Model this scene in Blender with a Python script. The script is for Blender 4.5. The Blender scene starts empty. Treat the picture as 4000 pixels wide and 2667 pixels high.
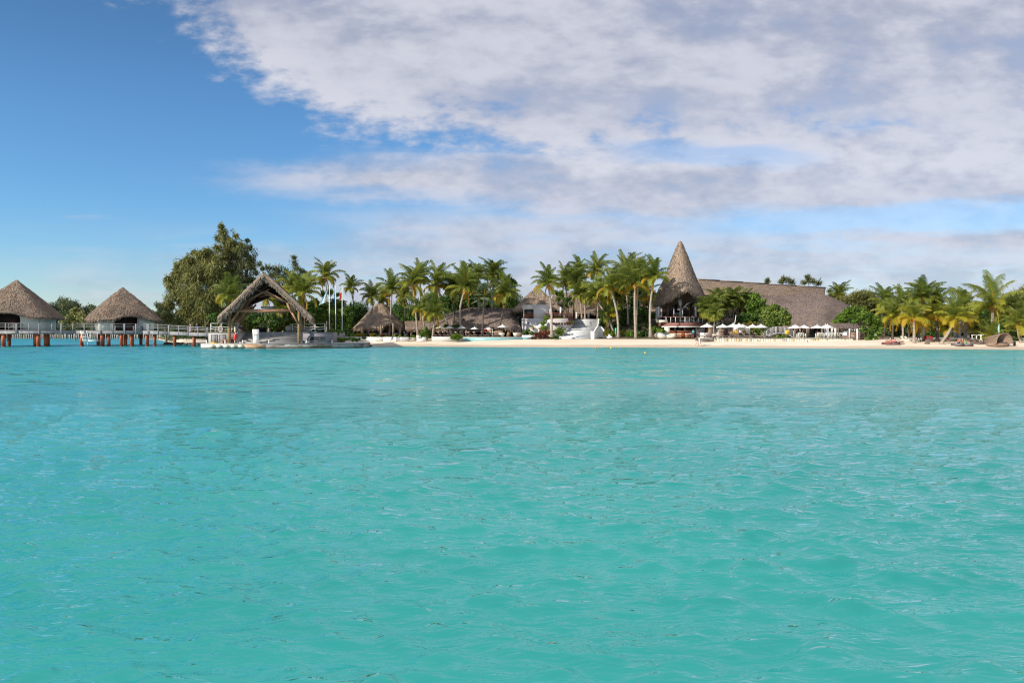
import bpy, math, random
import numpy as np
from mathutils import Vector, Matrix
random.seed(7)
rng = np.random.default_rng(7)
SC = bpy.context.scene
COL = SC.collection
R = math.radians
F = 2667.0      # focal length in photograph pixels (4000 wide)
H = 2.5         # eye height above the lagoon, standing in a boat
HY = 1298.0     # photograph row of the horizon

# ---------------- camera ----------------
cam_d = bpy.data.cameras.new("camera")
cam = bpy.data.objects.new("camera", cam_d)
COL.objects.link(cam)
cam.location = (0, 0, H)
cam.rotation_euler = (R(90), 0, 0)
cam_d.sensor_width = 36.0
cam_d.lens = 36.0 * F / 4000.0
cam_d.shift_y = -(1333.5 - HY) / 4000.0
cam_d.clip_start = 0.1
cam_d.clip_end = 30000
SC.camera = cam

# ---------------- light ----------------
SUN_EL, SUN_AZ = R(26), R(234)          # azimuth clockwise from +Y: behind and left of the boat
sdir = Vector((math.sin(SUN_AZ) * math.cos(SUN_EL), math.cos(SUN_AZ) * math.cos(SUN_EL), math.sin(SUN_EL)))
sl = bpy.data.lights.new("sun", 'SUN')
sl.energy = 4.6
sl.angle = R(0.6)
sl.color = (1.0, 0.90, 0.76)
so = bpy.data.objects.new("sun", sl)
so.rotation_euler = sdir.to_track_quat('Z', 'Y').to_euler()
so.location = (-60, -60, 60)
COL.objects.link(so)
SC.view_settings.view_transform = 'Standard'
SC.view_settings.look = 'None'
SC.view_settings.exposure = 0.30
SC.view_settings.gamma = 1.0
SC.cycles.filter_width = 1.15

# ---------------- node expression helper ----------------
class X:
    """A float socket with arithmetic, so that masks can be written as formulas."""
    nt = None
    def __init__(s, v): s.v = v
    @staticmethod
    def m(op, a, b=None, c=None, clamp=False):
        n = X.nt.nodes.new('ShaderNodeMath'); n.operation = op; n.use_clamp = clamp
        for i, q in enumerate((a, b, c)):
            if q is None: continue
            q = q.v if isinstance(q, X) else q
            if isinstance(q, (int, float)): n.inputs[i].default_value = q
            else: X.nt.links.new(q, n.inputs[i])
        return X(n.outputs[0])
    def __add__(s, o): return X.m('ADD', s, o)
    __radd__ = __add__
    def __sub__(s, o): return X.m('SUBTRACT', s, o)
    def __rsub__(s, o): return X.m('SUBTRACT', o, s)
    def __mul__(s, o): return X.m('MULTIPLY', s, o)
    __rmul__ = __mul__
    def __truediv__(s, o): return X.m('DIVIDE', s, o)
    def sat(s): return X.m('ADD', s, 0.0, clamp=True)
def xmax(a, b): return X.m('MAXIMUM', a, b)
def xmin(a, b): return X.m('MINIMUM', a, b)
def ss(x, a, b):
    n = X.nt.nodes.new('ShaderNodeMapRange'); n.interpolation_type = 'SMOOTHSTEP'
    X.nt.links.new(x.v, n.inputs['Value'])
    for k, q in (('From Min', a), ('From Max', b)):
        if isinstance(q, X): X.nt.links.new(q.v, n.inputs[k])
        else: n.inputs[k].default_value = q
    return X(n.outputs[0])
def comb(a, b, c):
    n = X.nt.nodes.new('ShaderNodeCombineXYZ')
    for i, q in enumerate((a, b, c)):
        if isinstance(q, X): X.nt.links.new(q.v, n.inputs[i])
        else: n.inputs[i].default_value = q
    return n.outputs[0]
def xnoise(vec, scale, detail=4, rough=.5, dist=0.0):
    n = X.nt.nodes.new('ShaderNodeTexNoise'); n.inputs['Scale'].default_value = scale
    n.inputs['Detail'].default_value = detail; n.inputs['Roughness'].default_value = rough
    n.inputs['Distortion'].default_value = dist
    X.nt.links.new(vec, n.inputs['Vector'])
    return X(n.outputs['Fac'])
def mixc(f, a, b, blend='MIX'):
    n = X.nt.nodes.new('ShaderNodeMix'); n.data_type = 'RGBA'; n.blend_type = blend
    if isinstance(f, X): X.nt.links.new(f.v, n.inputs[0])
    else: n.inputs[0].default_value = f
    for i, q in ((6, a), (7, b)):
        if isinstance(q, tuple): n.inputs[i].default_value = (*q, 1)
        else: X.nt.links.new(q, n.inputs[i])
    return n.outputs[2]

# ---------------- sky with drifting cloud ----------------
W = bpy.data.worlds.new("World"); SC.world = W; W.use_nodes = True
nt = W.node_tree; nt.nodes.clear(); X.nt = nt
out = nt.nodes.new('ShaderNodeOutputWorld'); bg = nt.nodes.new('ShaderNodeBackground')
nt.links.new(bg.outputs[0], out.inputs[0])
sky = nt.nodes.new('ShaderNodeTexSky'); sky.sky_type = 'NISHITA'; sky.sun_disc = False
sky.sun_elevation = SUN_EL; sky.sun_rotation = SUN_AZ
sky.air_density = 1.0; sky.dust_density = 0.0; sky.ozone_density = 3.0
tc = nt.nodes.new('ShaderNodeTexCoord'); sp = nt.nodes.new('ShaderNodeSeparateXYZ')
nt.links.new(tc.outputs['Generated'], sp.inputs[0])
dx, dy, dz = X(sp.outputs[0]), X(sp.outputs[1]), X(sp.outputs[2])
ay = xmax(X.m('ABSOLUTE', dy), 0.12)
u = dx / ay                    # compass bearing, as a slope
v = dz / ay                    # height above the horizon, as a slope
zz = xmax(dz, 0.0) + 0.07
pl = comb(dx / zz, dy / zz * 1.0, 0.0)          # flat cloud deck seen from below
warp = xnoise(pl, 0.55, 3)
big = xnoise(pl, 0.9, 3, .5, .3)
mid = xnoise(pl, 2.6, 6, .6, .2)
fine = xnoise(pl, 7.5, 5, .62, .4)
# direction-space texture for the puffs high up and the streaks low down
dv = comb(u * 1.0, v * 2.1, 3.1)
puff = xnoise(dv, 6.0, 4, .5, .15)
puff2 = xnoise(dv, 15.0, 4, .5, .15)
puff3 = xnoise(dv, 42.0, 4, .6, .2)
streak = xnoise(comb(u * 1.0, v * 9.0, 1.7), 3.2, 6, .55, .5)
streak2 = xnoise(comb(u * 1.0, v * 6.0, 5.3), 7.0, 5, .55, .3)
wob = (puff - .5) * .18 + (puff2 - .5) * .15 + (puff3 - .5) * .07
def line(u0, v0, u1, v1): return (u - u0) * ((v1 - v0) / (u1 - u0)) + v0
# the big bank: lower edge falls from upper left to the middle, then is level
edgeL = line(-.55, .50, -.27, .332)
edgeR = xmax(line(-.27, .332, .02, .258), line(.02, .258, .8, .262))
edge = xmax(edgeL, edgeR)
cov1 = ss(v + wob - edge, -.040, .040)
# second bank: a wedge pointing left, thick at the right
t_c = line(-.45, .225, .8, .222); t_h = xmax(line(-.55, .0, .45, .105), 0.0)
cov2 = ss(t_h - X.m('ABSOLUTE', v - t_c) + (streak2 - .5) * .06 + wob * .22, -.02, .045) * ss(u, -.62, -.2)
# third bank at the right, dropping to the left as a thin tongue
t_c3 = line(-.2, .17, .8, .165); t_h3 = xmax(line(-.05, .0, .7, .05), 0.0)
cov3 = ss(t_h3 - X.m('ABSOLUTE', v - t_c3) + (streak2 - .5) * .09 + wob * .25, -.02, .04) * ss(u, -.25, .05)
# pale veil over the horizon
veil = ss(v, .175, .06) * ss(streak, .36, .60) * ss(u + (puff - .5) * .5, -.80, -.35) * .95
veil2 = ss(v + (streak2 - .5) * .05, .200, .155) * ss(u + (streak - .5) * .4, -.42, -.05) * (ss(streak2, .30, .55) * .25 + .75)
wisps = ss(streak, .60, .74) * ss(v, .24, .10) * ss(v, -.01, .04) * .45
gap = ss(X.m('ABSOLUTE', v - .165 + (streak2 - .5) * .05 - (u - .5) * .03), .03, .008) * ss(u, .12, .4) * .5
gap2 = ss(X.m('ABSOLUTE', v - .262 - (streak2 - .5) * .05 + (u - .3) * .03), .022, .004) * ss(u, .10, .22) * ss(u, .50, .36) * .45
cov = xmax(xmax(cov1, cov2), cov3 * .95)
cov = cov * (1.0 - gap2) 
cov = xmax(xmax(cov, veil), xmax(veil2 * .9, wisps)) * (1.0 - gap)
thin = ss(puff * .55 + puff2 * .25 + mid * .2, .30, .52) * .28 + .72
cov = (cov * thin).sat() * ss(dz, -.02, .01)
# cloud light: brighter rims and puffs, lavender-grey bellies
shade = ss(puff * .45 + puff2 * .35 + puff3 * .15 + big * .15, .42, .66)
shade = (shade * .75 + (1.0 - ss(v + wob * .6 - edge, .0, .10)) * .22 * cov1).sat()
ccol = mixc(shade, (3.55, 3.75, 4.65), (6.0, 6.0, 6.6))
skyc = nt.nodes.new('ShaderNodeVectorMath'); skyc.operation = 'SCALE'
nt.links.new(sky.outputs[0], skyc.inputs[0]); skyc.inputs[3].default_value = 1.0
skyt = mixc(1.0, skyc.outputs[0], mixc(ss(v, .32, .52), mixc(ss(v, .0, .22), (.86, 1.00, 1.12), (.70, 1.04, 1.26)), (.62, .92, 1.10)), 'MULTIPLY')
fin = mixc(cov * .93, skyt, ccol)
nt.links.new(fin, bg.inputs[0]); bg.inputs[1].default_value = 0.10

# ---------------- materials ----------------
MATS = {}
def newmat(name):
    m = bpy.data.materials.new(name); m.use_nodes = True; MATS[name] = m
    X.nt = m.node_tree
    return m, m.node_tree, m.node_tree.nodes['Principled BSDF']
def objco():
    return X.nt.nodes.new('ShaderNodeTexCoord').outputs['Object']
def mapped(vec, sx, sy, sz):
    n = X.nt.nodes.new('ShaderNodeMapping'); n.inputs['Scale'].default_value = (sx, sy, sz)
    X.nt.links.new(vec, n.inputs[0]); return n.outputs[0]
def bump(bs, h, strength=.3, dist=.02):
    n = X.nt.nodes.new('ShaderNodeBump'); n.inputs['Strength'].default_value = strength
    n.inputs['Distance'].default_value = dist
    X.nt.links.new(h.v, n.inputs['Height']); X.nt.links.new(n.outputs[0], bs.inputs['Normal'])
def attr(name):
    n = X.nt.nodes.new('ShaderNodeAttribute'); n.attribute_name = name; return X(n.outputs['Fac'])
def surf(name, c1, c2, scale=3.0, stretch=(1, 1, 1), rough=.8, contrast=(.3, .7), bmp=.3, bd=.02, fine_amt=.25, metal=0.0):
    """Painted, weathered or mineral surface: two colours mixed by noise, and relief."""
    m, t, b = newmat(name)
    co = mapped(objco(), *stretch)
    n1 = xnoise(co, scale, 6, .6, .3); n2 = xnoise(co, scale * 9, 4, .6)
    f = ss(n1 * (1 - fine_amt) + n2 * fine_amt, *contrast)
    t.links.new(mixc(f, c1, c2), b.inputs['Base Color'])
    b.inputs['Roughness'].default_value = rough; b.inputs['Metallic'].default_value = metal
    if bmp: bump(b, n1 * .4 + n2 * .6, bmp, bd)
    return m
def leafmat(name, ramp, trans=.35, rough=.55):
    """Leaf: colour from each leaf's own tint, partly letting light through."""
    m, t, b = newmat(name)
    a = attr('tint')
    cr = t.nodes.new('ShaderNodeValToRGB'); t.links.new(a.v, cr.inputs[0])
    el = cr.color_ramp.elements
    while len(el) < len(ramp): el.new(.5)
    for e, (p, c) in zip(el, ramp): e.position = p; e.color = (*c, 1)
    t.links.new(cr.outputs[0], b.inputs['Base Color'])
    b.inputs['Roughness'].default_value = rough
    b.inputs['Specular IOR Level'].default_value = .3
    tr = t.nodes.new('ShaderNodeBsdfTranslucent'); mx = t.nodes.new('ShaderNodeMixShader')
    t.links.new(cr.outputs[0], tr.inputs[0]); mx.inputs[0].default_value = trans
    t.links.new(b.outputs[0], mx.inputs[1]); t.links.new(tr.outputs[0], mx.inputs[2])
    t.links.new(mx.outputs[0], t.nodes['Material Output'].inputs[0])
    return m
def thatchmat(name, dark, light, warm):
    m, t, b = newmat(name)
    a = attr('tint'); co = objco()
    n1 = xnoise(mapped(co, 1, 1, .45), .55, 5, .6, .6)
    n2 = xnoise(mapped(co, 9, 9, 1.6), 1.0, 4, .65)
    f = (a * .55 + n2 * .45)
    c = mixc(ss(f, .22, .80), dark, light)
    c = mixc(ss(n1, .46, .70) * .65, c, warm)
    n3 = xnoise(mapped(co, 1, 1, .35), .16, 4, .6, .5)
    c = mixc(ss(n3, .52, .70) * .45, c, dark)
    t.links.new(c, b.inputs['Base Color']); b.inputs['Roughness'].default_value = .95
    b.inputs['Specular IOR Level'].default_value = .1
    bump(b, n2, .6, .08)
    return m
thatchmat('thatch', (.11, .082, .062), (.46, .365, .285), (.36, .25, .17))
thatchmat('thatch_pale', (.12, .092, .072), (.48, .39, .31), (.38, .28, .19))
thatchmat('thatch_old', (.100, .078, .070), (.39, .315, .275), (.30, .22, .175))
thatchmat('thatch_dark', (.075, .055, .042), (.32, .235, .17), (.24, .15, .09))
G = [(0.0, (.024, .052, .014)), (.28, (.090, .145, .028)), (.50, (.215, .265, .052)), (.74, (.38, .38, .042)), (1.0, (.62, .38, .03))]
leafmat('frond', G, .48, .45)
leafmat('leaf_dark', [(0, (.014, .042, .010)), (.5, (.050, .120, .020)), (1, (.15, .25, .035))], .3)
leafmat('leaf_bright', [(0, (.028, .075, .010)), (.5, (.110, .210, .024)), (1, (.30, .40, .055))], .35)
leafmat('leaf_pale', [(0, (.045, .085, .012)), (.5, (.13, .20, .030)), (1, (.32, .36, .085))], .3)
leafmat('needle', [(0, (.065, .070, .024)), (.5, (.225, .235, .075)), (1, (.44, .41, .15))], .3, .7)
leafmat('needle_dark', [(0, (.030, .044, .022)), (.5, (.105, .130, .055)), (1, (.24, .25, .10))], .3, .7)
leafmat('leaf_red', [(0, (.06, .02, .015)), (.5, (.20, .06, .045)), (1, (.34, .14, .09))], .3)
leafmat('leaf_maroon', [(0, (.035, .018, .015)), (.5, (.10, .045, .030)), (1, (.16, .10, .04))], .3)
leafmat('leaf_yellow', [(0, (.06, .10, .01)), (.5, (.24, .22, .02)), (1, (.60, .36, .03))], .35)
leafmat('flower', [(0, (.75, .72, .65)), (1, (.9, .88, .82))], .2)
leafmat('leaf_fan', [(0, (.03, .06, .03)), (.5, (.12, .17, .085)), (1, (.34, .38, .24))], .3)
surf('bark_palm', (.16, .125, .10), (.42, .36, .30), 2.0, (1, 1, 7), .9, (.3, .65), .6, .05)
surf('bark_dark', (.035, .025, .020), (.13, .10, .08), 2.5, (1, 1, 3), .9, (.3, .7), .6, .05)
surf('bark', (.10, .075, .055), (.27, .22, .17), 3.0, (1, 1, .4), .9, (.3, .7), .6, .05)
surf('crownshaft', (.30, .10, .02), (.60, .34, .08), 3.0, (2, 2, .6), .6, (.3, .7), .4, .03)
surf('white_wall', (.47, .43, .43), (.60, .56, .55), .8, (1, 1, .6), .85, (.2, .8), .2, .01)
surf('white_paint', (.70, .70, .69), (.82, .82, .80), 1.0, (1, 1, .4), .7, (.2, .7), .15, .01)
surf('rough_white', (.52, .50, .47), (.84, .83, .80), 2.8, (1, 1, 1.4), .9, (.35, .55), 1.0, .10, .45)
surf('step_gray', (.56, .58, .60), (.70, .71, .72), .9, (1, 1, 1), .8, (.2, .8), .2, .01)
surf('siding', (.68, .72, .66), (.83, .85, .79), 1.0, (.5, .5, 4), .8, (.25, .75), .3, .02)
surf('siding_cream_lit', (.78, .75, .64), (.87, .84, .74), 1.0, (.5, .5, 4), .8, (.25, .75), .3, .02)  # the siding again, with warm sunlight put into its colour
surf('gray_wood', (.15, .145, .15), (.36, .35, .36), 1.6, (3, 3, .8), .85, (.25, .75), .4, .02)
surf('rail_wood', (.20, .20, .205), (.36, .36, .37), 1.6, (2, 2, 2), .85, (.25, .75), .4, .02)
surf('gray_wood_light', (.30, .29, .28), (.52, .50, .48), 1.6, (.6, .6, 8), .85, (.25, .75), .4, .02)
surf('gray_deck', (.18, .17, .17), (.34, .32, .31), 1.2, (.5, 5, 6), .85, (.25, .75), .3, .01)
surf('sign_gray', (.13, .125, .15), (.27, .26, .29), 1.2, (.5, .5, 6), .8, (.25, .75), .3, .02)
surf('brown_wood', (.20, .085, .045), (.46, .24, .13), 2.0, (1, 1, 1), .7, (.25, .75), .3, .02)
surf('red_wood', (.16, .04, .018), (.36, .11, .045), 1.6, (1, 1, 4), .5, (.25, .75), .3, .02)
surf('dark_wood', (.040, .020, .014), (.10, .045, .030), 2.0, (1, 1, 1), .6, (.25, .75), .3, .02)
surf('post_wood', (.17, .105, .045), (.40, .27, .14), 1.8, (2, 2, .5), .85, (.25, .75), .4, .03)
surf('fascia', (.15, .055, .045), (.28, .12, .10), 1.2, (.5, .5, 6), .6, (.25, .75), .2, .01)
surf('teak', (.34, .17, .07), (.55, .31, .14), 3.0, (1, 1, 1), .6, (.25, .75), .2, .01)
surf('pile_orange', (.24, .045, .018), (.56, .145, .055), 1.2, (2, 2, .5), .6, (.3, .7), .2, .02)
surf('pile_foot', (.10, .022, .012), (.26, .05, .02), 2.0, (1, 1, 1), .5, (.3, .7), .2, .02)
surf('interior_shade', (.010, .008, .007), (.035, .024, .020), 1.0, (1, 1, 1), .9, (.2, .8), 0)  # near-black: the shade of open rooms and roofs put into the colour
surf('quay_white', (.38, .32, .25), (.78, .75, .70), .9, (.7, .7, 1.3), .9, (.30, .62), .5, .03)
surf('quay_rust', (.34, .17, .075), (.62, .52, .42), .9, (.6, .6, 1.3), .9, (.35, .7), .5, .03)
surf('quay_gray_shaded', (.11, .095, .080), (.36, .36, .36), 1.0, (.6, .6, 1.5), .9, (.38, .66), .5, .04)  # weathered grey, with the right face's shade also put into the tone
surf('quay_wet', (.035, .028, .020), (.11, .085, .055), 2.0, (1, 1, 1), .6, (.3, .7), .3, .02)
surf('stone', (.075, .045, .032), (.36, .25, .19), 3.2, (1, 1, 1), .9, (.42, .58), 1.0, .08, .5)
surf('rock', (.030, .027, .024), (.15, .13, .11), 1.6, (1, 1, 1), .9, (.3, .7), .8, .1)
surf('concrete', (.30, .28, .26), (.46, .43, .40), 1.5, (1, 1, 1), .85, (.25, .75), .3, .02)
surf('path_stone', (.42, .38, .32), (.62, .57, .49), 1.5, (1, 1, 1), .85, (.25, .75), .3, .02)
surf('metal', (.45, .46, .47), (.62, .63, .64), 2.0, (1, 1, 1), .35, (.3, .7), 0, metal=.6)
surf('white_fabric', (.76, .75, .73), (.86, .85, .83), 2.0, (1, 1, 1), .9, (.3, .7), .1, .01)
surf('taupe', (.21, .165, .14), (.30, .245, .21), 3.0, (1, 1, 1), .8, (.3, .7), .2, .01)
surf('brown_fabric', (.060, .040, .032), (.12, .085, .07), 3.0, (1, 1, 1), .8, (.3, .7), .2, .01)
surf('wicker_dark', (.06, .040, .034), (.20, .14, .12), 14.0, (1, 1, 1), .8, (.35, .65), .6, .02)
surf('wicker', (.13, .085, .058), (.36, .26, .19), 9.0, (1, 1, 1.5), .8, (.35, .65), .6, .03)
surf('wicker_pale', (.50, .46, .38), (.74, .70, .60), 12.0, (1, 1, 1), .8, (.35, .65), .4, .02)
surf('red_paint', (.62, .02, .012), (.80, .045, .03), 2.0, (1, 1, 1), .45, (.3, .7), 0)
surf('red_fabric', (.22, .018, .025), (.36, .04, .045), 4.0, (1, 1, 1), .9, (.3, .7), .2, .02)
surf('pink_fabric', (.60, .10, .20), (.80, .22, .32), 3.0, (1, 1, 1), .9, (.3, .7), 0)
surf('yellow_paint', (.72, .42, .02), (.85, .52, .03), 2.0, (1, 1, 1), .5, (.3, .7), 0)
surf('orange_paint', (.75, .16, .02), (.85, .22, .03), 2.0, (1, 1, 1), .5, (.3, .7), 0)
surf('green_sign', (.02, .36, .18), (.03, .44, .23), 2.0, (1, 1, 1), .5, (.3, .7), 0)
surf('pool_tile', (.16, .40, .42), (.30, .52, .53), 5.0, (1, 1, 1), .3, (.3, .7), .1, .01)
surf('pool_wall', (.42, .44, .42), (.58, .58, .55), 2.0, (1, 1, 1), .8, (.3, .7), .2, .02)
surf('block_cream', (.62, .55, .42), (.78, .72, .60), 2.0, (1, 1, 1), .9, (.3, .7), .4, .03)
surf('block_tan', (.50, .33, .16), (.68, .50, .30), 2.0, (1, 1, 1), .9, (.3, .7), .4, .03)
surf('block_gray', (.30, .28, .24), (.46, .42, .36), 2.0, (1, 1, 1), .9, (.3, .7), .4, .03)
surf('coping', (.20, .22, .17), (.34, .34, .27), 2.0, (1, 1, 1), .8, (.3, .7), .3, .02)
surf('black', (.012, .012, .016), (.022, .022, .028), 2.0, (1, 1, 1), .6, (.3, .7), 0)
surf('navy', (.012, .020, .060), (.025, .035, .095), 3.0, (1, 1, 1), .85, (.3, .7), 0)
surf('teal_cloth', (.04, .30, .38), (.06, .38, .46), 3.0, (1, 1, 1), .85, (.3, .7), 0)
surf('aqua_cloth', (.22, .42, .40), (.30, .50, .47), 3.0, (1, 1, 1), .85, (.3, .7), 0)
surf('pale_pink', (.62, .48, .48), (.74, .60, .60), 3.0, (1, 1, 1), .85, (.3, .7), 0)
surf('green_cloth', (.14, .36, .10), (.20, .46, .14), 3.0, (1, 1, 1), .85, (.3, .7), 0)
surf('blue_gray_cloth', (.16, .20, .30), (.24, .28, .38), 3.0, (1, 1, 1), .85, (.3, .7), 0)
surf('flag_pale', (.42, .62, .66), (.52, .72, .74), 3.0, (1, 1, 1), .85, (.3, .7), 0)
surf('flag_blue', (.05, .22, .50), (.07, .28, .58), 3.0, (1, 1, 1), .85, (.3, .7), 0)
surf('skin', (.42, .22, .14), (.52, .29, .19), 3.0, (1, 1, 1), .6, (.3, .7), 0)
surf('skin_dark', (.20, .10, .06), (.27, .14, .09), 3.0, (1, 1, 1), .6, (.3, .7), 0)
surf('hair', (.012, .008, .006), (.035, .022, .016), 8.0, (1, 1, 1), .6, (.3, .7), 0)
surf('hair_fair', (.20, .13, .06), (.32, .22, .11), 8.0, (1, 1, 1), .6, (.3, .7), 0)
surf('soil', (.09, .060, .038), (.22, .16, .10), 1.5, (1, 1, 1), .95, (.3, .7), .6, .05)
m_, t_, b_ = newmat('pane')
b_.inputs['Base Color'].default_value = (.03, .045, .05, 1); b_.inputs['Roughness'].default_value = .06
m_, t_, b_ = newmat('curtain_glass')
b_.inputs['Base Color'].default_value = (.38, .50, .50, 1); b_.inputs['Roughness'].default_value = .15
m_, t_, b_ = newmat('clear_glass')
b_.inputs['Base Color'].default_value = (.75, .88, .88, 1); b_.inputs['Roughness'].default_value = .02
b_.inputs['Transmission Weight'].default_value = 1.0; b_.inputs['IOR'].default_value = 1.15

# water
m, t, b = newmat('lagoon')
geo = t.nodes.new('ShaderNodeNewGeometry'); sep = t.nodes.new('ShaderNodeSeparateXYZ')
t.links.new(geo.outputs['Position'], sep.inputs[0])
px_, py_ = X(sep.outputs[0]), X(sep.outputs[1])
patch = xnoise(mapped(geo.outputs['Position'], .5, 1.0, 1), .16, 4, .55, .4)
patch2 = xnoise(mapped(geo.outputs['Position'], .4, 1.3, 1), .035, 3, .5, .4)
shore = ss(py_ + px_ * .10 + (patch2 - .5) * 14, 88.0, 112.0) * ss(px_, -62.0, -30.0)
deep = ss(py_ - px_ * .5 + (patch2 - .5) * 60, 40.0, 135.0)
c = mixc(ss(patch, .25, .75), (.018, .302, .278), (.040, .372, .340))
c = mixc(deep * .75, c, (.010, .275, .365))
c = mixc(shore * .55, c, (.09, .40, .385))
b.inputs['Base Color'].default_value = (.02, .3, .3, 1)
far = ss(py_, 10.0, 60.0); vfar = ss(py_, 45.0, 110.0)
gp_ = geo.outputs['Position']
wa = xnoise(mapped(gp_, .34, 1.0, 1), 5.2, 3, .55, .25)
wb = xnoise(mapped(gp_, .30, 1.0, 1), 1.5, 3, .55, .25)
wc = xnoise(mapped(gp_, .26, 1.0, 1), .55, 3, .6, .2)
gust = xnoise(mapped(gp_, .5, 1.0, 1), .07, 3, .5, .3)
hgt_w = wa * .085 * (1.0 - far * .4) + wb * .15 * (far * .8 + .3) + wc * .30 * far
n = t.nodes.new('ShaderNodeBump'); n.inputs['Strength'].default_value = 1.0; n.inputs['Distance'].default_value = 1.0
t.links.new((hgt_w * (ss(gust, .25, .75) * .5 + .75)).v, n.inputs['Height'])
nz1 = t.nodes.new('ShaderNodeTexNoise'); nz1.inputs['Scale'].default_value = 1.0; nz1.inputs['Detail'].default_value = 4; nz1.inputs['Roughness'].default_value = .62
t.links.new(mapped(gp_, .55, 1.5, 1), nz1.inputs['Vector']); sc1 = t.nodes.new('ShaderNodeSeparateColor'); t.links.new(nz1.outputs['Color'], sc1.inputs[0])
amp = ss(gust, .25, .75) * .5 + .75
fn = comb((X(sc1.outputs[0]) - .5) * 1.3 * amp, (X(sc1.outputs[1]) - .5) * 2.1 * amp - .20, 1.0)
vn = t.nodes.new('ShaderNodeVectorMath'); vn.operation = 'NORMALIZE'; t.links.new(fn, vn.inputs[0])
mn = t.nodes.new('ShaderNodeMix'); mn.data_type = 'VECTOR'; t.links.new(ss(py_, 14.0, 46.0).v, mn.inputs[0]); t.links.new(n.outputs[0], mn.inputs[4]); t.links.new(vn.outputs[0], mn.inputs[5])
n = t.nodes.new('ShaderNodeVectorMath'); n.operation = 'NORMALIZE'; t.links.new(mn.outputs[1], n.inputs[0])
fr = t.nodes.new('ShaderNodeFresnel'); fr.inputs['IOR'].default_value = 1.33; t.links.new(n.outputs[0], fr.inputs['Normal'])
df = t.nodes.new('ShaderNodeBsdfDiffuse'); t.links.new(c, df.inputs[0])
up = t.nodes.new('ShaderNodeCombineXYZ'); up.inputs[2].default_value = 1.0; t.links.new(up.outputs[0], df.inputs['Normal'])
gl = t.nodes.new('ShaderNodeBsdfGlossy'); gl.inputs[0].default_value = (.92, .97, 1, 1); t.links.new(n.outputs[0], gl.inputs['Normal'])
t.links.new((far * .03 + .03).v, gl.inputs['Roughness'])
mx = t.nodes.new('ShaderNodeMixShader'); t.links.new(xmin(X(fr.outputs[0]) * 1.35, .62 - far * .17).v, mx.inputs[0])
t.links.new(df.outputs[0], mx.inputs[1]); t.links.new(gl.outputs[0], mx.inputs[2]); t.links.new(mx.outputs[0], t.nodes['Material Output'].inputs[0])

# sand
m, t, b = newmat('sand')
geo = t.nodes.new('ShaderNodeNewGeometry'); sep = t.nodes.new('ShaderNodeSeparateXYZ')
t.links.new(geo.outputs['Position'], sep.inputs[0])
n1 = xnoise(mapped(geo.outputs['Position'], .5, 1, 1), .35, 5, .6, .3); n2 = xnoise(geo.outputs['Position'], 3.0, 5, .7)
zpos = X(sep.outputs[2])
dry = ss(zpos + (n1 - .5) * .30, .16, .46)
c = mixc(ss(n1 * .6 + n2 * .4, .3, .7), (.74, .62, .48), (.86, .76, .62))
c = mixc(dry, (.54, .44, .33), c)
c = mixc(ss(n2, .66, .76) * .35, c, (.34, .26, .19))
c = mixc(ss(X.m('ABSOLUTE', zpos - .36 + (n1 - .5) * .22), .05, .0) * ss(n2, .46, .60) * .55, c, (.30, .22, .15))
t.links.new(c, b.inputs['Base Color']); b.inputs['Roughness'].default_value = .95
b.inputs['Specular IOR Level'].default_value = .15
bump(b, n1 * .6 + n2 * .4, .5, .12)
# inland ground
m, t, b = newmat('ground_cover')
n1 = xnoise(objco(), .25, 6, .65, .4); n2 = xnoise(objco(), 2.5, 5, .7)
c = mixc(ss(n1, .4, .6), (.035, .060, .016), (.12, .085, .050))
c = mixc(ss(n2, .45, .65) * .6, c, (.19, .145, .095))
t.links.new(c, b.inputs['Base Color']); b.inputs['Roughness'].default_value = .95
bump(b, n2, .8, .2)
# ---------------- geometry helpers ----------------
def P(px, py, D): return Vector(((px - 2000) / F * D, D, H - (py - HY) / F * D))
def m2(npx, D): return npx * D / F
def interp(x, xs, ys): return float(np.interp(x, xs, ys))
def sst(x, a, b):
    t = min(1, max(0, (x - a) / (b - a))); return t * t * (3 - 2 * t)
SHX = [-2500, 560, 640, 690, 790, 1000, 1430, 2000, 2730, 3400, 4000, 6500]
SHY = [285, 280, 215, 146, 139, 124, 123, 115, 111, 103.5, 97.5, 80]
def shore_d(px): return interp(px, SHX, SHY)
def hgt(x, y):
    px = x / y * F + 2000
    d = y - shore_d(px)
    if px < 700: k = .05
    else: k = .05 + .05 * sst(px, 1000, 1500)
    z = k * d
    top = 1.15
    if z > top: z = top + (min(d, top / k + 7) - top / k) * .055
    z = max(z, -1.6)
    if px > 690 and px < 1450: z = min(z, 1.4)
    win = sst(px, 2120, 2230) * (1 - sst(px, 2960, 3060))
    late = 1 - sst(px, 2335, 2400) + sst(px, 2570, 2600) * (1 - sst(px, 2755, 2775))
    z += 3.75 * sst(d, 13.5 + 14.5 * late, 29 + 3 * late) * win
    return z
def gp(px, py, dmax=400):
    D = 90.0
    while D < dmax:
        q = P(px, py, D)
        if q.z <= hgt(q.x, q.y) and q.y > shore_d(px) - 8: return q
        D += .2
    return P(px, py, 140)

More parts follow.
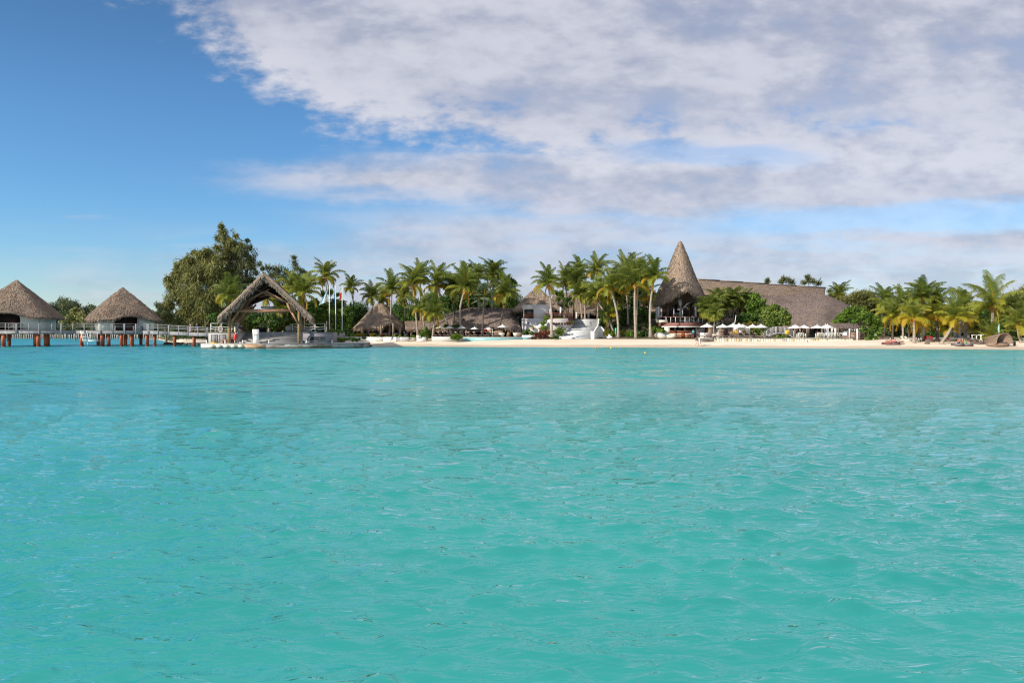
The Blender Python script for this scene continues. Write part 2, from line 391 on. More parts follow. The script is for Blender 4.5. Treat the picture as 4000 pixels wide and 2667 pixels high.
class MB:
    """Collects vertices and faces of one mesh."""
    def __init__(s): s.v = []; s.f = []; s.tint = []; s.smooth = False
    def add(s, vs, fs, tint=None):
        o = len(s.v); s.v.extend([tuple(q) for q in vs]); s.f.extend([tuple(o + i for i in q) for q in fs])
        s.tint.extend([random.random() if tint is None else tint] * len(fs)); return s
    def box(s, c, size, rz=0.0, taper=1.0, tilt=0.0):
        x, y, z = [q / 2 for q in size]; M = Matrix.Rotation(rz, 3, 'Z') @ Matrix.Rotation(tilt, 3, 'X'); c = Vector(c)
        vs = [c + M @ Vector((sx * x * (taper if sz > 0 else 1), sy * y * (taper if sz > 0 else 1), sz * z)) for sz in (-1, 1) for sy in (-1, 1) for sx in (-1, 1)]
        return s.add(vs, [(0, 2, 3, 1), (4, 5, 7, 6), (0, 1, 5, 4), (2, 6, 7, 3), (1, 3, 7, 5), (0, 4, 6, 2)])
    def beam(s, a, b, w, h, up=Vector((0, 0, 1))):
        a, b = Vector(a), Vector(b); d = (b - a).normalized()
        if abs(d.dot(up)) > .98: up = Vector((0, 1, 0))
        sd = d.cross(up).normalized(); u2 = sd.cross(d).normalized()
        vs = [p + sd * sx * w / 2 + u2 * sz * h / 2 for p in (a, b) for sz in (-1, 1) for sx in (-1, 1)]
        return s.add(vs, [(0, 1, 3, 2), (4, 6, 7, 5), (0, 4, 5, 1), (2, 3, 7, 6), (0, 2, 6, 4), (1, 5, 7, 3)])
    def tube(s, pts, rad, n=8, cap=True):
        pts = [Vector(q) for q in pts]; k = len(pts)
        if not hasattr(rad, '__len__'): rad = [rad] * k
        vs = []
        for i, p in enumerate(pts):
            d = (pts[min(i + 1, k - 1)] - pts[max(i - 1, 0)]).normalized()
            up = Vector((0, 0, 1)) if abs(d.z) < .95 else Vector((0, 1, 0))
            a = d.cross(up).normalized(); b = a.cross(d).normalized()
            for j in range(n):
                t = 2 * math.pi * j / n; vs.append(p + (a * math.cos(t) + b * math.sin(t)) * rad[i])
        fs = [(i * n + j, i * n + (j + 1) % n, (i + 1) * n + (j + 1) % n, (i + 1) * n + j) for i in range(k - 1) for j in range(n)]
        if cap: fs += [tuple(range(n))[::-1], tuple((k - 1) * n + j for j in range(n))]
        return s.add(vs, fs)
    def lathe(s, c, prof, n=16, sx=1.0, sy=1.0, tint=None):
        c = Vector(c); vs = []
        for r, z in prof:
            for j in range(n):
                t = 2 * math.pi * j / n; vs.append(c + Vector((r * math.cos(t) * sx, r * math.sin(t) * sy, z)))
        k = len(prof)
        fs = [(i * n + j, i * n + (j + 1) % n, (i + 1) * n + (j + 1) % n, (i + 1) * n + j) for i in range(k - 1) for j in range(n)]
        fs += [tuple(range(n))[::-1], tuple((k - 1) * n + j for j in range(n))]
        return s.add(vs, fs, tint)
    def ball(s, c, r, n=12, m=8, sc=(1, 1, 1)):
        prof = [(max(r * math.sin(math.pi * i / m), r * .02), -r * math.cos(math.pi * i / m) * sc[2]) for i in range(m + 1)]
        return s.lathe(c, prof, n, sc[0], sc[1])
    def prism(s, poly, z0, z1):
        n = len(poly); vs = [(x, y, z0) for x, y in poly] + [(x, y, z1) for x, y in poly]
        return s.add(vs, [tuple(range(n))[::-1], tuple(range(n, 2 * n))] + [(i, (i + 1) % n, n + (i + 1) % n, n + i) for i in range(n)])
    def slab(s, a, b, z0, z1, th):
        """Upright wall between ground points a and b."""
        a, b = Vector((a[0], a[1], 0)), Vector((b[0], b[1], 0)); L = (b - a).length
        c = (a + b) / 2; c.z = (z0 + z1) / 2
        return s.box(c, (L, th, z1 - z0), math.atan2(b.y - a.y, b.x - a.x))
    def quads(s, V, tint):
        """V: (N,4,3) array of loose quads with one tint each."""
        if not hasattr(s, 'q'): s.q = []; s.qt = []
        s.q.append(np.asarray(V, dtype=np.float64)); s.qt.append(np.asarray(tint, dtype=np.float64)); return s
WL = {}
def wloc(o): return WL.get(o.name, Vector((0, 0, 0)))
def build(name, mb, mat, parent=None, smooth=False):
    me = bpy.data.meshes.new(name)
    off = wloc(parent) if parent else Vector((0, 0, 0))
    nv = len(mb.v); V = np.array(mb.v, dtype=np.float64).reshape(-1, 3)
    Q = np.concatenate(mb.q) if hasattr(mb, 'q') else np.zeros((0, 4, 3))
    Qt = np.concatenate(mb.qt) if hasattr(mb, 'q') else np.zeros(0)
    nq = len(Q)
    allv = np.concatenate([V, Q.reshape(-1, 3)]) - np.array(off)
    me.vertices.add(len(allv)); me.vertices.foreach_set('co', allv.ravel())
    tot = [len(f) for f in mb.f] + [4] * nq
    idx = np.concatenate([np.array([i for f in mb.f for i in f], dtype=np.int64), nv + np.arange(nq * 4)])
    me.loops.add(len(idx)); me.loops.foreach_set('vertex_index', idx.astype(np.int32))
    me.polygons.add(len(tot)); st = np.concatenate([[0], np.cumsum(tot)[:-1]]) if tot else []
    me.polygons.foreach_set('loop_start', np.array(st, dtype=np.int32))
    me.polygons.foreach_set('loop_total', np.array(tot, dtype=np.int32))
    me.update(calc_edges=True)
    a = me.attributes.new('tint', 'FLOAT', 'FACE')
    a.data.foreach_set('value', np.concatenate([np.array(mb.tint), Qt]).astype(np.float32))
    if smooth: me.polygons.foreach_set('use_smooth', [True] * len(tot))
    me.materials.append(MATS[mat] if isinstance(mat, str) else mat)
    o = bpy.data.objects.new(name, me); COL.objects.link(o)
    if parent: o.parent = parent; WL[o.name] = off
    return o
def tag(o, label, cat, group=None):
    o['label'] = label; o['category'] = cat
    if group: o['group'] = group
    return o
def thing(name, loc, label, cat, group=None, rz=0.0):
    o = bpy.data.objects.new(name, None); COL.objects.link(o); o.empty_display_size = .3
    o.location = loc; o.rotation_euler = (0, 0, rz); WL[o.name] = Vector(loc)
    return tag(o, label, cat, group)
def single(name, mb, mat, label, cat, group=None, smooth=False):
    return tag(build(name, mb, mat, None, smooth), label, cat, group)
def struct(name, mb, mat, smooth=False, kind='structure'):
    o = build(name, mb, mat, None, smooth); o['kind'] = kind; return o
def dup(root, loc, rz=0.0, label=None, sc=1.0):
    r = root.copy(); COL.objects.link(r); r.location = loc; r.rotation_euler = (0, 0, rz); r.scale = (sc, sc, sc)
    if label: r['label'] = label
    for ch in list(root.children):
        c = ch.copy(); COL.objects.link(c); c.parent = r
        for g in list(ch.children):
            d = g.copy(); COL.objects.link(d); d.parent = c
    return r
def place(root, used, loc, rz=0.0, label=None, sc=1.0):
    """The first call moves the prototype itself, later calls copy it."""
    if not used:
        used.append(1); root.location = loc; root.rotation_euler = (0, 0, rz); root.scale = (sc, sc, sc)
        if label: root['label'] = label
        return root
    return dup(root, loc, rz, label, sc)
def letters(name, body, size, mat, parent, origin, rz=0.0, shear=0.0, extrude=.02, sx=1.0, offset=0.0):
    cu = bpy.data.curves.new('letters', 'FONT'); cu.body = body; cu.size = size; cu.shear = shear; cu.extrude = extrude
    cu.align_x = 'CENTER'; cu.offset = offset
    to = bpy.data.objects.new('letters', cu); COL.objects.link(to)
    bpy.context.view_layer.update()
    dg = bpy.context.evaluated_depsgraph_get(); me = bpy.data.meshes.new_from_object(to.evaluated_get(dg))
    bpy.data.objects.remove(to)
    M = Matrix.Translation(Vector(origin) - wloc(parent)) @ Matrix.Rotation(rz, 4, 'Z') @ Matrix.Rotation(R(90), 4, 'X') @ Matrix.Diagonal((sx, 1, 1, 1))
    me.transform(M); me.materials.clear(); me.materials.append(MATS[mat])
    o = bpy.data.objects.new(name, me); COL.objects.link(o); o.parent = parent; return o

# ---- thatched surfaces ----
def resample(A, n, axis):
    """Catmull-Rom resampling of a grid of points along one axis."""
    A = np.moveaxis(np.asarray(A, float), axis, 0); k = len(A)
    if k < 3:
        t = np.linspace(0, k - 1, n); i = np.minimum(t.astype(int), k - 2); f = (t - i)[:, None, None]
        return np.moveaxis(A[i] * (1 - f) + A[i + 1] * f, 0, axis)
    t = np.linspace(0, k - 1, n); i = np.minimum(t.astype(int), k - 2); f = (t - i)[:, None, None]
    p0 = A[np.maximum(i - 1, 0)]; p1 = A[i]; p2 = A[i + 1]; p3 = A[np.minimum(i + 2, k - 1)]
    r = .5 * (2 * p1 + (p2 - p0) * f + (2 * p0 - 5 * p1 + 4 * p2 - p3) * f ** 2 + (3 * p1 - p0 - 3 * p2 + p3) * f ** 3)
    return np.moveaxis(r, 0, axis)
def thatch(mb, Gd, dens=9.0, tw=.13, tl=.6, lift=.10, th=.35, fringe=None, closed=False, ridge_rows=0, flip=False):
    """A thatched skin on a point grid Gd[row, col] (row 0 top, last row eave): shell with thickness, tufts all over, and a hanging fringe."""
    dens *= 1.5; tw *= .8; tl *= .8; lift *= .8
    Gd = np.asarray(Gd, float); nr, nc = Gd.shape[:2]
    du = np.gradient(Gd, axis=1); dv = np.gradient(Gd, axis=0)
    N = np.cross(dv, du); N /= np.linalg.norm(N, axis=2, keepdims=True) + 1e-9
    if flip: N = -N
    if N[..., 2].mean() < 0: N = -N
    G2 = Gd - N * th
    V = np.concatenate([Gd.reshape(-1, 3), G2.reshape(-1, 3)]); off = nr * nc; fs = []
    for i in range(nr - 1):
        for j in range(nc - 1):
            a, b, c, d = i * nc + j, i * nc + j + 1, (i + 1) * nc + j + 1, (i + 1) * nc + j
            fs.append((a, d, c, b)); fs.append((off + a, off + b, off + c, off + d))
    for j in range(nc - 1):
        a, b = (nr - 1) * nc + j, (nr - 1) * nc + j + 1; fs.append((a, off + a, off + b, b))
        if not closed:
            a, b = j, j + 1; fs.append((a, b, off + b, off + a))
    if not closed:
        for i in range(nr - 1):
            a, d = i * nc, (i + 1) * nc; fs.append((a, off + a, off + d, d))
            a, d = i * nc + nc - 1, (i + 1) * nc + nc - 1; fs.append((a, d, off + d, off + a))
    mb.add(V, fs, .45)
    # tufts
    A = Gd[:-1, :-1]; B = Gd[:-1, 1:]; C = Gd[1:, 1:]; Dd = Gd[1:, :-1]
    area = np.linalg.norm(np.cross(C - A, B - Dd), axis=2) / 2
    cnt = rng.poisson(area * dens); ii, jj = np.nonzero(cnt)
    rep = cnt[ii, jj]; ii = np.repeat(ii, rep); jj = np.repeat(jj, rep); n = len(ii)
    if n:
        fu, fv = rng.random((n, 1)), rng.random((n, 1))
        p = (A[ii, jj] * (1 - fu) + B[ii, jj] * fu) * (1 - fv) + (Dd[ii, jj] * (1 - fu) + C[ii, jj] * fu) * fv
        dn = (Dd[ii, jj] - A[ii, jj] + C[ii, jj] - B[ii, jj]); dn /= np.linalg.norm(dn, axis=1, keepdims=True) + 1e-9
        nn = N[ii, jj]; sd = np.cross(dn, nn)
        dn = dn + sd * rng.normal(0, .18, (n, 1)); sd = np.cross(dn, nn)
        w = tw * (.5 + rng.random((n, 1))); l = tl * (.5 + rng.random((n, 1))); lf = lift * (.3 + rng.random((n, 1)))
        q = np.stack([p - sd * w / 2 + nn * .02, p + sd * w / 2 + nn * .02, p + sd * w * .35 + dn * l + nn * lf, p - sd * w * .35 + dn * l + nn * lf], 1)
        mb.quads(q, np.clip(rng.normal(.5, .22, n), 0, 1))
    if fringe:
        fl, fd = fringe
        E = Gd[-1]; seg = np.linalg.norm(np.diff(E, axis=0), axis=1); L = seg.sum(); n = int(L * fd)
        s = rng.random(n) * L; cs = np.concatenate([[0], np.cumsum(seg)])
        k = np.clip(np.searchsorted(cs, s) - 1, 0, len(seg) - 1); f = ((s - cs[k]) / (seg[k] + 1e-9))[:, None]
        p = E[k] * (1 - f) + E[k + 1] * f; tdir = (E[k + 1] - E[k]) / (seg[k][:, None] + 1e-9)
        nn = N[-1][k]; inset = rng.random((n, 1))
        p = p - nn * th * inset
        dn = dv[-1][k]; dn = dn / (np.linalg.norm(dn, axis=1, keepdims=True) + 1e-9)
        d = dn * .45 + np.array([0, 0, -.8]) + rng.normal(0, .10, (n, 3))
        l = fl * (.35 + rng.random((n, 1)) * .9); w = tw * (.45 + rng.random((n, 1)) * .6)
        q = np.stack([p - tdir * w / 2 - dn * .15, p + tdir * w / 2 - dn * .15, p + tdir * w * .22 + d * l, p - tdir * w * .22 + d * l], 1)
        mb.quads(q, np.clip(rng.normal(.62, .25, n), 0, 1))
    return mb
def radial(center, prof, shape, n=64, eave=None, rows=24):
    """Point grid of a roof that surrounds its centre: prof [(r, z)], shape(t) scales the radius, eave(t) lifts the rim."""
    c = Vector(center); Gd = np.zeros((len(prof), n + 1, 3))
    for i, (r, z) in enumerate(prof):
        fr = i / (len(prof) - 1)
        for j in range(n + 1):
            t = 2 * math.pi * j / n; sx, sy = shape(t)
            k = 1.0
            lift = eave(t) * fr ** 4 if eave else 0
            Gd[i, j] = (c.x + r * sx, c.y + r * sy, z + lift)
    return resample(Gd, rows, 0)

# ---- foliage ----
def leaf_cloud(mb, cen, rad, n, size, mode='leaf', tb=.5, ts=.2, squash=.85, shell=.45):
    cen = np.array(cen, float); d = rng.normal(size=(n, 3)); d /= np.linalg.norm(d, axis=1, keepdims=True)
    r = rad * (shell + (1 - shell) * rng.random(n)) ** .6
    # broken outline: radius depends on direction through a few random lobes
    lob = np.ones(n)
    for _ in range(5):
        a = rng.normal(size=3); a /= np.linalg.norm(a); lob += .16 * np.cos(4 * (d @ a) + rng.random() * 6)
    r = r * lob
    p = cen + d * r[:, None] * np.array([1, 1, squash])
    if mode == 'leaf':
        nrm = d + rng.normal(0, .6, (n, 3)) + np.array([0, 0, .3]); nrm /= np.linalg.norm(nrm, axis=1, keepdims=True)
        a = np.cross(nrm, rng.normal(size=(n, 3))); a /= np.linalg.norm(a, axis=1, keepdims=True); b = np.cross(nrm, a)
        s = size * (.55 + .9 * rng.random((n, 1)))
        q = np.stack([p - a * s * .5, p - b * s * .32, p + a * s * .5, p + b * s * .32], 1)
    elif mode == 'needle':
        g = np.array([0, 0, -1.0]); dr = d * .55 + g * .75 + rng.normal(0, .28, (n, 3)); dr /= np.linalg.norm(dr, axis=1, keepdims=True)
        a = np.cross(dr, rng.normal(size=(n, 3))); a /= np.linalg.norm(a, axis=1, keepdims=True)
        l = size * (.5 + rng.random((n, 1))); w = size * .10 * (.7 + .6 * rng.random((n, 1)))
        q = np.stack([p - a * w, p + a * w, p + dr * l + a * w * .5, p + dr * l - a * w * .5], 1)
    elif mode == 'spray':
        dr = d * .8 + np.array([0, 0, .8]) + rng.normal(0, .3, (n, 3)); dr /= np.linalg.norm(dr, axis=1, keepdims=True)
        a = np.cross(dr, rng.normal(size=(n, 3))); a /= np.linalg.norm(a, axis=1, keepdims=True)
        l = size * (.5 + rng.random((n, 1))); w = size * .11 * (.7 + .6 * rng.random((n, 1)))
        q = np.stack([p - a * w, p + a * w, p + dr * l + a * w * .4, p + dr * l - a * w * .4], 1)
    else:  # strap: long drooping straps (pandanus, dracaena)
        dr = d * 1.0 + rng.normal(0, .2, (n, 3)) + np.array([0, 0, -.35]); dr /= np.linalg.norm(dr, axis=1, keepdims=True)
        a = np.cross(dr, np.array([0, 0, 1.0])) + 1e-6; a /= np.linalg.norm(a, axis=1, keepdims=True)
        l = size * (.6 + .8 * rng.random((n, 1))); w = size * .07
        e = p + dr * l * .5; e2 = e + (dr + np.array([0, 0, -1.1])) * l * .4
        mb.quads(np.stack([e - a * w, e + a * w, e2 + a * w * .3, e2 - a * w * .3], 1), np.clip(rng.normal(tb, ts, n), 0, 1))
        q = np.stack([p - a * w, p + a * w, e + a * w, e - a * w], 1)
    t = np.clip(rng.normal(tb, ts, n) , 0, 1)
    mb.quads(q, t); return mb
def tree(name, label, cat, D, blobs, mat='leaf_dark', size=.28, dens=26, mode='leaf', tb=.5, trunk='bark', base=None, group=None, shell=.45, thick=1.0, sub=7, ts=.2, squash=.85, ground=True, stems=True, drange=.6):
    """blobs: (px, py, r_px[, depth offset]) outline of the crown at distance D; each becomes several leafy clumps."""
    cs = []
    for bl in blobs:
        c = P(bl[0], bl[1], D); r = m2(bl[2], D)
        c.y += bl[3] if len(bl) > 3 else random.uniform(-drange, drange) * r
        cs.append((c, r))
    if base is None:
        bx = sum(b[0] for b in blobs) / len(blobs); base = P(bx, 1300, D)
    else: base = P(base[0], base[1], D)
    zl = hgt(base.x, base.y) if ground else base.z
    base = Vector((base.x, base.y, zl))
    root = thing(name, base, label, cat, group)
    mb = MB()
    for c, r in cs:
        k = max(3, int(sub * 1.8))
        for _ in range(k):
            d = Vector((random.gauss(0, 1), random.gauss(0, 1), random.gauss(0, 1))).normalized()
            c2 = c + d * r * random.uniform(.15, .66); r2 = r * random.uniform(.40, .66)
            n = max(int(dens * (r2 / size) ** 2 * .30) + 6, 12 if stems else 46)
            leaf_cloud(mb, c2, r2, n, size, mode, min(1, max(0, tb + random.gauss(0, .10))), ts, squash, shell)
    if mode in ('needle', 'spray') and stems:
        for c, r in cs:
            n = int(dens * (r / size) ** 2 * .10) + 10
            for _ in range(4):
                d = Vector((random.gauss(0, 1), random.gauss(0, .8), random.gauss(.35, 1))) * r * .62
                leaf_cloud(mb, c + d, r * .38, n // 2, size * .9, mode, min(1, max(0, tb + random.gauss(.03, .12))), ts, 1.6, .02)
    build('crown', mb, mat, root)
    if stems:
        tb_ = MB(); tall = max(c.z for c, r in cs) - zl
        tr = max(.05, .018 * tall * thick + .03)
        mid = Vector((sum(c.x for c, r in cs) / len(cs), sum(c.y for c, r in cs) / len(cs), zl + tall * .62))
        fork = base.lerp(mid, .55)
        tb_.tube([base - Vector((0, 0, .3)), base.lerp(fork, .5) + Vector((random.uniform(-.1, .1) * tall * .2, 0, 0)), fork, mid], [tr * 1.3, tr, tr * .8, tr * .4], 7)
        for c, r in cs:
            q = fork.lerp(mid, random.random()); h = q.lerp(c, .5) + Vector((0, 0, .06 * (c - q).length))
            tb_.tube([q, h, c], [tr * .42, tr * .28, tr * .10], 5)
        build('trunk', tb_, trunk, root, True)
    return root

def crown_mesh(seed, nf=20, L=4.4, yellow=.0, up=1.0, wind=.0, droop=1.0, leafl=1.0, dark=0.0):
    """Coconut crown: arching fronds, each with two rows of drooping leaflets."""
    r_ = random.Random(seed); rg = np.random.default_rng(seed); mb = MB()
    ribs = MB()
    for i in range(nf):
        age = i / (nf - 1)
        if r_.random() < .10 and 2 < i < nf - 2: continue
        az = i * 2.39996 + r_.uniform(-.45, .45)
        e0 = R(88 - 84 * age ** 1.35) * up + r_.uniform(-.2, .2)
        Lf = L * r_.uniform(.74, 1.12) * (.72 + .42 * math.sin(math.pi * min(1, age + .28)))
        bend = (R(58) + R(45) * age) * droop * r_.uniform(.75, 1.2)
        n = 13; p = Vector((0, 0, 0)); pts = [p.copy()]; tans = []
        wdir = Vector((wind, 0, 0))
        for k in range(n):
            s = (k + .5) / n; e = e0 - bend * s ** 1.35
            h = Vector((math.cos(az) * math.cos(e), math.sin(az) * math.cos(e), math.sin(e))) + wdir * s
            h.normalize(); tans.append(h); p = p + h * Lf / n; pts.append(p.copy())
        tans.append(tans[-1])
        side0 = Vector((-math.sin(az), math.cos(az), 0))
        m = 46; S = np.linspace(.13, .995, m)
        tint0 = .40 + .24 * age ** 1.5 + yellow * (.25 + .75 * age) + r_.gauss(0, .05) - dark
        if age > .8 and r_.random() < .25: tint0 += .25
        for sgn in (-1, 1):
            A = []; T = []
            for s in S:
                f = s * n; k = min(int(f), n - 1); q = pts[k].lerp(pts[k + 1], f - k); tn = tans[k]
                sd = (side0 - tn * side0.dot(tn)).normalized() * sgn
                upn = tn.cross(side0 * 1.0); upn = upn.normalized() if upn.length > 0 else Vector((0, 0, 1))
                if upn.z < 0: upn = -upn
                ll = leafl * (.45 + .75 * math.sin(math.pi * min(.97, s * .86 + .12))) * r_.uniform(.8, 1.15)
                dirn = (sd * .80 + tn * .55 + upn * r_.uniform(-.05, .22)).normalized()
                a = q; b = a + dirn * ll * .45; d2 = (dirn * .6 + Vector((0, 0, -1.0)) * (.55 + .35 * droop) * r_.uniform(.5, 1.5)).normalized()
                c = b + d2 * ll * .55; w = .034 + .018 * r_.random()
                wv = tn * w
                A.append([a - wv, a + wv, b + wv, b - wv]); A.append([b - wv, b + wv, c + wv * .25, c - wv * .25])
                tt = tint0 + r_.gauss(0, .06) + (.10 * s * yellow * 2); T += [tt, tt]
            mb.quads(np.array([[list(v) for v in q] for q in A]), np.clip(T, 0, 1))
        ribs.tube(pts, [.055 - .045 * k / n for k in range(n + 1)], 4)
    for i in range(2):      # withered fronds hanging against the trunk
        az = r_.uniform(0, 6.28); o = Vector((math.cos(az), math.sin(az), 0)); sd = Vector((-math.sin(az), math.cos(az), 0)); A = []
        for k in range(26):
            f = k / 25; c = o * (.35 + .30 * math.sin(f * 2.4)) + Vector((0, 0, -.15 - 2.1 * f)); w = .03
            for s_ in (-1, 1): e = c + sd * s_ * r_.uniform(.10, .28) + Vector((0, 0, -r_.uniform(.35, .6))); A.append([c - o * w, c + o * w, e + o * w * .4, e - o * w * .4])
        mb.quads(np.array([[list(v) for v in q] for q in A]), np.clip(np.random.default_rng(i).normal(.97, .02, len(A)), 0, 1))
    return mb, ribs
# fan palm crown
def fan_mesh(seed, nf=18, L=1.5):
    r_ = random.Random(seed); mb = MB(); ribs = MB()
    for i in range(nf):
        age = i / (nf - 1); az = i * 2.4; e = R(80 - 125 * age)
        d = Vector((math.cos(az) * math.cos(e), math.sin(az) * math.cos(e), math.sin(e)))
        c = d * L * r_.uniform(.7, 1); ribs.tube([(0, 0, 0), c], [.03, .015], 4)
        s = Vector((-math.sin(az), math.cos(az), 0)); A = []
        for k in range(20):
            t = R(-95 + 10 * k); v = (d * math.cos(t) + s * math.sin(t)).normalized(); l = 1.0 * r_.uniform(.85, 1.1)
            wv = (s * math.cos(t) - d * math.sin(t)) * .055; b = c + v * l * .6; q = b + (v + Vector((0, 0, -.7))).normalized() * l * .4
            A.append([c - wv * .2, c + wv * .2, b + wv, b - wv]); A.append([b - wv, b + wv, q + wv * .1, q - wv * .1])
        mb.quads(np.array([[list(v) for v in q] for q in A]), np.clip(np.random.default_rng(i).normal(.55, .18, len(A)), 0, 1))
    return mb, ribs
# ================= SETTING =================
def water():
    ucol = np.concatenate([np.linspace(-1.5, -.82, 12)[:-1], np.linspace(-.82, .82, 820), np.linspace(.82, 1.5, 12)[1:]])
    D = [2.2]
    while D[-1] < 75: D.append(D[-1] + max(.028, D[-1] ** 2 / 1850))
    D += [85, 100, 120, 150, 200, 300, 500, 900, 1800, 4000, 9000]
    D = np.array(D); Y = D[:, None] * np.ones_like(ucol)[None]; Xx = D[:, None] * ucol[None]
    sp_ = np.maximum(np.gradient(D)[:, None], .0) * np.ones_like(Xx)
    Z = np.zeros_like(Xx); n = 110
    lam = np.exp(rng.uniform(np.log(.17), np.log(1.35), n)); th = rng.normal(R(10), R(34), n); ph = rng.uniform(0, 6.28, n)
    for l, t, p in zip(lam, th, ph):
        k = 2 * math.pi / l; a = .225 * math.sqrt(2 / n) / k * (.85 if l > .8 else 1.0)
        fl = np.clip((l / sp_ - 2.2) / 2.5, 0, 1)
        Z += fl * a * np.sin(k * (math.sin(t) * Xx + math.cos(t) * Y) + p + .5 * np.sin(Xx * .7 + Y * .31 + p))
    g = .6 + .4 * np.sin(Xx * .21 + 1.3 * np.sin(Y * .11)) * np.sin(Y * .17 + .5 * np.sin(Xx * .13))
    Z = Z * (.75 + .4 * g); Z = Z + 5.0 * Z ** 2
    nr, nc = Xx.shape; mb = MB(); V = np.stack([Xx, Y, Z], -1).reshape(-1, 3)
    me = bpy.data.meshes.new('lagoon_water'); i, j = np.meshgrid(np.arange(nr - 1), np.arange(nc - 1), indexing='ij')
    a = i * nc + j; Fq = np.stack([a, a + 1, a + nc + 1, a + nc], -1).reshape(-1)
    me.vertices.add(len(V)); me.vertices.foreach_set('co', V.ravel()); me.loops.add(len(Fq)); me.loops.foreach_set('vertex_index', Fq.astype(np.int32))
    nf = len(Fq) // 4; me.polygons.add(nf); me.polygons.foreach_set('loop_start', np.arange(nf, dtype=np.int32) * 4)
    me.polygons.foreach_set('loop_total', np.full(nf, 4, dtype=np.int32)); me.update(calc_edges=True)
    me.polygons.foreach_set('use_smooth', [True] * nf); me.materials.append(MATS['lagoon'])
    o = bpy.data.objects.new('water', me); COL.objects.link(o); o['kind'] = 'structure'
water()

def terrain():
    sand, gr = MB(), MB()
    us = list(range(-1600, 700, 60)) + list(range(700, 4100, 20)) + list(range(4100, 6000, 80))
    def dl(px):
        b = shore_d(px); return [b - 14, b - 7, b - 3, b - 1.2, b - .3, b, b + .5, b + 1.2, b + 2, b + 3, b + 4.2, b + 5.5, b + 7, b + 8.5, b + 10, b + 11.5, b + 13.5, b + 16, b + 18.5, b + 21, b + 24, b + 27, b + 31, b + 38, b + 50, b + 75, b + 130, b + 260]
    nd = len(dl(0)); V = []
    for px in us:
        for d in dl(px):
            x = (px - 2000) / F * d
            z = hgt(x, d)
            b = d - shore_d(px)
            if -1 < b < 13: z += .035 * math.sin(x * .9 + 2 * math.sin(d)) * min(1, max(0, b)) + (.05 * math.sin(x * .23) * min(1, max(b, 0) / 3))
            V.append((x, d, z))
    lim = [interp(px, [600, 700, 1100, 1430, 1600, 3330, 3450, 6000], [3, 22, 10, 14.5, 14.5, 14.5, 28, 28]) for px in us]
    sand.v = list(V); gr.v = list(V)
    for i in range(len(us) - 1):
        for k in range(nd - 1):
            a = i * nd + k; q = (a, a + nd, a + nd + 1, a + 1)
            bb = dl(us[i])[k + 1] - shore_d(us[i])
            t = sand if bb <= lim[i] else gr
            t.f.append(q); t.tint.append(.5)
    struct('beach', sand, 'sand', True); struct('ground', gr, 'ground_cover', True)
terrain()

def rocks(name, label, pts, group=None):
    root = thing(name, pts[0][0], label, 'rocks', group)
    for c, s in pts:
        mb = MB(); mb.ball(c, s, 9, 6, (random.uniform(.9, 1.5), random.uniform(.8, 1.2), random.uniform(.5, .7)))
        mb.v = [tuple(Vector(q) + Vector((random.gauss(0, .1), random.gauss(0, .1), random.gauss(0, .08))) * s) for q in mb.v]
        build('boulder', mb, 'rock', root)
for i, (px, py, s) in enumerate([(648, 1344, .55), (660, 1345, .5), (672, 1346, .4), (684, 1345, .45), (694, 1343, .5), (703, 1344, .4), (712, 1345, .45), (722, 1344, .5), (733, 1346, .35), (742, 1345, .4), (752, 1347, .4), (762, 1348, .35), (772, 1349, .4)]):
    mb = MB(); c = P(px, py, 138 - i * .4); c.z = random.uniform(.02, .3)
    mb.ball((0, 0, 0), s, 9, 6, (random.uniform(.9, 1.5), 1, random.uniform(.5, .7)))
    mb.v = [tuple(c + Vector(q) + Vector((random.gauss(0, .1), random.gauss(0, .1), random.gauss(0, .08))) * s) for q in mb.v]
    where = ['dark flat rock lying alone in the water, farthest out from the sand spit', 'dark rock in the water, second out from the sand spit'][i] if i < 2 else 'brown boulder on the sand spit waterline, %s from the water end of its row' % ['first', 'second', 'third', 'fourth', 'fifth', 'sixth', 'seventh', 'eighth', 'ninth', 'tenth', 'eleventh'][i - 2]
    single('boulder', mb, 'rock', where, 'rock', 'rocks at the foot of the sand spit')
for i, (px, py, s) in enumerate([(1424, 1351, .5), (1434, 1349, .4), (1445, 1350, .3)]):
    mb = MB(); c = P(px, py, 117.5 + i * 1.2); c.z = .15
    mb.ball(c, s, 9, 6, (1.5, 1, .6)); mb.v = [tuple(Vector(q) + Vector((random.gauss(0, .1), random.gauss(0, .1), random.gauss(0, .06))) * s) for q in mb.v]
    single('boulder', mb, 'rock', ['dark rock against the right end of the stone quay', 'middle one of three dark rocks right of the stone quay', 'smallest dark rock at the water right of the quay'][i], 'rock', 'rocks right of the quay')

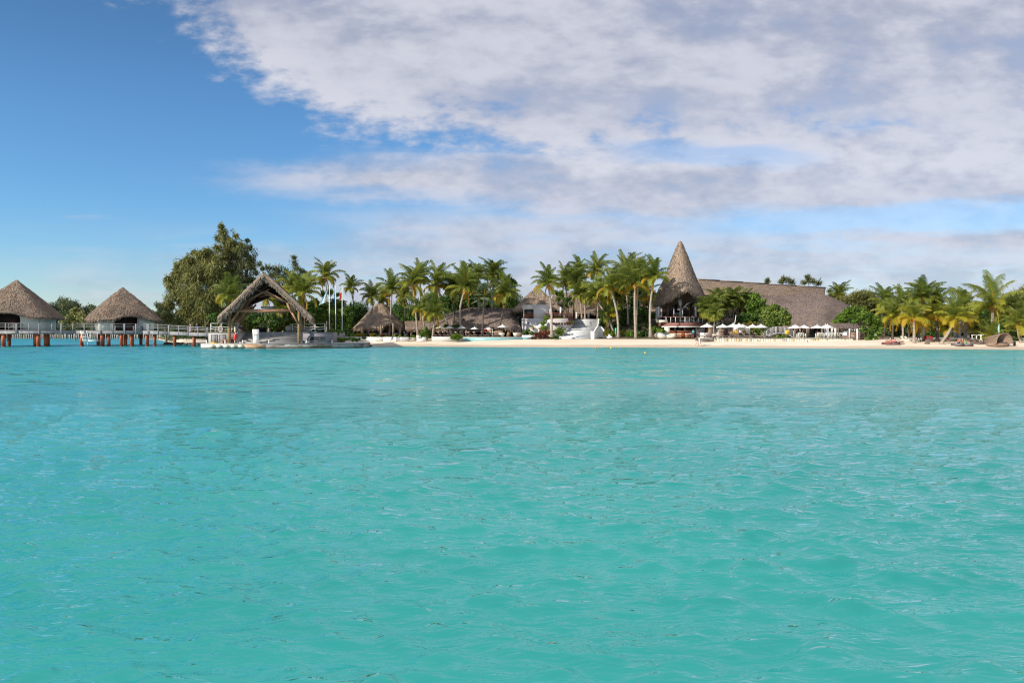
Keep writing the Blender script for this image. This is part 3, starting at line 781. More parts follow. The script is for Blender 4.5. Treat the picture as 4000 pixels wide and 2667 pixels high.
# ================= OVERWATER BUNGALOWS =================
def bungalow(name, label, pxc, Dc, phi, half, wall_half, apex_y, eave_y, base_y, win):
    c = P(pxc, 1298, Dc); zA = P(pxc, apex_y, Dc).z; De = Dc - half * .62
    zE = P(pxc, eave_y, De).z; zB = P(pxc, base_y, De).z
    root = thing(name, (c.x, c.y, zB), label, 'bungalow', 'thatched bungalows on piles')
    fdir = R(-90) + R(phi)            # direction the door faces, math angle
    def shape(t):
        a = t - fdir + R(45)
        k = 1 / (abs(math.cos(a)) ** 1.35 + abs(math.sin(a)) ** 1.35) ** (1 / 1.35) if False else None
        q = t - fdir; e = 5.0; k = 1 / (abs(math.cos(q)) ** e + abs(math.sin(q)) ** e) ** (1 / e)
        return (k * math.cos(t), k * math.sin(t))
    s = half / 1.41 * 1.06
    def arch(t):
        d = (t - fdir - R(4) + math.pi) % (2 * math.pi) - math.pi
        return 1.0 * math.exp(-(d / .34) ** 4)
    hh = zA - zE
    prof = [(.12, zA + .05), (s * .12, zA - hh * .10), (s * .32, zA - hh * .29), (s * .55, zA - hh * .52), (s * .78, zA - hh * .76), (s * .93, zA - hh * .93), (s, zE)]
    mb = MB(); Gd = radial(c, prof, shape, 72, arch, 26); thatch(mb, Gd, 10, .13, .6, .11, .38, (.36, 20), closed=True)
    build('roof', mb, 'thatch', root)
    M = Matrix.Rotation(R(phi), 3, 'Z'); w = wall_half
    def L(x, y, z): q = M @ Vector((x, y, 0)); return Vector((c.x + q.x, c.y + q.y, z))
    zt = zE + .75
    door_w = 2.0
    for (a, b, nm, mt) in (((-w, -w), (-door_w, -w), 'wall', 'siding'), ((door_w, -w), (w, -w), 'wall', 'siding'), ((w, -w), (w, w), 'wall', 'siding'), ((w, w), (-w, w), 'wall', 'siding'), ((-w, w), (-w, -w), 'wall', 'siding_cream_lit')):  # left wall takes the sunlit copy of the siding
        A, B = L(*a, 0), L(*b, 0); m = MB(); d = (B - A).normalized() * .09
        m.slab(A + d, B - d, zB, zt, .18); build(nm, m, mt, root)
    m = MB(); m.slab(L(-door_w, -w + .9, 0), L(door_w, -w + .9, 0), zB, zt + .5, .1); build('door_recess', m, 'interior_shade', root)
    d = MB(); d.slab(L(.2, -w + .78, 0), L(1.25, -w + .78, 0), zB, zB + 2.1, .06); dd = build('door', d, 'dark_wood', root)
    h = MB(); h.ball(L(.35, -w + .70, zB + 1.05), .06); build('handle', h, 'metal', dd)
    for sx in (-door_w, door_w):
        m = MB(); m.slab(L(sx, -w + .1, 0), L(sx, -w + .85, 0), zB, zt, .12); build('door_reveal', m, 'siding', root)
    # window wall on the left face
    if win:
        wy = -w - .0
        for k, (y0, y1) in enumerate(((w * .42, w * .16), (w * .13, -w * .28), (-w * .31, -w * .5))):
            g = MB(); g.slab(L(-w - .12, y0, 0), L(-w - .12, y1, 0), zB + .1, zt - .3, .05); wn = build('window', g, 'curtain_glass', root)
            f = MB()
            for yy in (y0 + .05, y1 - .05): f.slab(L(-w - .16, yy - .06, 0), L(-w - .16, yy + .06, 0), zB, zt - .25, .08)
            f.slab(L(-w - .15, y0, 0), L(-w - .15, y1, 0), zt - .36, zt - .26, .11)
            build('frame', f, 'pile_foot' if k < 0 else 'teak', wn)
        g = MB(); g.slab(L(-w - .14, -w * .53, 0), L(-w - .14, -w * .74, 0), zB, zt - .3, .06); build('shutter', g, 'red_wood', root)
    else:
        for k in range(3):
            x0 = -w * .93 + k * .8
            g = MB(); g.slab(L(x0, -w - .10, 0), L(x0 + .55, -w - .10, 0), zB + .15, zB + 1.2, .05); wn = build('window', g, 'curtain_glass', root)
            f = MB()
            for xx in (x0, x0 + .55): f.slab(L(xx - .05, -w - .14, 0), L(xx + .05, -w - .14, 0), zB + .1, zB + 1.25, .06)
            f.slab(L(x0, -w - .13, 0), L(x0 + .55, -w - .13, 0), zB + 1.16, zB + 1.24, .09)
            build('frame', f, 'white_paint', wn)
    # floor platform, entrance deck with rails
    m = MB(); pr = [L(-w - .25, -w - .25, 0), L(w + .25, -w - .25, 0), L(w + .25, w + .25, 0), L(-w - .25, w + .25, 0)]
    m.prism([(q.x, q.y) for q in pr], zB - .3, zB - .01); build('floor_deck', m, 'gray_wood', root)
    m = MB(); pr = [L(-2.2, -w - 2.4, 0), L(2.6, -w - 2.4, 0), L(2.6, -w - .27, 0), L(-2.2, -w - .27, 0)]
    m.prism([(q.x, q.y) for q in pr], zB - .3, zB - .02); build('porch_deck', m, 'gray_wood_light', root)
    for (a, b) in (((-2.1, -w - 2.3), (-2.1, -w - .5)), ((2.5, -w - 2.3), (2.5, -w - .5)), ((.9, -w - 2.3), (2.5, -w - 2.3))):
        m = MB(); A, B = L(*a, zB), L(*b, zB)
        for f in (0, .5, 1): q = A.lerp(B, f); m.beam(q, q + Vector((0, 0, 1.15)), .1, .1)
        for z in (.4, .75, 1.1): m.beam(A + Vector((0, 0, z)), B + Vector((0, 0, z)), .06, .09)
        build('porch_railing', m, 'rail_wood', root)
    for (x, y) in ((-w * .8, -w * .8), (w * .8, -w * .8), (w * .8, w * .8), (-w * .8, w * .8), (0, -w * .8)):
        m = MB(); q = L(x, y, 0); m.tube([(q.x, q.y, -1), (q.x, q.y, zB - .3)], .3, 12); p = build('pile', m, 'pile_orange', root, True)
bungalow('thatched_bungalow', 'overwater bungalow cut by the left edge, wide eave arched over a dark doorway', 64.7, 127, 20, 9.2, 5.0, 1094.6, 1237, 1289, False)
bungalow('thatched_bungalow', 'overwater bungalow with a wall tinted sunlit cream and tall glazed doors on its left side', 479, 134.5, 37, 8.7, 4.7, 1123, 1248, 1296, True)

# walkway
def pier():
    pts = [(-420, 114.5, 2.80), (0, 118, 2.80), (300, 121.5, 2.79), (560, 122.5, 2.76), (660, 121, 2.62), (740, 118.5, 2.45), (815, 115.5, 2.36)]
    def at(px):
        D = interp(px, [p[0] for p in pts], [p[1] for p in pts]); z = interp(px, [p[0] for p in pts], [p[2] for p in pts])
        return Vector(((px - 2000) / F * D, D, z))
    root = thing('walkway', at(300), 'long grey timber walkway on orange piles running from the left edge to the quay', 'walkway')
    Wd = 2.3; off = Vector((.05, Wd, 0))
    xs = [p[0] for p in pts]
    deck, f1, f2 = MB(), MB(), MB()
    for a, b in zip(xs[:-1], xs[1:]):
        A, B = at(a), at(b)
        o = len(deck.v); deck.v += [tuple(q) for q in (A, B, B + off, A + off)]; deck.f.append((o, o + 1, o + 2, o + 3)); deck.tint.append(.5)
        f1.beam(A - Vector((0, .08, .30)), B - Vector((0, .08, .30)), .14, .52); f1.beam(A - Vector((0, .10, -.02)), B - Vector((0, .10, -.02)), .18, .10)
        f2.beam(A + off - Vector((0, 0, .30)), B + off - Vector((0, 0, .30)), .14, .52)
        deck.beam(A + off * .5 - Vector((0, 0, .22)), B + off * .5 - Vector((0, 0, .22)), 2.0, .3)
    build('deck', deck, 'gray_deck', root); build('fascia_board', f1, 'gray_wood', root); build('fascia_board', f2, 'gray_wood', root)
    def rh(px): return interp(px, [560, 815], [1.28, .92])
    for side, o in ((0, Vector((0, -.20, 0))), (1, off + Vector((0, .1, 0)))):
        fr = [-330, -180, -30, 64, 69, 156, 240, 244, 332, 393, 397, 442, 490, 534, 580, 584, 620, 662, 700, 737, 775, 808]
        if side: fr = [q + 10 for q in fr if q not in (69, 244, 397, 584)]
        for px in fr:
            A = at(px) + o; m = MB(); m.beam(A + Vector((0, 0, -.65 if side == 0 else -.1)), A + Vector((0, 0, rh(px))), .12, .10); build('post', m, 'rail_wood', root)
        for k, fz in enumerate((1.0, .72, .48)):
            m = MB()
            for a, b in zip(xs[:-1], xs[1:]):
                A, B = at(a) + o + Vector((0, .07, rh(a) * fz)), at(b) + o + Vector((0, .07, rh(b) * fz))
                m.beam(A, B, .06 if k == 0 else .04, .055 if k == 0 else .035)
            build('rail', m, 'rail_wood' if k else 'gray_wood', root)
    for px, dy, r in ((7, .4, .33), (113, 1.9, .33), (144, .4, .32), (155, 1.6, .32), (314, .4, .30), (394, .4, .30), (414, .8, .30), (469, .4, .30), (492, 2.0, .30), (507, .6, .29), (567, .6, .29), (593, 1.0, .27), (674, .8, .27), (750, .8, .27)):
        A = at(px) + Vector((0, dy, 0)); m = MB(); m.tube([(A.x, A.y, .28), (A.x, A.y, A.z - .36)], r, 14); p = build('pile', m, 'pile_orange', root, True)
        m = MB(); m.tube([(A.x, A.y, -1.0), (A.x, A.y, .27)], r * 1.02, 14); build('pile_foot', m, 'pile_foot', p, True)
    for a, b in ((394, 414), (469, 507), (567, 593)):
        A, B = at(a) + Vector((0, .6, -.44)), at(b) + Vector((0, .6, -.44)); m = MB(); m.beam(A - Vector((.5, 0, 0)), B + Vector((.5, 0, 0)), .3, .16); build('pile_cap', m, 'pile_orange', root)
    # bathing ladder
    A = at(327); r2 = thing('water_stairs', A, 'white metal stairs with a small landing hanging from the walkway down to the water', 'stairs')
    m = MB()
    for sx in (0, 1.1): m.beam(A + Vector((sx - .3, -.5, 0)), A + Vector((sx + .5, -.9, -2.0)), .06, .1)
    m2_ = MB()
    for k in range(8): f = (k + .5) / 8; m2_.box(A + Vector((.25 + .8 * f, -.5 - .4 * f, -2.0 * f)), (1.15, .22, .05))
    build('stringer', m, 'white_paint', r2); build('tread', m2_, 'white_paint', r2)
    m = MB(); m.box(A + Vector((2.2, -.6, -1.75)), (1.5, 1.0, .16)); build('landing', m, 'siding', r2)
    m = MB()
    for x in (1.55, 2.85): m.beam(A + Vector((x, -.6, -1.7)), A + Vector((x, -.6, -.3)), .05, .05)
    for x in (.6, 1.2): m.beam(A + Vector((x, -.8, -2.5)), A + Vector((x, -.8, -1.9)), .05, .05)
    build('hanger', m, 'white_paint', r2)
pier()

# stake fence in the water, far behind the walkway
root = thing('stake_fence', P(300, 1320, 268), 'row of thin pale stakes standing in the water far behind the walkway', 'fence')
for i in range(96):
    px = 14 + i * 7.0 + random.uniform(-1, 1); D = 262 - max(0, px - 560) * .35
    q = P(px, 1320, D); h = random.uniform(1.2, 2.0); m = MB()
    m.beam((q.x, q.y, -.4), (q.x + random.uniform(-.1, .1), q.y, h + .3), .20, .20); build('stake', m, 'gray_wood_light', root)

# ================= QUAY WITH LANDING PAVILION =================
def quay():
    A, B, C_ = P(785, 1342, 105.4), P(1036, 1342, 103.6), P(1418.5, 1342, 108.6)
    zt = .79
    root = thing('quay', (B.x, B.y, 0), 'low weathered stone and timber quay with a whitewashed left face and a dark right face', 'quay')
    for a, b, f0, f1, mt, nm in ((A, B, 0, .675, 'quay_white', 'quay_face'), (A, B, .675, 1, 'quay_rust', 'quay_face'), (B, C_, 0, 1, 'quay_gray_shaded', 'quay_face')):
        p, q = a.lerp(b, f0), a.lerp(b, f1); m = MB(); m.slab(p + Vector((0, .15, 0)), q + Vector((0, .15, 0)), .14, zt - .05, .3); build(nm, m, mt, root)
        m = MB(); m.slab(p + Vector((0, .17, 0)), q + Vector((0, .17, 0)), -.8, .135, .3); build('wet_foot', m, 'quay_wet', root)
    m = MB(); m.slab(C_ + Vector((-.15, .3, 0)), Vector((C_.x - .15, 114, 0)), -.5, zt - .05, .3); build('quay_face', m, 'quay_gray_shaded', root)
    m = MB(); m.slab(A + Vector((.15, .3, 0)), Vector((A.x + .15, 112.5, 0)), -.5, zt - .05, .3); build('quay_face', m, 'quay_gray_shaded', root)
    m = MB(); m.prism([(A.x - .05, A.y - .06), (B.x, B.y - .07), (C_.x + .05, C_.y - .06), (C_.x + .05, 115), (A.x - .05, 113)], zt - .046, zt + .03); build('quay_top', m, 'gray_wood_light', root)
    # fenders
    for i, px in enumerate((828, 855, 883.5, 911.5, 940)):
        D = interp(px, [785, 1036], [105.4, 103.6]) - .22; m = MB(); c = P(px, 1351.5, D)
        pts = [c + Vector((x, 0, 0)) for x in (-.36, -.30, -.15, .15, .30, .36)]; m.tube(pts, [.05, .19, .25, .25, .19, .05], 12)
        single('boat_fender', m, 'block_cream', ['leftmost', 'second from left', 'middle one', 'fourth from left', 'rightmost'][i] + ' of the five white fenders hanging on the quay face', 'fender', 'white fenders on the quay', True)
    # bollards
    for i, (px, D, nm) in enumerate(((807, 106.2, 'before the grey storage block at the left end of the quay'), (879.5, 105.4, 'beside the brown crates'), (947.5, 105.0, 'between the red rescue tube and the white sign board'), (1050.5, 105.0, 'just right of the white sign board'), (1197, 105.6, 'in front of the black wall lettering'), (1297, 107.4, 'in front of the green hedge'))):
        c = P(px, 1341, D); c.z = zt + .03; t = thing('mooring_post', c, 'white mooring post ' + nm, 'mooring post', 'mooring posts on the quay')
        m = MB(); m.lathe(c, [(.11, 0), (.11, .25), (.07, .28), (.07, .38)], 10); build('post', m, 'white_paint', t, True)
        m = MB(); m.ball(c + Vector((0, 0, .44)), .11, 10, 6, (1, 1, .7)); build('cap', m, 'white_paint', t, True)
    # upper terrace block, steps
    zu = 2.52
    sr = thing('deck_terrace', P(1050, 1341, 108), 'raised grey timber terrace with a wide flight of steps behind the quay', 'terrace')
    x0, x1, x2, x3 = P(813, 0, 106).x, P(934, 0, 106).x, P(1186, 0, 107).x, P(1281, 0, 107).x
    m = MB(); m.prism([(x0, 109.7), (x3, 109.7), (x3, 118), (x0, 118)], .5, zu); build('upper_deck', m, 'gray_deck', sr)
    ns = 8; rise = (zu - zt - .03) / ns
    for k in range(ns):
        m = MB(); y0 = 105.9 + .47 * k; m.box(((x1 + x2) / 2, (y0 + 109.69) / 2, zt + .032 + rise * (k + .5)), (x2 - x1 - .01, 109.69 - y0, rise - .002))
        m.box(((x1 + x2) / 2, y0 + .10, zt + .032 + rise * (k + 1) + .012), (x2 - x1 - .06, .32, .022)); build('step', m, 'gray_wood_light', sr)
    m = MB(); m.prism([(x0, 106.1), (x1 - .004, 106.1), (x1 - .004, 109.68), (x0, 109.68)], zt + .034, zu - .06); st = build('storage_block', m, 'gray_wood_light', sr)
    m = MB(); m.prism([(x0 - .08, 106.0), (x1 + .02, 106.0), (x1 + .02, 109.68), (x0 - .08, 109.68)], zu - .057, zu + .01); build('coping', m, 'gray_wood', sr)
    for px in (836, 868):
        m = MB(); c = P(px, 1325, 106.05); m.box((c.x, 106.07, 1.52), (.86, .07, 1.2)); d = build('cabinet_door', m, 'gray_wood', sr)
        f = MB()
        for s in (-.46, .46): f.box((c.x + s, 106.03, 1.52), (.06, .09, 1.3))
        f.box((c.x, 106.03, 2.15), (.98, .09, .06)); build('frame', f, 'gray_wood_light', d)
    # patch boards at the left of the steps
    # sign wall
    sg = thing('sign_wall', (x2, 106.2, .8), 'grey plank wall bearing the large black resort lettering', 'sign wall')
    m = MB(); m.prism([(x2 + .004, 106.6), (x3 + .1, 106.6), (x3 + .1, 109.6), (x2 + .004, 109.6)], zt + .034, zu - .08); build('wall', m, 'sign_gray', sg)
    m = MB(); m.box(((x2 + x3) / 2 + .05, 108.0, zu - .045), (x3 - x2 + .3, 3.1, .06)); build('coping', m, 'gray_wood', sg)
    mpx = 106.55 / F
    cx = P(1207, 0, 106.55).x; letters('lettering', 'Le', .98, 'black', sg, (cx, 106.56, 1.27), 0, .55, .03, 1.0, .012)
    cx = P(1243, 0, 106.55).x; letters('lettering', 'MERIDIEN', .80, 'black', sg, (cx, 106.56, 1.29), 0, 0, .03, .62, .018)
    # free-standing sign board
    c = P(999, 1341, 104.9); c.z = zt + .03; sb = thing('sign_board', c, 'tall tapered white sign board with a round emblem standing on the quay steps', 'sign board')
    m = MB(); w0, w1, hh = .38, .52, 2.15
    m.add([(c.x + s, c.y + dy, c.z + z) for dy in (0, .12) for s, z in ((-w0, 0), (w0 * 1.25, 0), (w1 * .92, hh), (-w1, hh))], [(0, 1, 2, 3), (7, 6, 5, 4), (0, 4, 5, 1), (1, 5, 6, 2), (2, 6, 7, 3), (3, 7, 4, 0)]); build('board', m, 'white_paint', sb)
    m = MB()
    for k in range(36):
        t0, t1 = R(10 * k), R(10 * k + 10)
        for r in (.27, .245):
            m.beam((c.x + r * math.cos(t0), c.y - .012, c.z + 1.28 + r * math.sin(t0)), (c.x + r * math.cos(t1), c.y - .012, c.z + 1.28 + r * math.sin(t1)), .02, .014)
    for k in range(24):
        t = k / 23 * math.pi * 2
        m.beam((c.x + .15 * math.sin(t), c.y - .012, c.z + 1.28 + .09 * math.sin(2 * t)), (c.x + .15 * math.sin(t + .27), c.y - .012, c.z + 1.28 + .09 * math.sin(2 * t + .54)), .02, .02)
    build('emblem', m, 'black', sb)
    letters('lettering', 'Le MERIDIEN', .12, 'black', sb, (c.x, c.y - .008, c.z + 1.93), 0, 0, .004)
    m = MB(); m.add([(c.x - .50, c.y + .5, c.z), (c.x - .42, c.y + .13, c.z), (c.x - .54, c.y + .13, c.z + 2.1), (c.x - .58, c.y + .5, c.z + .1)], [(0, 1, 2, 3), (3, 2, 1, 0)]); build('dark_wedge', m, 'black', sb)  # black wedge along the left edge of the board
    # rescue tube on a post
    c = P(920, 1341, 105.2); c.z = zt + .03; rt = thing('rescue_post', c, 'slim grey post at the foot of the storage block', 'post')
    m = MB(); m.beam(c + Vector((.25, .2, 0)), c + Vector((.25, .2, 3.0)), .16, .16); build('post', m, 'gray_wood', rt)
    m = MB(); m.beam(c + Vector((.05, .1, 1.7)), c + Vector((.75, .3, 3.1)), .12, .12); build('brace', m, 'dark_wood', rt)
    rr = thing('rescue_tube', c + Vector((0, 0, .5)), 'bright red rescue tube hanging at the pavilion post', 'rescue tube')
    m = MB(); m.tube([c + Vector((-.12, 0, .48)), c + Vector((-.11, 0, .56)), c + Vector((.02, 0, 1.35)), c + Vector((.04, 0, 1.44))], [.16, .20, .23, .18], 12); build('body', m, 'red_paint', rr, True)
    m = MB(); m.tube([c + Vector((.04, 0, 1.44)), c + Vector((.05, 0, 1.6))], .09, 8); m.tube([c + Vector((-.13, 0, .05)), c + Vector((-.12, 0, .5))], .05, 8); build('strap', m, 'white_paint', rr)
    # hose coil, crates
    c = P(835, 1340, 105.6); c.z = zt + .05; m = MB()
    for k in range(5):
        rr_ = .52 - .07 * k; m.tube([c + Vector((rr_ * math.cos(R(20 * j)), rr_ * .8 * math.sin(R(20 * j)), .05 * (k % 3))) for j in range(19)], .045, 5)
    single('hose_coil', m, 'yellow_paint', 'yellow coiled hose lying on the quay before the grey cabinet doors', 'hose')
    for i, (px, w, h, lb) in enumerate(((872, .55, .34, 'low brown crate at the left of the pavilion post'), (883, .7, .58, 'taller brown crate directly beside the left pavilion post'), (908, .5, .55, 'dark crate right of the left pavilion post'))):
        c = P(px, 1341, 105.7); c.z = zt + .03; t = thing('crate', c, lb, 'crate', 'crates at the pavilion post'); m = MB(); m.box(c + Vector((0, 0, h / 2)), (w, .5, h)); build('body', m, 'brown_wood' if i < 2 else 'dark_wood', t)
        m = MB(); m.box(c + Vector((0, 0, h + .03)), (w + .06, .56, .05)); build('lid', m, 'brown_wood', t)
    # railings of the terrace
    def rope_rail(label, pts, ropes=2):
        t = thing('rope_railing', pts[0], label, 'railing', 'rope railings on the terrace')
        for q in pts:
            m = MB(); m.beam(q, q + Vector((0, 0, 1.36)), .16, .14); build('post', m, 'gray_wood_light', t)
        m = MB()
        for a, b in zip(pts[:-1], pts[1:]): m.beam(a + Vector((0, -.05, 1.36)), b + Vector((0, -.05, 1.36)), .08, .09)
        build('top_rail', m, 'gray_wood_light', t)
        for z in (.92, .55):
            m = MB()
            for a, b in zip(pts[:-1], pts[1:]):
                m.tube([a.lerp(b, k / 6) + Vector((0, -.08, z - .14 * math.sin(math.pi * k / 6))) for k in range(7)], .035, 5)
            build('rope', m, 'white_fabric', t)
    zz_ = zu + .012
    def Z(px, D, z=zz_): q = P(px, 0, D); q.z = z; return q
    rope_rail('railing with rope lines on top of the storage block, left of the pavilion post', [Z(824, 106.3), Z(865, 106.3), Z(905, 106.3), Z(932, 106.3)])
    rope_rail('railing with sagging ropes above the lettered wall', [Z(1143, 109.9), Z(1183, 109.9), Z(1231, 109.0), Z(1269, 108.2)])
    # life ring
    c = Z(863, 106.15) + Vector((0, -.1, .48)); lr = thing('life_ring', c, 'pale pink life ring leaning on the rope railing', 'life ring')
    m = MB(); n1 = 20
    for k in range(n1):
        pass
    ring = [c + Vector((.29 * math.cos(2 * math.pi * k / n1), .0, .42 * math.sin(2 * math.pi * k / n1))) for k in range(n1 + 1)]
    m.tube(ring, .085, 8, False); build('ring', m, 'pale_pink', lr, True)
    m = MB(); m.tube([c + Vector((-.05, -.05, -.3)), c + Vector((-.1, -.05, .1)), c + Vector((.1, -.05, .25)), c + Vector((.05, -.05, -.2))], .03, 5); build('rope', m, 'white_fabric', lr)
    # things on the upper deck
    c = Z(923, 111); m = MB(); m.lathe(c, [(.26, 0), (.30, .1), (.36, .95), (.38, 1.0), (.30, 1.0), (.28, .9)], 16); single('planter', m, 'block_cream', 'tall cream planter just right of the left pavilion post', 'planter', None, True)
    c = Z(1129, 111.5); m = MB(); m.lathe(c, [(.25, 0), (.48, .2), (.60, .55), (.55, .9), (.38, 1.12), (.33, 1.12), (.40, .95)], 20); single('planter', m, 'concrete', 'big round stone planter left of the wooden bench', 'planter', None, True)
    for px, lb in ((1010, 'dark flat tub behind the white sign board, below the shrub'), (1026, 'dark tub between the sign board and the slanted palm trunk')):
        c = Z(px, 113); m = MB(); m.lathe(c, [(.42, 0), (.62, .5), (.66, .75), (.56, .76), (.5, .6)], 18); single('planter', m, 'black', lb, 'planter', None, True)
    c = Z(946, 112.5); t = thing('lounge_chair', c, 'dark curved lounge chair with a white edge on the upper deck', 'chair'); m = MB(); m.ball(c + Vector((0, 0, .45)), .6, 14, 8, (1.1, .9, .75)); build('shell', m, 'wicker_dark', t, True)
    m = MB(); m.tube([c + Vector((.7 * math.cos(R(a)), -.35, .5 + .5 * math.sin(R(a)))) for a in range(60, 210, 15)], .06, 6); build('rim', m, 'wicker_pale', t, True)
    c = Z(1152, 112.0); t = thing('garden_bench', c, 'slatted brown wooden bench beside the round planter', 'bench')
    m = MB(); m.box(c + Vector((0, 0, .45)), (1.3, .5, .06)); build('seat', m, 'teak', t)
    m = MB()
    for z in (.62, .74, .86, .98, 1.10): m.box(c + Vector((0, .24, z)), (1.3, .05, .09))
    build('backrest', m, 'teak', t)
    for sx in (-.6, .6):
        m = MB(); m.beam(c + Vector((sx, -.2, 0)), c + Vector((sx, -.2, .43)), .07, .07); m.beam(c + Vector((sx, .27, 0)), c + Vector((sx, .27, 1.15)), .07, .07); build('leg', m, 'teak', t)
    c = Z(1198, 112.5); t = thing('sail_lounger', c, 'pale hammock chair behind the sagging ropes above the lettered wall', 'chair')
    m = MB(); m.add([c + Vector(q) for q in ((-1.0, 0, .1), (.9, 0, .1), (.45, .3, 1.25), (.2, .6, .6))], [(0, 1, 2), (0, 2, 3), (1, 3, 2)]); build('sling', m, 'gray_wood_light', t)
    m = MB(); m.beam(c + Vector((.5, .1, 1.2)), c + Vector((1.6, .1, 0)), .06, .06); m.beam(c + Vector((-1.1, .1, .05)), c + Vector((1.6, .1, .05)), .06, .06); build('frame', m, 'white_paint', t)
    c = Z(965, 112); m = MB(); m.beam(c, c + Vector((0, 0, 1.9)), .13, .13); single('deck_post', m, 'red_wood', 'thin red brown post standing at the back of the steps', 'post')
quay()

def pavilion():
    D0, D1 = 103.4, 114.8; c = P(1027.8, 1341, D0)
    root = thing('landing_pavilion', (c.x, D0 + 1.8, .82), 'open thatched landing pavilion with steep shaggy gable roof on round timber posts', 'pavilion')
    Lp = [(0, 11.62), (-1.43, 10.22), (-2.76, 8.95), (-4.1, 7.58), (-5.43, 6.34), (-6.55, 5.30), (-6.95, 4.85)]
    Rp = [(0, 11.62), (1.51, 10.45), (3.03, 9.02), (4.8, 7.41), (6.14, 6.16), (7.2, 5.15), (7.62, 4.68)]
    mb = MB()
    for prof in (Lp, Rp):
        pr = resample(np.array([[[x, 0, z]] for x, z in prof], float), 22, 0)[:, 0]
        ys = np.linspace(D0, D1, 16)
        Gd = np.array([[[c.x + x * (1 - .004 * (y - D0)) - 0.23 * (y - D0), y, z - .015 * (y - D0)] for y in ys] for i, (x, _, z) in enumerate(pr)])
        thatch(mb, Gd, 14, .11, .6, .10, .45, (.55, 26))
        for lay in range(6):     # shaggy verge on the front gable
            e = Gd[:, 0]; g2 = np.array([e + np.array([0, .5, -.14 * lay - .02]), e + np.array([0, .02 + .10 * lay, -.14 * lay - .02])]); thatch(mb, g2, 0, .15, .6, .1, .12, (.80, 13))
            e = Gd[:, -1]; g2 = np.array([e + np.array([0, -.5, -.1 * lay]), e + np.array([0, 0, -.1 * lay])]); 
            if lay == 0: thatch(mb, g2, 0, .15, .6, .1, .12, (.7, 14))
    mb.tube([(c.x, D0 - .05, 11.52), (c.x - 0.23 * (D1 - D0), D1, 11.36)], .12, 8)
    build('roof', mb, 'thatch_pale', root)
    def beam(nm, a, b, w, h, mt='brown_wood'):
        m = MB(); m.beam(a, b, w, h); return build(nm, m, mt, root)
    # lining under the thatch, coloured near-black for the roof's shade
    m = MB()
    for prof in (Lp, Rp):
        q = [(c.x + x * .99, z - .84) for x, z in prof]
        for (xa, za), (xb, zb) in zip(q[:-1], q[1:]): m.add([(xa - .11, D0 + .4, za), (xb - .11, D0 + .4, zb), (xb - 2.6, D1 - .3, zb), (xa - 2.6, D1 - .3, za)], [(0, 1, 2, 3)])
    build('ceiling', m, 'interior_shade', root)
    xl, xr = P(896, 0, 105.4).x, P(1168, 0, 105.4).x
    for (x, y, z0, r) in ((xl, 105.4, .82, .25), (xr, 105.4, .82, .22), (xl - 1.2, 112.6, 2.52, .24), (xr - 1.9, 112.6, 2.52, .24), (xl - .7, 109.9, 2.52, .2), (xr - .9, 109.4, 2.52, .2)):
        zt = 7.0 if abs(x) > 0 else 6
        zt = interp(x - c.x + 0.23 * (y - D0), [-6.9, 0, 7.6], [4.9, 11, 4.6]) - .55
        m = MB(); m.tube([(x, y, z0), (x, y, z0 + 1.5), (x, y, zt)], [r * 1.05, r, r * .92], 12); build('post', m, 'post_wood', root, True)
    beam('tie_beam', (P(908, 0, 105.3).x, 105.2, 5.82), (P(1157, 0, 105.3).x, 105.2, 5.78), .26, .48)
    beam('tie_beam', (xl - 1.2, 112.6, 5.9), (xr - 1.9, 112.6, 5.9), .24, .40, 'dark_wood')
    for (a, b, w) in ((P(1138, 1217, 105.1), P(1164, 1262, 105.2), .30), (P(1120, 1180, 105.1), P(1140, 1222, 105.1), .28), (P(1040, 1138, 105.1), P(1124, 1182, 105.1), .26), (P(1052, 1130, 105.6), P(960, 1176, 105.6), .24), (P(962, 1172, 105.2), P(904, 1258, 105.3), .28), (P(985, 1190, 108), P(925, 1260, 108), .26), (P(1000, 1190, 111), P(945, 1252, 111), .26), (P(1010, 1160, 111), P(1060, 1148, 111), .26), (P(1000, 1130, 105.7), P(1110, 1180, 105.7), .2)):
        m = MB(); m.beam(a, b, .2, w); build('brace', m, 'brown_wood', root)
    m = MB(); gq = [P(a, b, 114.2) for a, b in ((912, 1219), (985, 1183), (1046, 1156), (1074, 1152), (1120, 1185), (1152, 1208), (1045, 1100))]; m.add([q for q in gq], [(0, 1, 6), (1, 2, 6), (2, 3, 6), (3, 4, 6), (4, 5, 6)]); build('gable_shade', m, 'interior_shade', root)  # dark sheet added across the gable to stand in for shade
    beam('collar_beam', P(968, 1192, 113.2), P(1062, 1152, 113.2), .3, .5, 'dark_wood'); beam('collar_beam', P(1062, 1152, 113), P(1118, 1190, 113), .3, .4, 'dark_wood')
    beam('ridge_beam', (c.x - .2, D0 + .6, 10.35), (c.x - 2.6, D1 - .4, 10.2), .3, .4, 'dark_wood')
    for k in range(6):
        y = D0 + 1.2 + k * 1.8
        for prof in (Lp, Rp):
            (xa, za), (xb, zb) = prof[1], prof[-2]; m = MB(); ox = c.x - 0.23 * (y - D0); m.beam((ox + xa * .3, y, za + .2), (ox + xb * .95, y, zb - .75), .12, .2); build('rafter', m, 'dark_wood', root)  # rafters coloured dark to carry the shade under the roof
    lt = P(1048, 1202, 108); m = MB(); m.lathe(lt, [(1.05, -.18), (1.08, .18)], 24); l = thing('pendant_lamp', lt, 'wide grey drum lamp hanging under the pavilion roof above the tie beam', 'lamp'); build('shade', m, 'concrete', l, True)
    m = MB(); m.tube([lt + Vector((0, 0, .2)), lt + Vector((0, 0, 4.4))], .03, 5); build('cord', m, 'black', l)
pavilion()

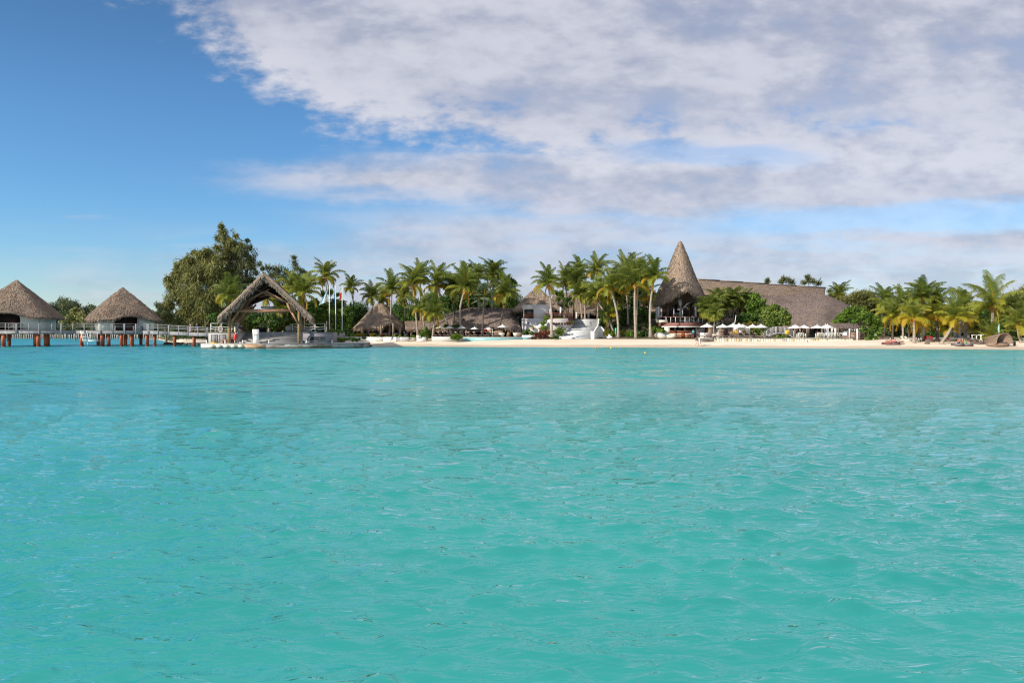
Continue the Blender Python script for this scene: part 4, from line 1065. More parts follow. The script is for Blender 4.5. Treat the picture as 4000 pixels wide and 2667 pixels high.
# flagpoles
for i, (px, top, base, D, mt, lb) in enumerate(((1286, 1114.5, 1296, 121, 'flag_pale', 'leftmost white flagpole carrying a drooping pale blue flag'), (1310.5, 1117, 1297, 121.5, 'flag_blue', 'middle white flagpole with a limp bright blue flag'), (1336, 1115, 1333, 122, 'white_fabric', 'rightmost white flagpole with a limp white and red flag'))):
    T = P(px + 1, top, D); B = P(px, base, D); B.z = hgt(B.x, B.y); r = thing('flagpole', B, lb, 'flagpole', 'three flagpoles')
    m = MB(); m.tube([B, T], [.09, .055], 8); build('pole', m, 'white_paint', r, True)
    m = MB(); m.ball(T, .11, 8, 6); build('finial', m, 'white_paint', r)
    sx = -1 if i != 1 else -.35; n = 9; vs = []; m = MB(); ln = (2.9, 3.1, 2.2)[i]; wd = (.85, .38, .42)[i]
    for a in range(n):
        for b in range(7):
            f, g = a / (n - 1), b / 6
            w = wd * (.25 + .75 * f if i == 0 else .55 + .45 * math.sin(f * 3))
            vs.append(T + Vector((-.08 - g * w * abs(sx) * (1.25 if i == 0 else 1) - (f * .75 if i == 0 else 0), .06 * math.sin(g * 9 + f * 3), -.15 - f * ln - g * (.25 if i else .5))))
    m.add(vs, [(a * 7 + b, a * 7 + b + 1, (a + 1) * 7 + b + 1, (a + 1) * 7 + b) for a in range(n - 1) for b in range(6)]); fl = build('flag', m, mt, r, True)
    if i == 2:
        m = MB(); m.add([q + Vector((-.0, -.03, 0)) for q in vs], [(a * 7 + b, a * 7 + b + 1, (a + 1) * 7 + b + 1, (a + 1) * 7 + b) for a in (4, 5, 6, 7) for b in range(6)]); build('red_band', m, 'red_paint', fl, True)
# ================= BUILDINGS ON SHORE =================
ORD = ['first', 'second', 'third', 'fourth', 'fifth', 'sixth', 'seventh', 'eighth', 'ninth', 'tenth', 'eleventh', 'twelfth', 'thirteenth', 'fourteenth']
def loft(rows, nr, nc):
    A = np.array([[list(P(*q)) for q in r] for r in rows]); return resample(resample(A, nc, 1), nr, 0)
def behind(row, dD, dz):
    """The same row further back: dD metres deeper, dz metres lower."""
    out = []
    for px, py, D in row:
        p = P(px, py, D); D2 = D + dD; q = (p.x * F / D2 + 2000, HY - (p.z + dz - H) * F / D2, D2); out.append(q)
    return out
def columns(root, items, mat, r=.2, nm='column'):
    for px, y0, y1, D in items:
        a, b = P(px, y1, D), P(px, y0, D); m = MB(); m.tube([a, b], [r * 1.05, r], 10); build(nm, m, mat, root, True)

# --- open dining hut at the left
c = P(1482, 1298, 140); root = thing('thatched_hut', (c.x, 136, 1.3), 'large open dining hut with a hump shaped thatched roof on grey posts', 'hut')
def shp(t): return (math.cos(t), .72 * math.sin(t))
zA, zE = P(0, 1184, 140).z, P(0, 1281, 134).z; rx = m2(111, 136)
prof = [(.25, zA), (rx * .12, zA - .12), (rx * .24, zA - (zA - zE) * .12), (rx * .42, zA - (zA - zE) * .32), (rx * .65, zA - (zA - zE) * .60), (rx * .86, zA - (zA - zE) * .84), (rx, zE)]
def arch(t):
    d = (t - R(-62) + math.pi) % (2 * math.pi) - math.pi; return 1.15 * math.exp(-(d / .24) ** 4)
mb = MB(); thatch(mb, radial((c.x, 141, 0), prof, shp, 72, arch, 24), 9, .14, .65, .11, .35, (.45, 14), closed=True); build('roof', mb, 'thatch', root)
columns(root, [(1414, 1275, 1312, 136.5), (1488, 1272, 1312, 135.6), (1536, 1262, 1314, 135.4), (1563, 1275, 1312, 136.5), (1440, 1275, 1305, 144), (1520, 1275, 1305, 144)], 'bark', .22)
m = MB(); m.slab((P(1395, 0, 146).x, 146.5), (P(1575, 0, 146).x, 146.5), 1.2, 4.2, .2); build('back_wall', m, 'interior_shade', root)
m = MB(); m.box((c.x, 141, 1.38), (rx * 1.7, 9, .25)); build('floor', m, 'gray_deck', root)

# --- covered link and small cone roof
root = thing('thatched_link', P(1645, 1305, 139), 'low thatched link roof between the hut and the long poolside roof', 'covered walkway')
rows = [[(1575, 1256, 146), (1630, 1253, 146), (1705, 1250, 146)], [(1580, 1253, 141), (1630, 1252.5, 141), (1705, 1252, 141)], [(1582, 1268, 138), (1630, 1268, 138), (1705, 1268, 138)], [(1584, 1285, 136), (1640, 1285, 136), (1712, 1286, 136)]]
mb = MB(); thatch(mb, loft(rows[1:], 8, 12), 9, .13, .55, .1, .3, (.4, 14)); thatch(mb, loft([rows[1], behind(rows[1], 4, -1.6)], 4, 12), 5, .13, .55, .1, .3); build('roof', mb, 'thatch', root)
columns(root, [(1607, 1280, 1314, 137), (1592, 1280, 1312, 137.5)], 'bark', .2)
m = MB(); m.slab((P(1588, 0, 141).x, 141.5), (P(1705, 0, 141).x, 141.5), 1.2, 4.4, .2); build('back_wall', m, 'interior_shade', root)
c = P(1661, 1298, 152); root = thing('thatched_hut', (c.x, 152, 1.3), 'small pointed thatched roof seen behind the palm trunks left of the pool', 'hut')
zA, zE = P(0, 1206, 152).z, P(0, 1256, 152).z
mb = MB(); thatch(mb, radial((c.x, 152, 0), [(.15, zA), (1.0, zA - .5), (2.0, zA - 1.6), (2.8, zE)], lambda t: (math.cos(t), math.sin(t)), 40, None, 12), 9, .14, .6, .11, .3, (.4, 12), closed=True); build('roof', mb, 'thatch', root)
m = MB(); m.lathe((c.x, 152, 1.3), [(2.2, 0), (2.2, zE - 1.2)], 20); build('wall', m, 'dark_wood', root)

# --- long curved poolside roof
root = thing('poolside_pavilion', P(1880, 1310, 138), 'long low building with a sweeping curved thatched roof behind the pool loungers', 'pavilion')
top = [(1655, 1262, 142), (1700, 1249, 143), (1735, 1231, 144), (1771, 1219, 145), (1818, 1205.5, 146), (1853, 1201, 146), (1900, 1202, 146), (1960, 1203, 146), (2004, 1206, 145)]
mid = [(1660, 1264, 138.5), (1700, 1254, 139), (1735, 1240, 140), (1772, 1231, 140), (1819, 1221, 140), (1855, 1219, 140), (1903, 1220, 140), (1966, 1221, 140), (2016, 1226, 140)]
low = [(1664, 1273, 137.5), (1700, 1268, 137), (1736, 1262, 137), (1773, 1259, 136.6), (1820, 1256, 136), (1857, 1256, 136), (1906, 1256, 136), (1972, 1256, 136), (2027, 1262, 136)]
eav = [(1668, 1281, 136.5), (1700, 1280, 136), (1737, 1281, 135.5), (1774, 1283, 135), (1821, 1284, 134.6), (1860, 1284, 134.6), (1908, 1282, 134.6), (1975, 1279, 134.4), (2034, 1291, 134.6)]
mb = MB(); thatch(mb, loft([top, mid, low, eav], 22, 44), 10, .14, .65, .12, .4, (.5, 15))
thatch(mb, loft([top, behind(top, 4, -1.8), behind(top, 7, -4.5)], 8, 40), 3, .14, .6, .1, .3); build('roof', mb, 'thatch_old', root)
m = MB(); m.slab((P(1690, 0, 140).x, 140), (P(2018, 0, 140).x, 140), 1.5, 4.6, .2); build('back_wall', m, 'interior_shade', root)
columns(root, [(1786, 1276, 1312, 136), (1850, 1276, 1312, 136), (1910, 1278, 1312, 136), (1966, 1276, 1312, 136)], 'bark', .2)
m = MB(); m.slab((P(2004, 0, 136.2).x, 136.2), (P(2034, 0, 136.2).x, 136.2), 1.6, 3.6, .3); build('wall', m, 'white_wall', root)
m = MB(); m.slab((P(2009, 0, 135.9).x, 135.95), (P(2020, 0, 135.9).x, 135.95), 1.6, 3.5, .1); build('doorway', m, 'interior_shade', root)
m = MB(); m.slab((P(1979, 0, 135).x, 135.4), (P(1995, 0, 135).x, 135.4), 1.66, 2.75, .12); build('shutter', m, 'teak', root)

# --- two-storey house with pyramid roof
root = thing('thatched_house', P(2100, 1305, 136), 'two storey pale plastered house under a steep pyramid thatched roof', 'house')
xL, xc, xR = P(2027, 0, 141).x, P(2044, 0, 134.5).x, P(2150, 0, 134.5).x
zB, zT = 1.4, P(0, 1206, 134.5).z + .8
m = MB(); m.prism([(xc, 134.5), (xR, 134.5), (xR, 144), (xL + .3, 144), (xL + .3, 140)], zB, P(0, 1226, 134.5).z - .9); build('wall', m, 'white_wall', root)
z1, z2 = P(0, 1243, 134.5).z, P(0, 1208.5, 134.5).z
wx0, wx1 = P(2048, 0, 134.5).x, P(2084.5, 0, 134.5).x
m = MB(); m.prism([(xc, 134.52), (wx0, 134.52), (wx0, 134.9), (xc, 134.9)], z1 - .35, zT); m.prism([(wx1, 134.52), (xR - .0, 134.52), (xR, 134.9), (wx1, 134.9)], z1 - .35, zT)
m.prism([(wx0 + .002, 134.522), (wx1 - .002, 134.522), (wx1 - .002, 134.88), (wx0 + .002, 134.88)], z2, zT)
m.prism([(xR - .3, 134.9), (xR, 134.9), (xR, 143.9), (xR - .3, 143.9)], z1 - .35, zT); build('wall', m, 'white_wall', root)
m = MB(); m.slab((xc - .02, 134.62), (xL + .2, 141), zB, z1, .25); m.slab((xc - .02, 134.62), (xL + .2, 141), z2 + .1, zT, .25); m.slab((xL + .6, 138.6), (xL + .2, 141), z1, z2 + .1, .25); build('side_wall', m, 'white_wall', root)
m = MB(); m.box((xc + 2.6, 137.2, (z1 + z2) / 2), (7, .2, 3.4)); build('room_back', m, 'interior_shade', root)
g = MB(); g.box(((wx0 + wx1) / 2, 134.75, (z1 + z2) / 2), (wx1 - wx0, .04, z2 - z1)); w = build('window', g, 'pane', root)
f = MB()
for z in (z1 + .04, z2 - .04): f.box(((wx0 + wx1) / 2, 134.66, z), (wx1 - wx0, .1, .1))
for x in (wx0 + .05, wx1 - .05): f.box((x, 134.66, (z1 + z2) / 2), (.1, .11, z2 - z1 - .18))
build('frame', f, 'dark_wood', w)
f = MB()
for k in range(15): f.box((wx0 + .12 + k * (wx1 - wx0 - .24) / 14, 134.60, z1 + .55), (.05, .05, .8))
f.box(((wx0 + wx1) / 2, 134.58, z1 + .97), (wx1 - wx0 - .2, .09, .09)); build('balustrade', f, 'red_wood', w)
m = MB(); m.box((P(2064, 0, 134.4).x, 134.44, P(0, 1262, 134.4).z), (.30, .12, .16)); build('vent', m, 'black', root)
# open corner room + balcony
bx0, bx1 = P(2131, 0, 133.6).x, P(2238, 0, 133.6).x; zf = P(0, 1242.5, 133.6).z
m = MB(); m.prism([(bx0, 133.6), (bx1, 133.6), (bx1 + 1.5, 139), (xR + .01, 142), (xR + .01, 134.49), (bx0, 134.49)], zf - .3, zf); build('balcony_floor', m, 'dark_wood', root)
m = MB(); n = 42
for k in range(n): x = bx0 + .1 + (bx1 - bx0 - .2) * k / (n - 1); m.box((x, 133.66, zf + .48), (.07, .05, .86))
build('baluster', m, 'dark_wood', root)
m = MB(); m.box(((bx0 + bx1) / 2, 133.66, zf + .95), (bx1 - bx0, .12, .09)); m.box(((bx0 + bx1) / 2, 133.66, zf + .07), (bx1 - bx0, .08, .07))
m.beam((bx1, 133.7, zf + .95), (bx1 + 1.5, 138, zf + .95), .1, .09); build('handrail', m, 'red_wood', root)
for px in (2131, 2160, 2190, 2215, 2237): m = MB(); x = P(px, 0, 133.6).x; m.box((min(max(x, bx0 + .06), bx1 - .06), 133.58, zf + .45), (.12, .1, 1.1)); build('baluster_post', m, 'dark_wood', root)
m = MB(); m.box((xR + 1.1, 139, zf + 1.5), (3.4, .2, 3.0)); build('room_back', m, 'interior_shade', root)
columns(root, [(2190, 1200, 1231, 134.6)], 'white_paint', .17)
columns(root, [(2150.5, 1204, 1240, 134.2)], 'white_wall', .2)
zl = P(0, 1207, 133.2).z
apx = P(2097, 1117, 139.5)
def sqr(t):
    q = t; e = 7.0; k = 1 / (abs(math.cos(q)) ** e + abs(math.sin(q)) ** e) ** (1 / e); return (k * math.cos(t) * 1.0, k * math.sin(t) * .78)
cx = (P(1996, 0, 133.6).x + P(2211, 0, 133.6).x) / 2; rr = (P(2211, 0, 133.6).x - P(1996, 0, 133.6).x) / 2
Gd = radial((cx, 140.0, 0), [(.35, apx.z), (rr * .08, apx.z - .35), (rr * .3, apx.z - 1.55), (rr * .55, apx.z - (apx.z - zl) * .56), (rr * .8, apx.z - (apx.z - zl) * .82), (rr, zl)], sqr, 80, None, 22)
fr = np.linspace(0, 1, 22)[:, None]; Gd[..., 0] += (apx.x - cx) * (1 - fr)
mb = MB(); thatch(mb, Gd, 10, .14, .6, .12, .4, (.5, 18), closed=True); build('roof', mb, 'thatch', root)

# --- rear long roof with white posts at the head of the steps
root = thing('arrival_hall', P(2290, 1244, 156), 'long thatched hall with slim white posts at the head of the grand steps', 'hall')
rows = [[(2160, 1150, 165), (2236, 1141, 164), (2300, 1142, 164), (2420, 1148, 164), (2560, 1132, 164)], [(2150, 1180, 160), (2236, 1178, 159), (2300, 1178, 159), (2420, 1180, 159), (2566, 1172, 159)], [(2140, 1223, 155), (2236, 1223, 154), (2300, 1223, 154), (2420, 1222, 154), (2572, 1215, 154)]]
mb = MB(); thatch(mb, loft(rows, 16, 40), 8, .15, .65, .12, .4, (.5, 12)); thatch(mb, loft([rows[0], behind(rows[0], 6, -4)], 4, 30), 2, .15, .6, .1, .3); build('roof', mb, 'thatch', root)
columns(root, [(2252.5, 1220, 1245, 153), (2298.5, 1220, 1245, 153), (2336, 1220, 1245, 153), (2205, 1220, 1245, 155)], 'white_paint', .22)
m = MB(); m.slab((P(2190, 0, 160).x, 160), (P(2600, 0, 160).x, 160), 4.5, 8.5, .3); build('back_wall', m, 'interior_shade', root)
m = MB(); m.box((P(2296, 0, 156).x, 157, 5.10), (18, 8, .3)); build('floor', m, 'step_gray', root)

# --- grand steps with curved parapets
root = thing('grand_steps', P(2270, 1323, 128), 'broad pale grey outdoor steps climbing between curved white parapet walls', 'steps')
ns = 26; prev = None
for k in range(ns):
    f = k / ns; D = 127.6 + 15.2 * f; z0 = 1.18; z = 1.40 + (5.28 - 1.40) * (k + 1) / ns
    l = interp(f, [0, .25, .5, .75, 1], [2188, 2205, 2226, 2242, 2246]); r = interp(f, [0, .22, .5, 1], [2311, 2326, 2336, 2342])
    m = MB(); a, b = P(l, 0, D).x, P(r, 0, D).x; m.prism([(a, D), (b, D), (b, D + .60), (a, D + .60)], z - .9, z)
    m.prism([(a + .01, D - .035), (b - .01, D - .035), (b - .01, D + .12), (a + .01, D + .12)], z - .03, z + .004); build('step', m, 'step_gray', root)
def parapet(pts, mat='white_paint', nm='parapet'):
    """pts: (px, D, z_bottom, z_top); a smooth upright wall through them."""
    A = np.array([[[(px - 2000) / F * D, D, z0], [(px - 2000) / F * D, D, z1]] for px, D, z0, z1 in pts]); A = resample(A, 40, 0)
    m = MB(); th = .32
    for i in range(len(A)):
        t = A[min(i + 1, 39), 0] - A[max(i - 1, 0), 0]; n_ = np.array([-t[1], t[0], 0]); n_ /= np.linalg.norm(n_) + 1e-9
        for s in (0, 1):
            o = n_ * th * s; m.v += [tuple(A[i, 0] + o), tuple(A[i, 1] + o)]
    for i in range(39):
        a = i * 4
        m.f += [(a, a + 4, a + 5, a + 1), (a + 2, a + 3, a + 7, a + 6), (a + 1, a + 5, a + 7, a + 3)]; m.tint += [.5] * 3
    m.f += [(0, 1, 3, 2), (156, 158, 159, 157)]; m.tint += [.5, .5]
    return build(nm, m, mat, root, False)
def zy(py, D): return H - (py - HY) * D / F
parapet([(2185, 127.3, .9, zy(1322, 127.3)), (2197, 129, .9, zy(1310, 129)), (2214, 132, 1.5, zy(1290, 132)), (2232, 136, 2, zy(1266, 136)), (2242, 140, 3, zy(1250, 140)), (2244, 143, 4, zy(1243, 143))])
parapet([(2311, 127.0, .9, zy(1293, 127)), (2327, 127.6, .9, zy(1293, 127.6)), (2331, 130, 1.2, zy(1288, 130)), (2338, 133, 2, zy(1278, 133)), (2341, 137, 2.5, zy(1262, 137)), (2343, 143, 4, zy(1243, 143))])
parapet([(2311, 127.2, .9, zy(1293, 127.2)), (2322, 127.0, .9, zy(1296, 127)), (2333, 129.2, .9, zy(1280, 129.2)), (2343, 131.2, 1.0, zy(1272, 131)), (2355, 130.6, 1, zy(1285, 130.5)), (2370, 129.6, 1, zy(1301, 129.5)), (2390, 128.8, 1, zy(1310, 128.8))])
# stepped white garden walls left of the steps
parapet([(2140, 130.5, 1.4, zy(1292, 130.5)), (2160, 131, 1.4, zy(1290, 131)), (2185, 132.5, 1.4, zy(1284, 132.5)), (2210, 134.5, 2, zy(1268, 134.5)), (2228, 136.5, 2.4, zy(1262, 136.5))])
parapet([(2138, 132.5, 1.4, zy(1250, 132.5)), (2150, 132.3, 1.4, zy(1246, 132.3)), (2190, 132.6, 3.0, zy(1244, 132.6)), (2225, 134, 3.2, zy(1243, 134)), (2238, 136.2, 3.4, zy(1244, 136)), (2243, 139, 3.4, zy(1250, 139))], 'white_wall')
for pts, mt in (([(2087, 131.6, 1.4, zy(1275, 131.6)), (2100, 131.6, 1.4, zy(1272, 131.6)), (2112, 131.6, 1.4, zy(1264, 131.6)), (2135, 131.8, 1.4, zy(1254, 131.8))], 'white_paint'), ([(2073, 130.8, 1.4, zy(1283, 130.8)), (2080, 130.8, 1.4, zy(1280, 130.8)), (2087, 130.8, 1.4, zy(1278, 130.8)), (2118, 130.8, 1.4, zy(1277, 130.8))], 'white_paint')): parapet(pts, mt)
m = MB()
A = [(2159, 131.0, 1298), (2180, 131.6, 1293), (2200, 133.2, 1281), (2218, 135, 1273), (2232, 137.0, 1263), (2242, 139.5, 1249), (2246, 142, 1240)]
q = [P(a, c_ - 14 * (0 if i else 0) - 0, b) for i, (a, b, c_) in enumerate(A)]
q = [v + Vector((0, -.1, .25)) for v in q]
for a, b in zip(q[:-1], q[1:]): m.beam(a, b, .10, .12)
build('handrail', m, 'dark_wood', root)
for v in q: m = MB(); m.beam(v - Vector((0, 0, .9)), v, .11, .11); build('handrail_post', m, 'dark_wood', root)
for px, py, w, h, lb in ((2080, 1282, 11, 8, 'brown planter box on the white garden wall, holding a small bush'), (2106, 1282, 11, 6, 'brown planter box on the white garden wall, nearer the clipped tree')):
    c = P(px, py, 130.4); m = MB(); m.box(c, (m2(w, 130), .4, m2(h, 130))); single('planter_box', m, 'teak', lb, 'planter', 'planter boxes')

# --- pool terrace
m = MB(); m.prism([(P(1690, 0, 127.2).x, 127.4), (P(2036, 0, 127).x, 127.4), (P(2045, 0, 131).x, 131), (P(2040, 0, 141).x, 141), (P(1690, 0, 141).x, 141)], .5, 1.64); struct('paving', m, 'path_stone')
def curvewall(name, pts, z0, z1, th, mat, label, cat):
    m = MB()
    for a, b in zip(pts[:-1], pts[1:]): m.slab(P(a[0], 0, a[1]), P(b[0], 0, b[1]), z0, z1, th)
    return single(name, m, mat, label, cat)
curvewall('pool_wall', [(1688, 126.9), (1808, 126.6)], .8, 1.70, .4, 'pool_wall', 'plain pale grey retaining wall left of the pool', 'wall')
pr = thing('pool', P(1940, 1320, 126.8), 'turquoise tiled infinity edge pool above the sand', 'pool')
m = MB(); m.slab(P(1808.5, 0, 126.6), P(2040, 0, 126.4), .8, 1.50, .35); m.slab(P(2040, 0, 126.4), P(2082, 0, 128.4), .8, 1.50, .35); build('pool_edge', m, 'pool_tile', pr)
m = MB(); m.prism([(P(1808.5, 0, 126.8).x, 126.7), (P(2040, 0, 126.4).x, 126.5), (P(2080, 0, 128.4).x, 128.6), (P(2080, 0, 129.6).x, 129.6), (P(1808.5, 0, 129.6).x, 129.6)], 1.3, 1.53); build('pool_water', m, 'pool_tile', pr)
curvewall('planter_wall', [(2034, 129.9), (2040, 128.9), (2052, 128.5), (2085, 128.5), (2094, 129.2)], 1.3, zy(1309, 128.6), .35, 'white_paint', 'low curved white planter wall in front of the clipped hedge by the pool', 'wall')
# rough white walls by the dining hut
curvewall('whitewashed_wall', [(1328, 132), (1420, 131), (1500, 129.6), (1597, 128.6)], .7, 1.62, .7, 'rough_white', 'long rough whitewashed stone wall along the sand below the dining hut', 'wall')
curvewall('whitewashed_wall', [(1629, 127.6), (1664, 127.4)], .8, 1.60, .6, 'white_paint', 'short smooth white wall between the hut path and the two leaning palms', 'wall')
m = MB()
for k in range(3): m.box((P(1613, 0, 128.4).x, 128.6 + k * .45, 1.08 + k * .16), (m2(30, 128), .45, .16))
single('beach_steps', m, 'path_stone', 'three low stone steps from the sand between the two white walls', 'steps')
for px, D, s in ((1633, 127.0, .3), (1639, 127.2, .22)):
    m = MB(); c = P(px, 1318, D); c.z = 1.75; m.ball(c, s, 8, 5, (1.2, 1, .8)); single('white_stone', m, 'rough_white', 'rounded white stone on the left end of the short white wall' if s > .25 else 'smaller white stone beside the rounded one on the short wall', 'stone', 'stones on the white wall', True)

# --- tower restaurant
root = thing('tower_restaurant', P(2660, 1316, 132), 'restaurant with a very tall pointed witch hat thatched roof above an open terrace', 'restaurant')
Dc = 137.0; c = P(2657, 1298, Dc)
sc = Dc / F
prof = [(.12, zy(941, Dc)), (7 * sc, zy(947, Dc)), (15 * sc, zy(966, Dc)), (24 * sc, zy(987, Dc)), (37 * sc, zy(1020, Dc)), (48 * sc, zy(1050, Dc)), (59 * sc, zy(1079, Dc)), (70 * sc, zy(1105, Dc)), (85 * sc, zy(1135, Dc)), (96 * sc, zy(1165, Dc)), (109 * sc, zy(1199, Dc))]
def dia(t):
    q = t + R(2); e = 1.75; k = 1 / (abs(math.cos(q)) ** e + abs(math.sin(q)) ** e) ** (1 / e); return (k * math.cos(t), k * math.sin(t))
def lift(t):
    d = (t - R(-92) + math.pi) % (2 * math.pi) - math.pi; return 3.0 * math.exp(-abs(d / .62) ** 1.5) + .2
mb = MB(); thatch(mb, radial((c.x, Dc, 0), prof, dia, 96, lift, 60), 11, .14, .65, .12, .45, (.5, 18), closed=True); build('roof', mb, 'thatch', root)
zd = zy(1261, 130)
deck = [P(2565, 0, 134), P(2584, 0, 131.5), P(2676, 0, 128.6), P(2745, 0, 131.8), P(2760, 0, 135), P(2780, 0, 146), P(2560, 0, 146)]
m = MB(); m.prism([(q.x, q.y) for q in deck], zd - .35, zd); build('deck', m, 'dark_wood', root)
m = MB()
for a, b in zip(deck[:4], deck[1:5]): m.slab(a + Vector((0, -.06, 0)), b + Vector((0, -.06, 0)), zd - .62, zd + .03, .12)
build('fascia', m, 'fascia', root)
m = MB(); pr_ = [P(2584, 0, 130.9), P(2676, 0, 128.0), P(2748, 0, 131.2), P(2748, 0, 140), P(2584, 0, 140)]; m.prism([(q.x, q.y) for q in pr_], zd - .83, zd - .64); build('awning', m, 'white_paint', root)
for (a, b, n) in ((deck[0], deck[1], 1), (deck[1], deck[2], 5), (deck[2], deck[3], 4), (deck[3], deck[4], 1)):
    for k in range(n + (1 if a is deck[0] else 0) + 0):
        q = a.lerp(b, (k) / n); m = MB(); m.box((q.x, q.y + .05, zd + .57), (.10, .06, 1.10)); build('baluster_post', m, 'white_paint', root)
m = MB(); g = MB()
for a, b in zip(deck[:4], deck[1:5]):
    m.beam(Vector((a.x, a.y + .05, zd + 1.15)), Vector((b.x, b.y + .05, zd + 1.15)), .1, .07); g.slab(a + Vector((0, .12, 0)), b + Vector((0, .12, 0)), zd + .1, zd + 1.05, .02)
build('handrail', m, 'fascia', root); build('glass_panel', g, 'clear_glass', root)
columns(root, [(2565, 1200, 1258, 135), (2572.5, 1198, 1258, 134), (2585, 1192, 1250, 142), (2718, 1185, 1258, 133.5)], 'white_wall', .22)
columns(root, [(2608, 1180, 1256, 134.5), (2702, 1185, 1256, 139), (2640, 1190, 1250, 142)], 'dark_wood', .32)
a = P(2660, 1258, 133.5); m = MB(); m.tube([a, P(2660, 1215, 133.5), P(2658, 1188, 134), P(2655, 1170, 134.5)], [.32, .28, .30, .42], 10); m.tube([P(2665, 1208, 133.5), P(2674, 1198, 133), P(2678, 1192, 133)], [.14, .11, .1], 8)
m.tube([P(2676, 1199, 133), P(2681, 1190, 132.9), P(2690, 1184, 133), P(2702, 1182, 133.5)], [.11, .11, .10, .07], 8); m.tube([P(2676, 1200, 133), P(2684, 1201, 132.9), P(2688, 1208, 132.8)], [.10, .09, .06], 8); build('tree_trunk_column', m, 'concrete', root, True)
m = MB(); m.slab(P(2575, 0, 144), P(2762, 0, 144), zd, zd + 1.4, .2); m.slab(P(2575, 0, 145), P(2630, 0, 145), zd, zd + 4.2, .2); m.slab(P(2668, 0, 145), P(2690, 0, 145), zd, zd + 4.2, .2); m.slab(P(2725, 0, 145), P(2770, 0, 145), zd, zd + 4.2, .2); build('back_wall', m, 'interior_shade', root)
m = MB(); m.slab(P(2634, 0, 141), P(2660, 0, 141), zd, zd + 2.8, .15); build('bar_shelf', m, 'dark_wood', root)
m = MB(); m.slab(P(2637, 0, 140.8), P(2656, 0, 140.8), zd + 1.2, zd + 2.3, .1); build('shelf_glass', m, 'curtain_glass', root)
m = MB(); m.box(P(2647, 1231, 139), (2.2, .8, .3)); build('serving_counter', m, 'teak', root)
for px, py, w in ((2597, 1245, 1.2), (2625, 1246, 1.6), (2648, 1247, 1.6), (2685, 1246, 1.6), (2712, 1246, 1.2)):
    m = MB(); m.box(P(px, py, 133.0), (w, .8, .08)); m.box(P(px, py, 133) - Vector((0, 0, .4)), (.15, .15, .75)); build('dining_table', m, 'dark_wood', root)
# ground floor bar walls
zs = 1.35; za = zd - .84
m = MB(); m.slab(P(2597.5, 0, 130.6), P(2616, 0, 130.6), zs, za, .3); m.slab(P(2597.5, 0, 130.7), P(2597.5, 0, 136), zs, za, .2); build('wall', m, 'siding_cream_lit', root)
m = MB(); m.slab(P(2599, 0, 137), P(2740, 0, 137), zs, za, .2); build('back_wall', m, 'white_wall', root)
for px in (2637, 2674): columns(root, [(px, 1274, 1293, 132)], 'white_wall', .17)
m = MB(); m.slab(P(2718, 0, 131), P(2728, 0, 131), zs, za, .35); m.slab(P(2728, 0, 131.4), P(2752, 0, 133), zs, za, .3); build('wall', m, 'white_wall', root)
for px, w in ((2644.5, .2), (2651.5, .2)): m = MB(); m.box(P(px, 1279, 136.86), (.25, .06, .32)); build('wall_frame', m, 'black', root)
m = MB(); m.box(P(2666, 1285, 136.86), (.5, .06, .8)); build('wall_screen', m, 'black', root)
m = MB(); m.box(P(2724, 1283, 130.75), (.2, .12, .42)); build('wall_lamp', m, 'red_wood', root)
# bar counter
bc = thing('bar_counter', P(2665, 1316, 128.6), 'polished red brown wooden beach bar counter under the tower terrace', 'bar counter')
A0, A1, A2 = P(2617, 0, 129.6), P(2675, 0, 128.0), P(2708, 0, 129.2); zt = zy(1293, 128.3)
for a, b in ((A0, A1), (A1, A2)):
    m = MB(); m.slab(a, b, 1.3, zt - .08, .3); build('front_panel', m, 'red_wood', bc)
m = MB(); m.prism([(A0.x - .35, A0.y - .25), (A1.x, A1.y - .45), (A2.x + .1, A2.y - .25), (A2.x + .1, A2.y + .4), (A1.x, A1.y + .3), (A0.x - .35, A0.y + .4)], zt - .07, zt + .02); build('counter_top', m, 'brown_wood', bc)
st0 = thing('bar_stool', (0, 0, 0), 'stool', 'stool', 'bar stools')
m = MB(); m.lathe((0, 0, .70), [(.19, 0), (.20, .06), (.12, .09)], 14); build('seat', m, 'white_fabric', st0, True)
for a in range(4):
    t = R(45 + 90 * a); m = MB(); m.tube([(.22 * math.cos(t), .22 * math.sin(t), 0), (.11 * math.cos(t), .11 * math.sin(t), .70)], .026, 6); build('leg', m, 'teak', st0)
m = MB(); m.lathe((0, 0, .28), [(.17, 0), (.19, .0), (.19, .03), (.17, .03)], 12); build('foot_ring', m, 'metal', st0)
used = []
sp_ = [(2638.5, 127.5), (2648.5, 127.3), (2658.5, 127.1), (2681, 127.0), (2689, 127.3), (2697, 127.6), (2704.5, 127.9)]
for i, (px, D) in enumerate(sp_):
    q = P(px, 0, D); q.z = hgt(q.x, q.y) + .02
    place(st0, used, q, .3 * i, 'white topped stool, %s from the left along the red brown bar counter' % ORD[i], 1.12)
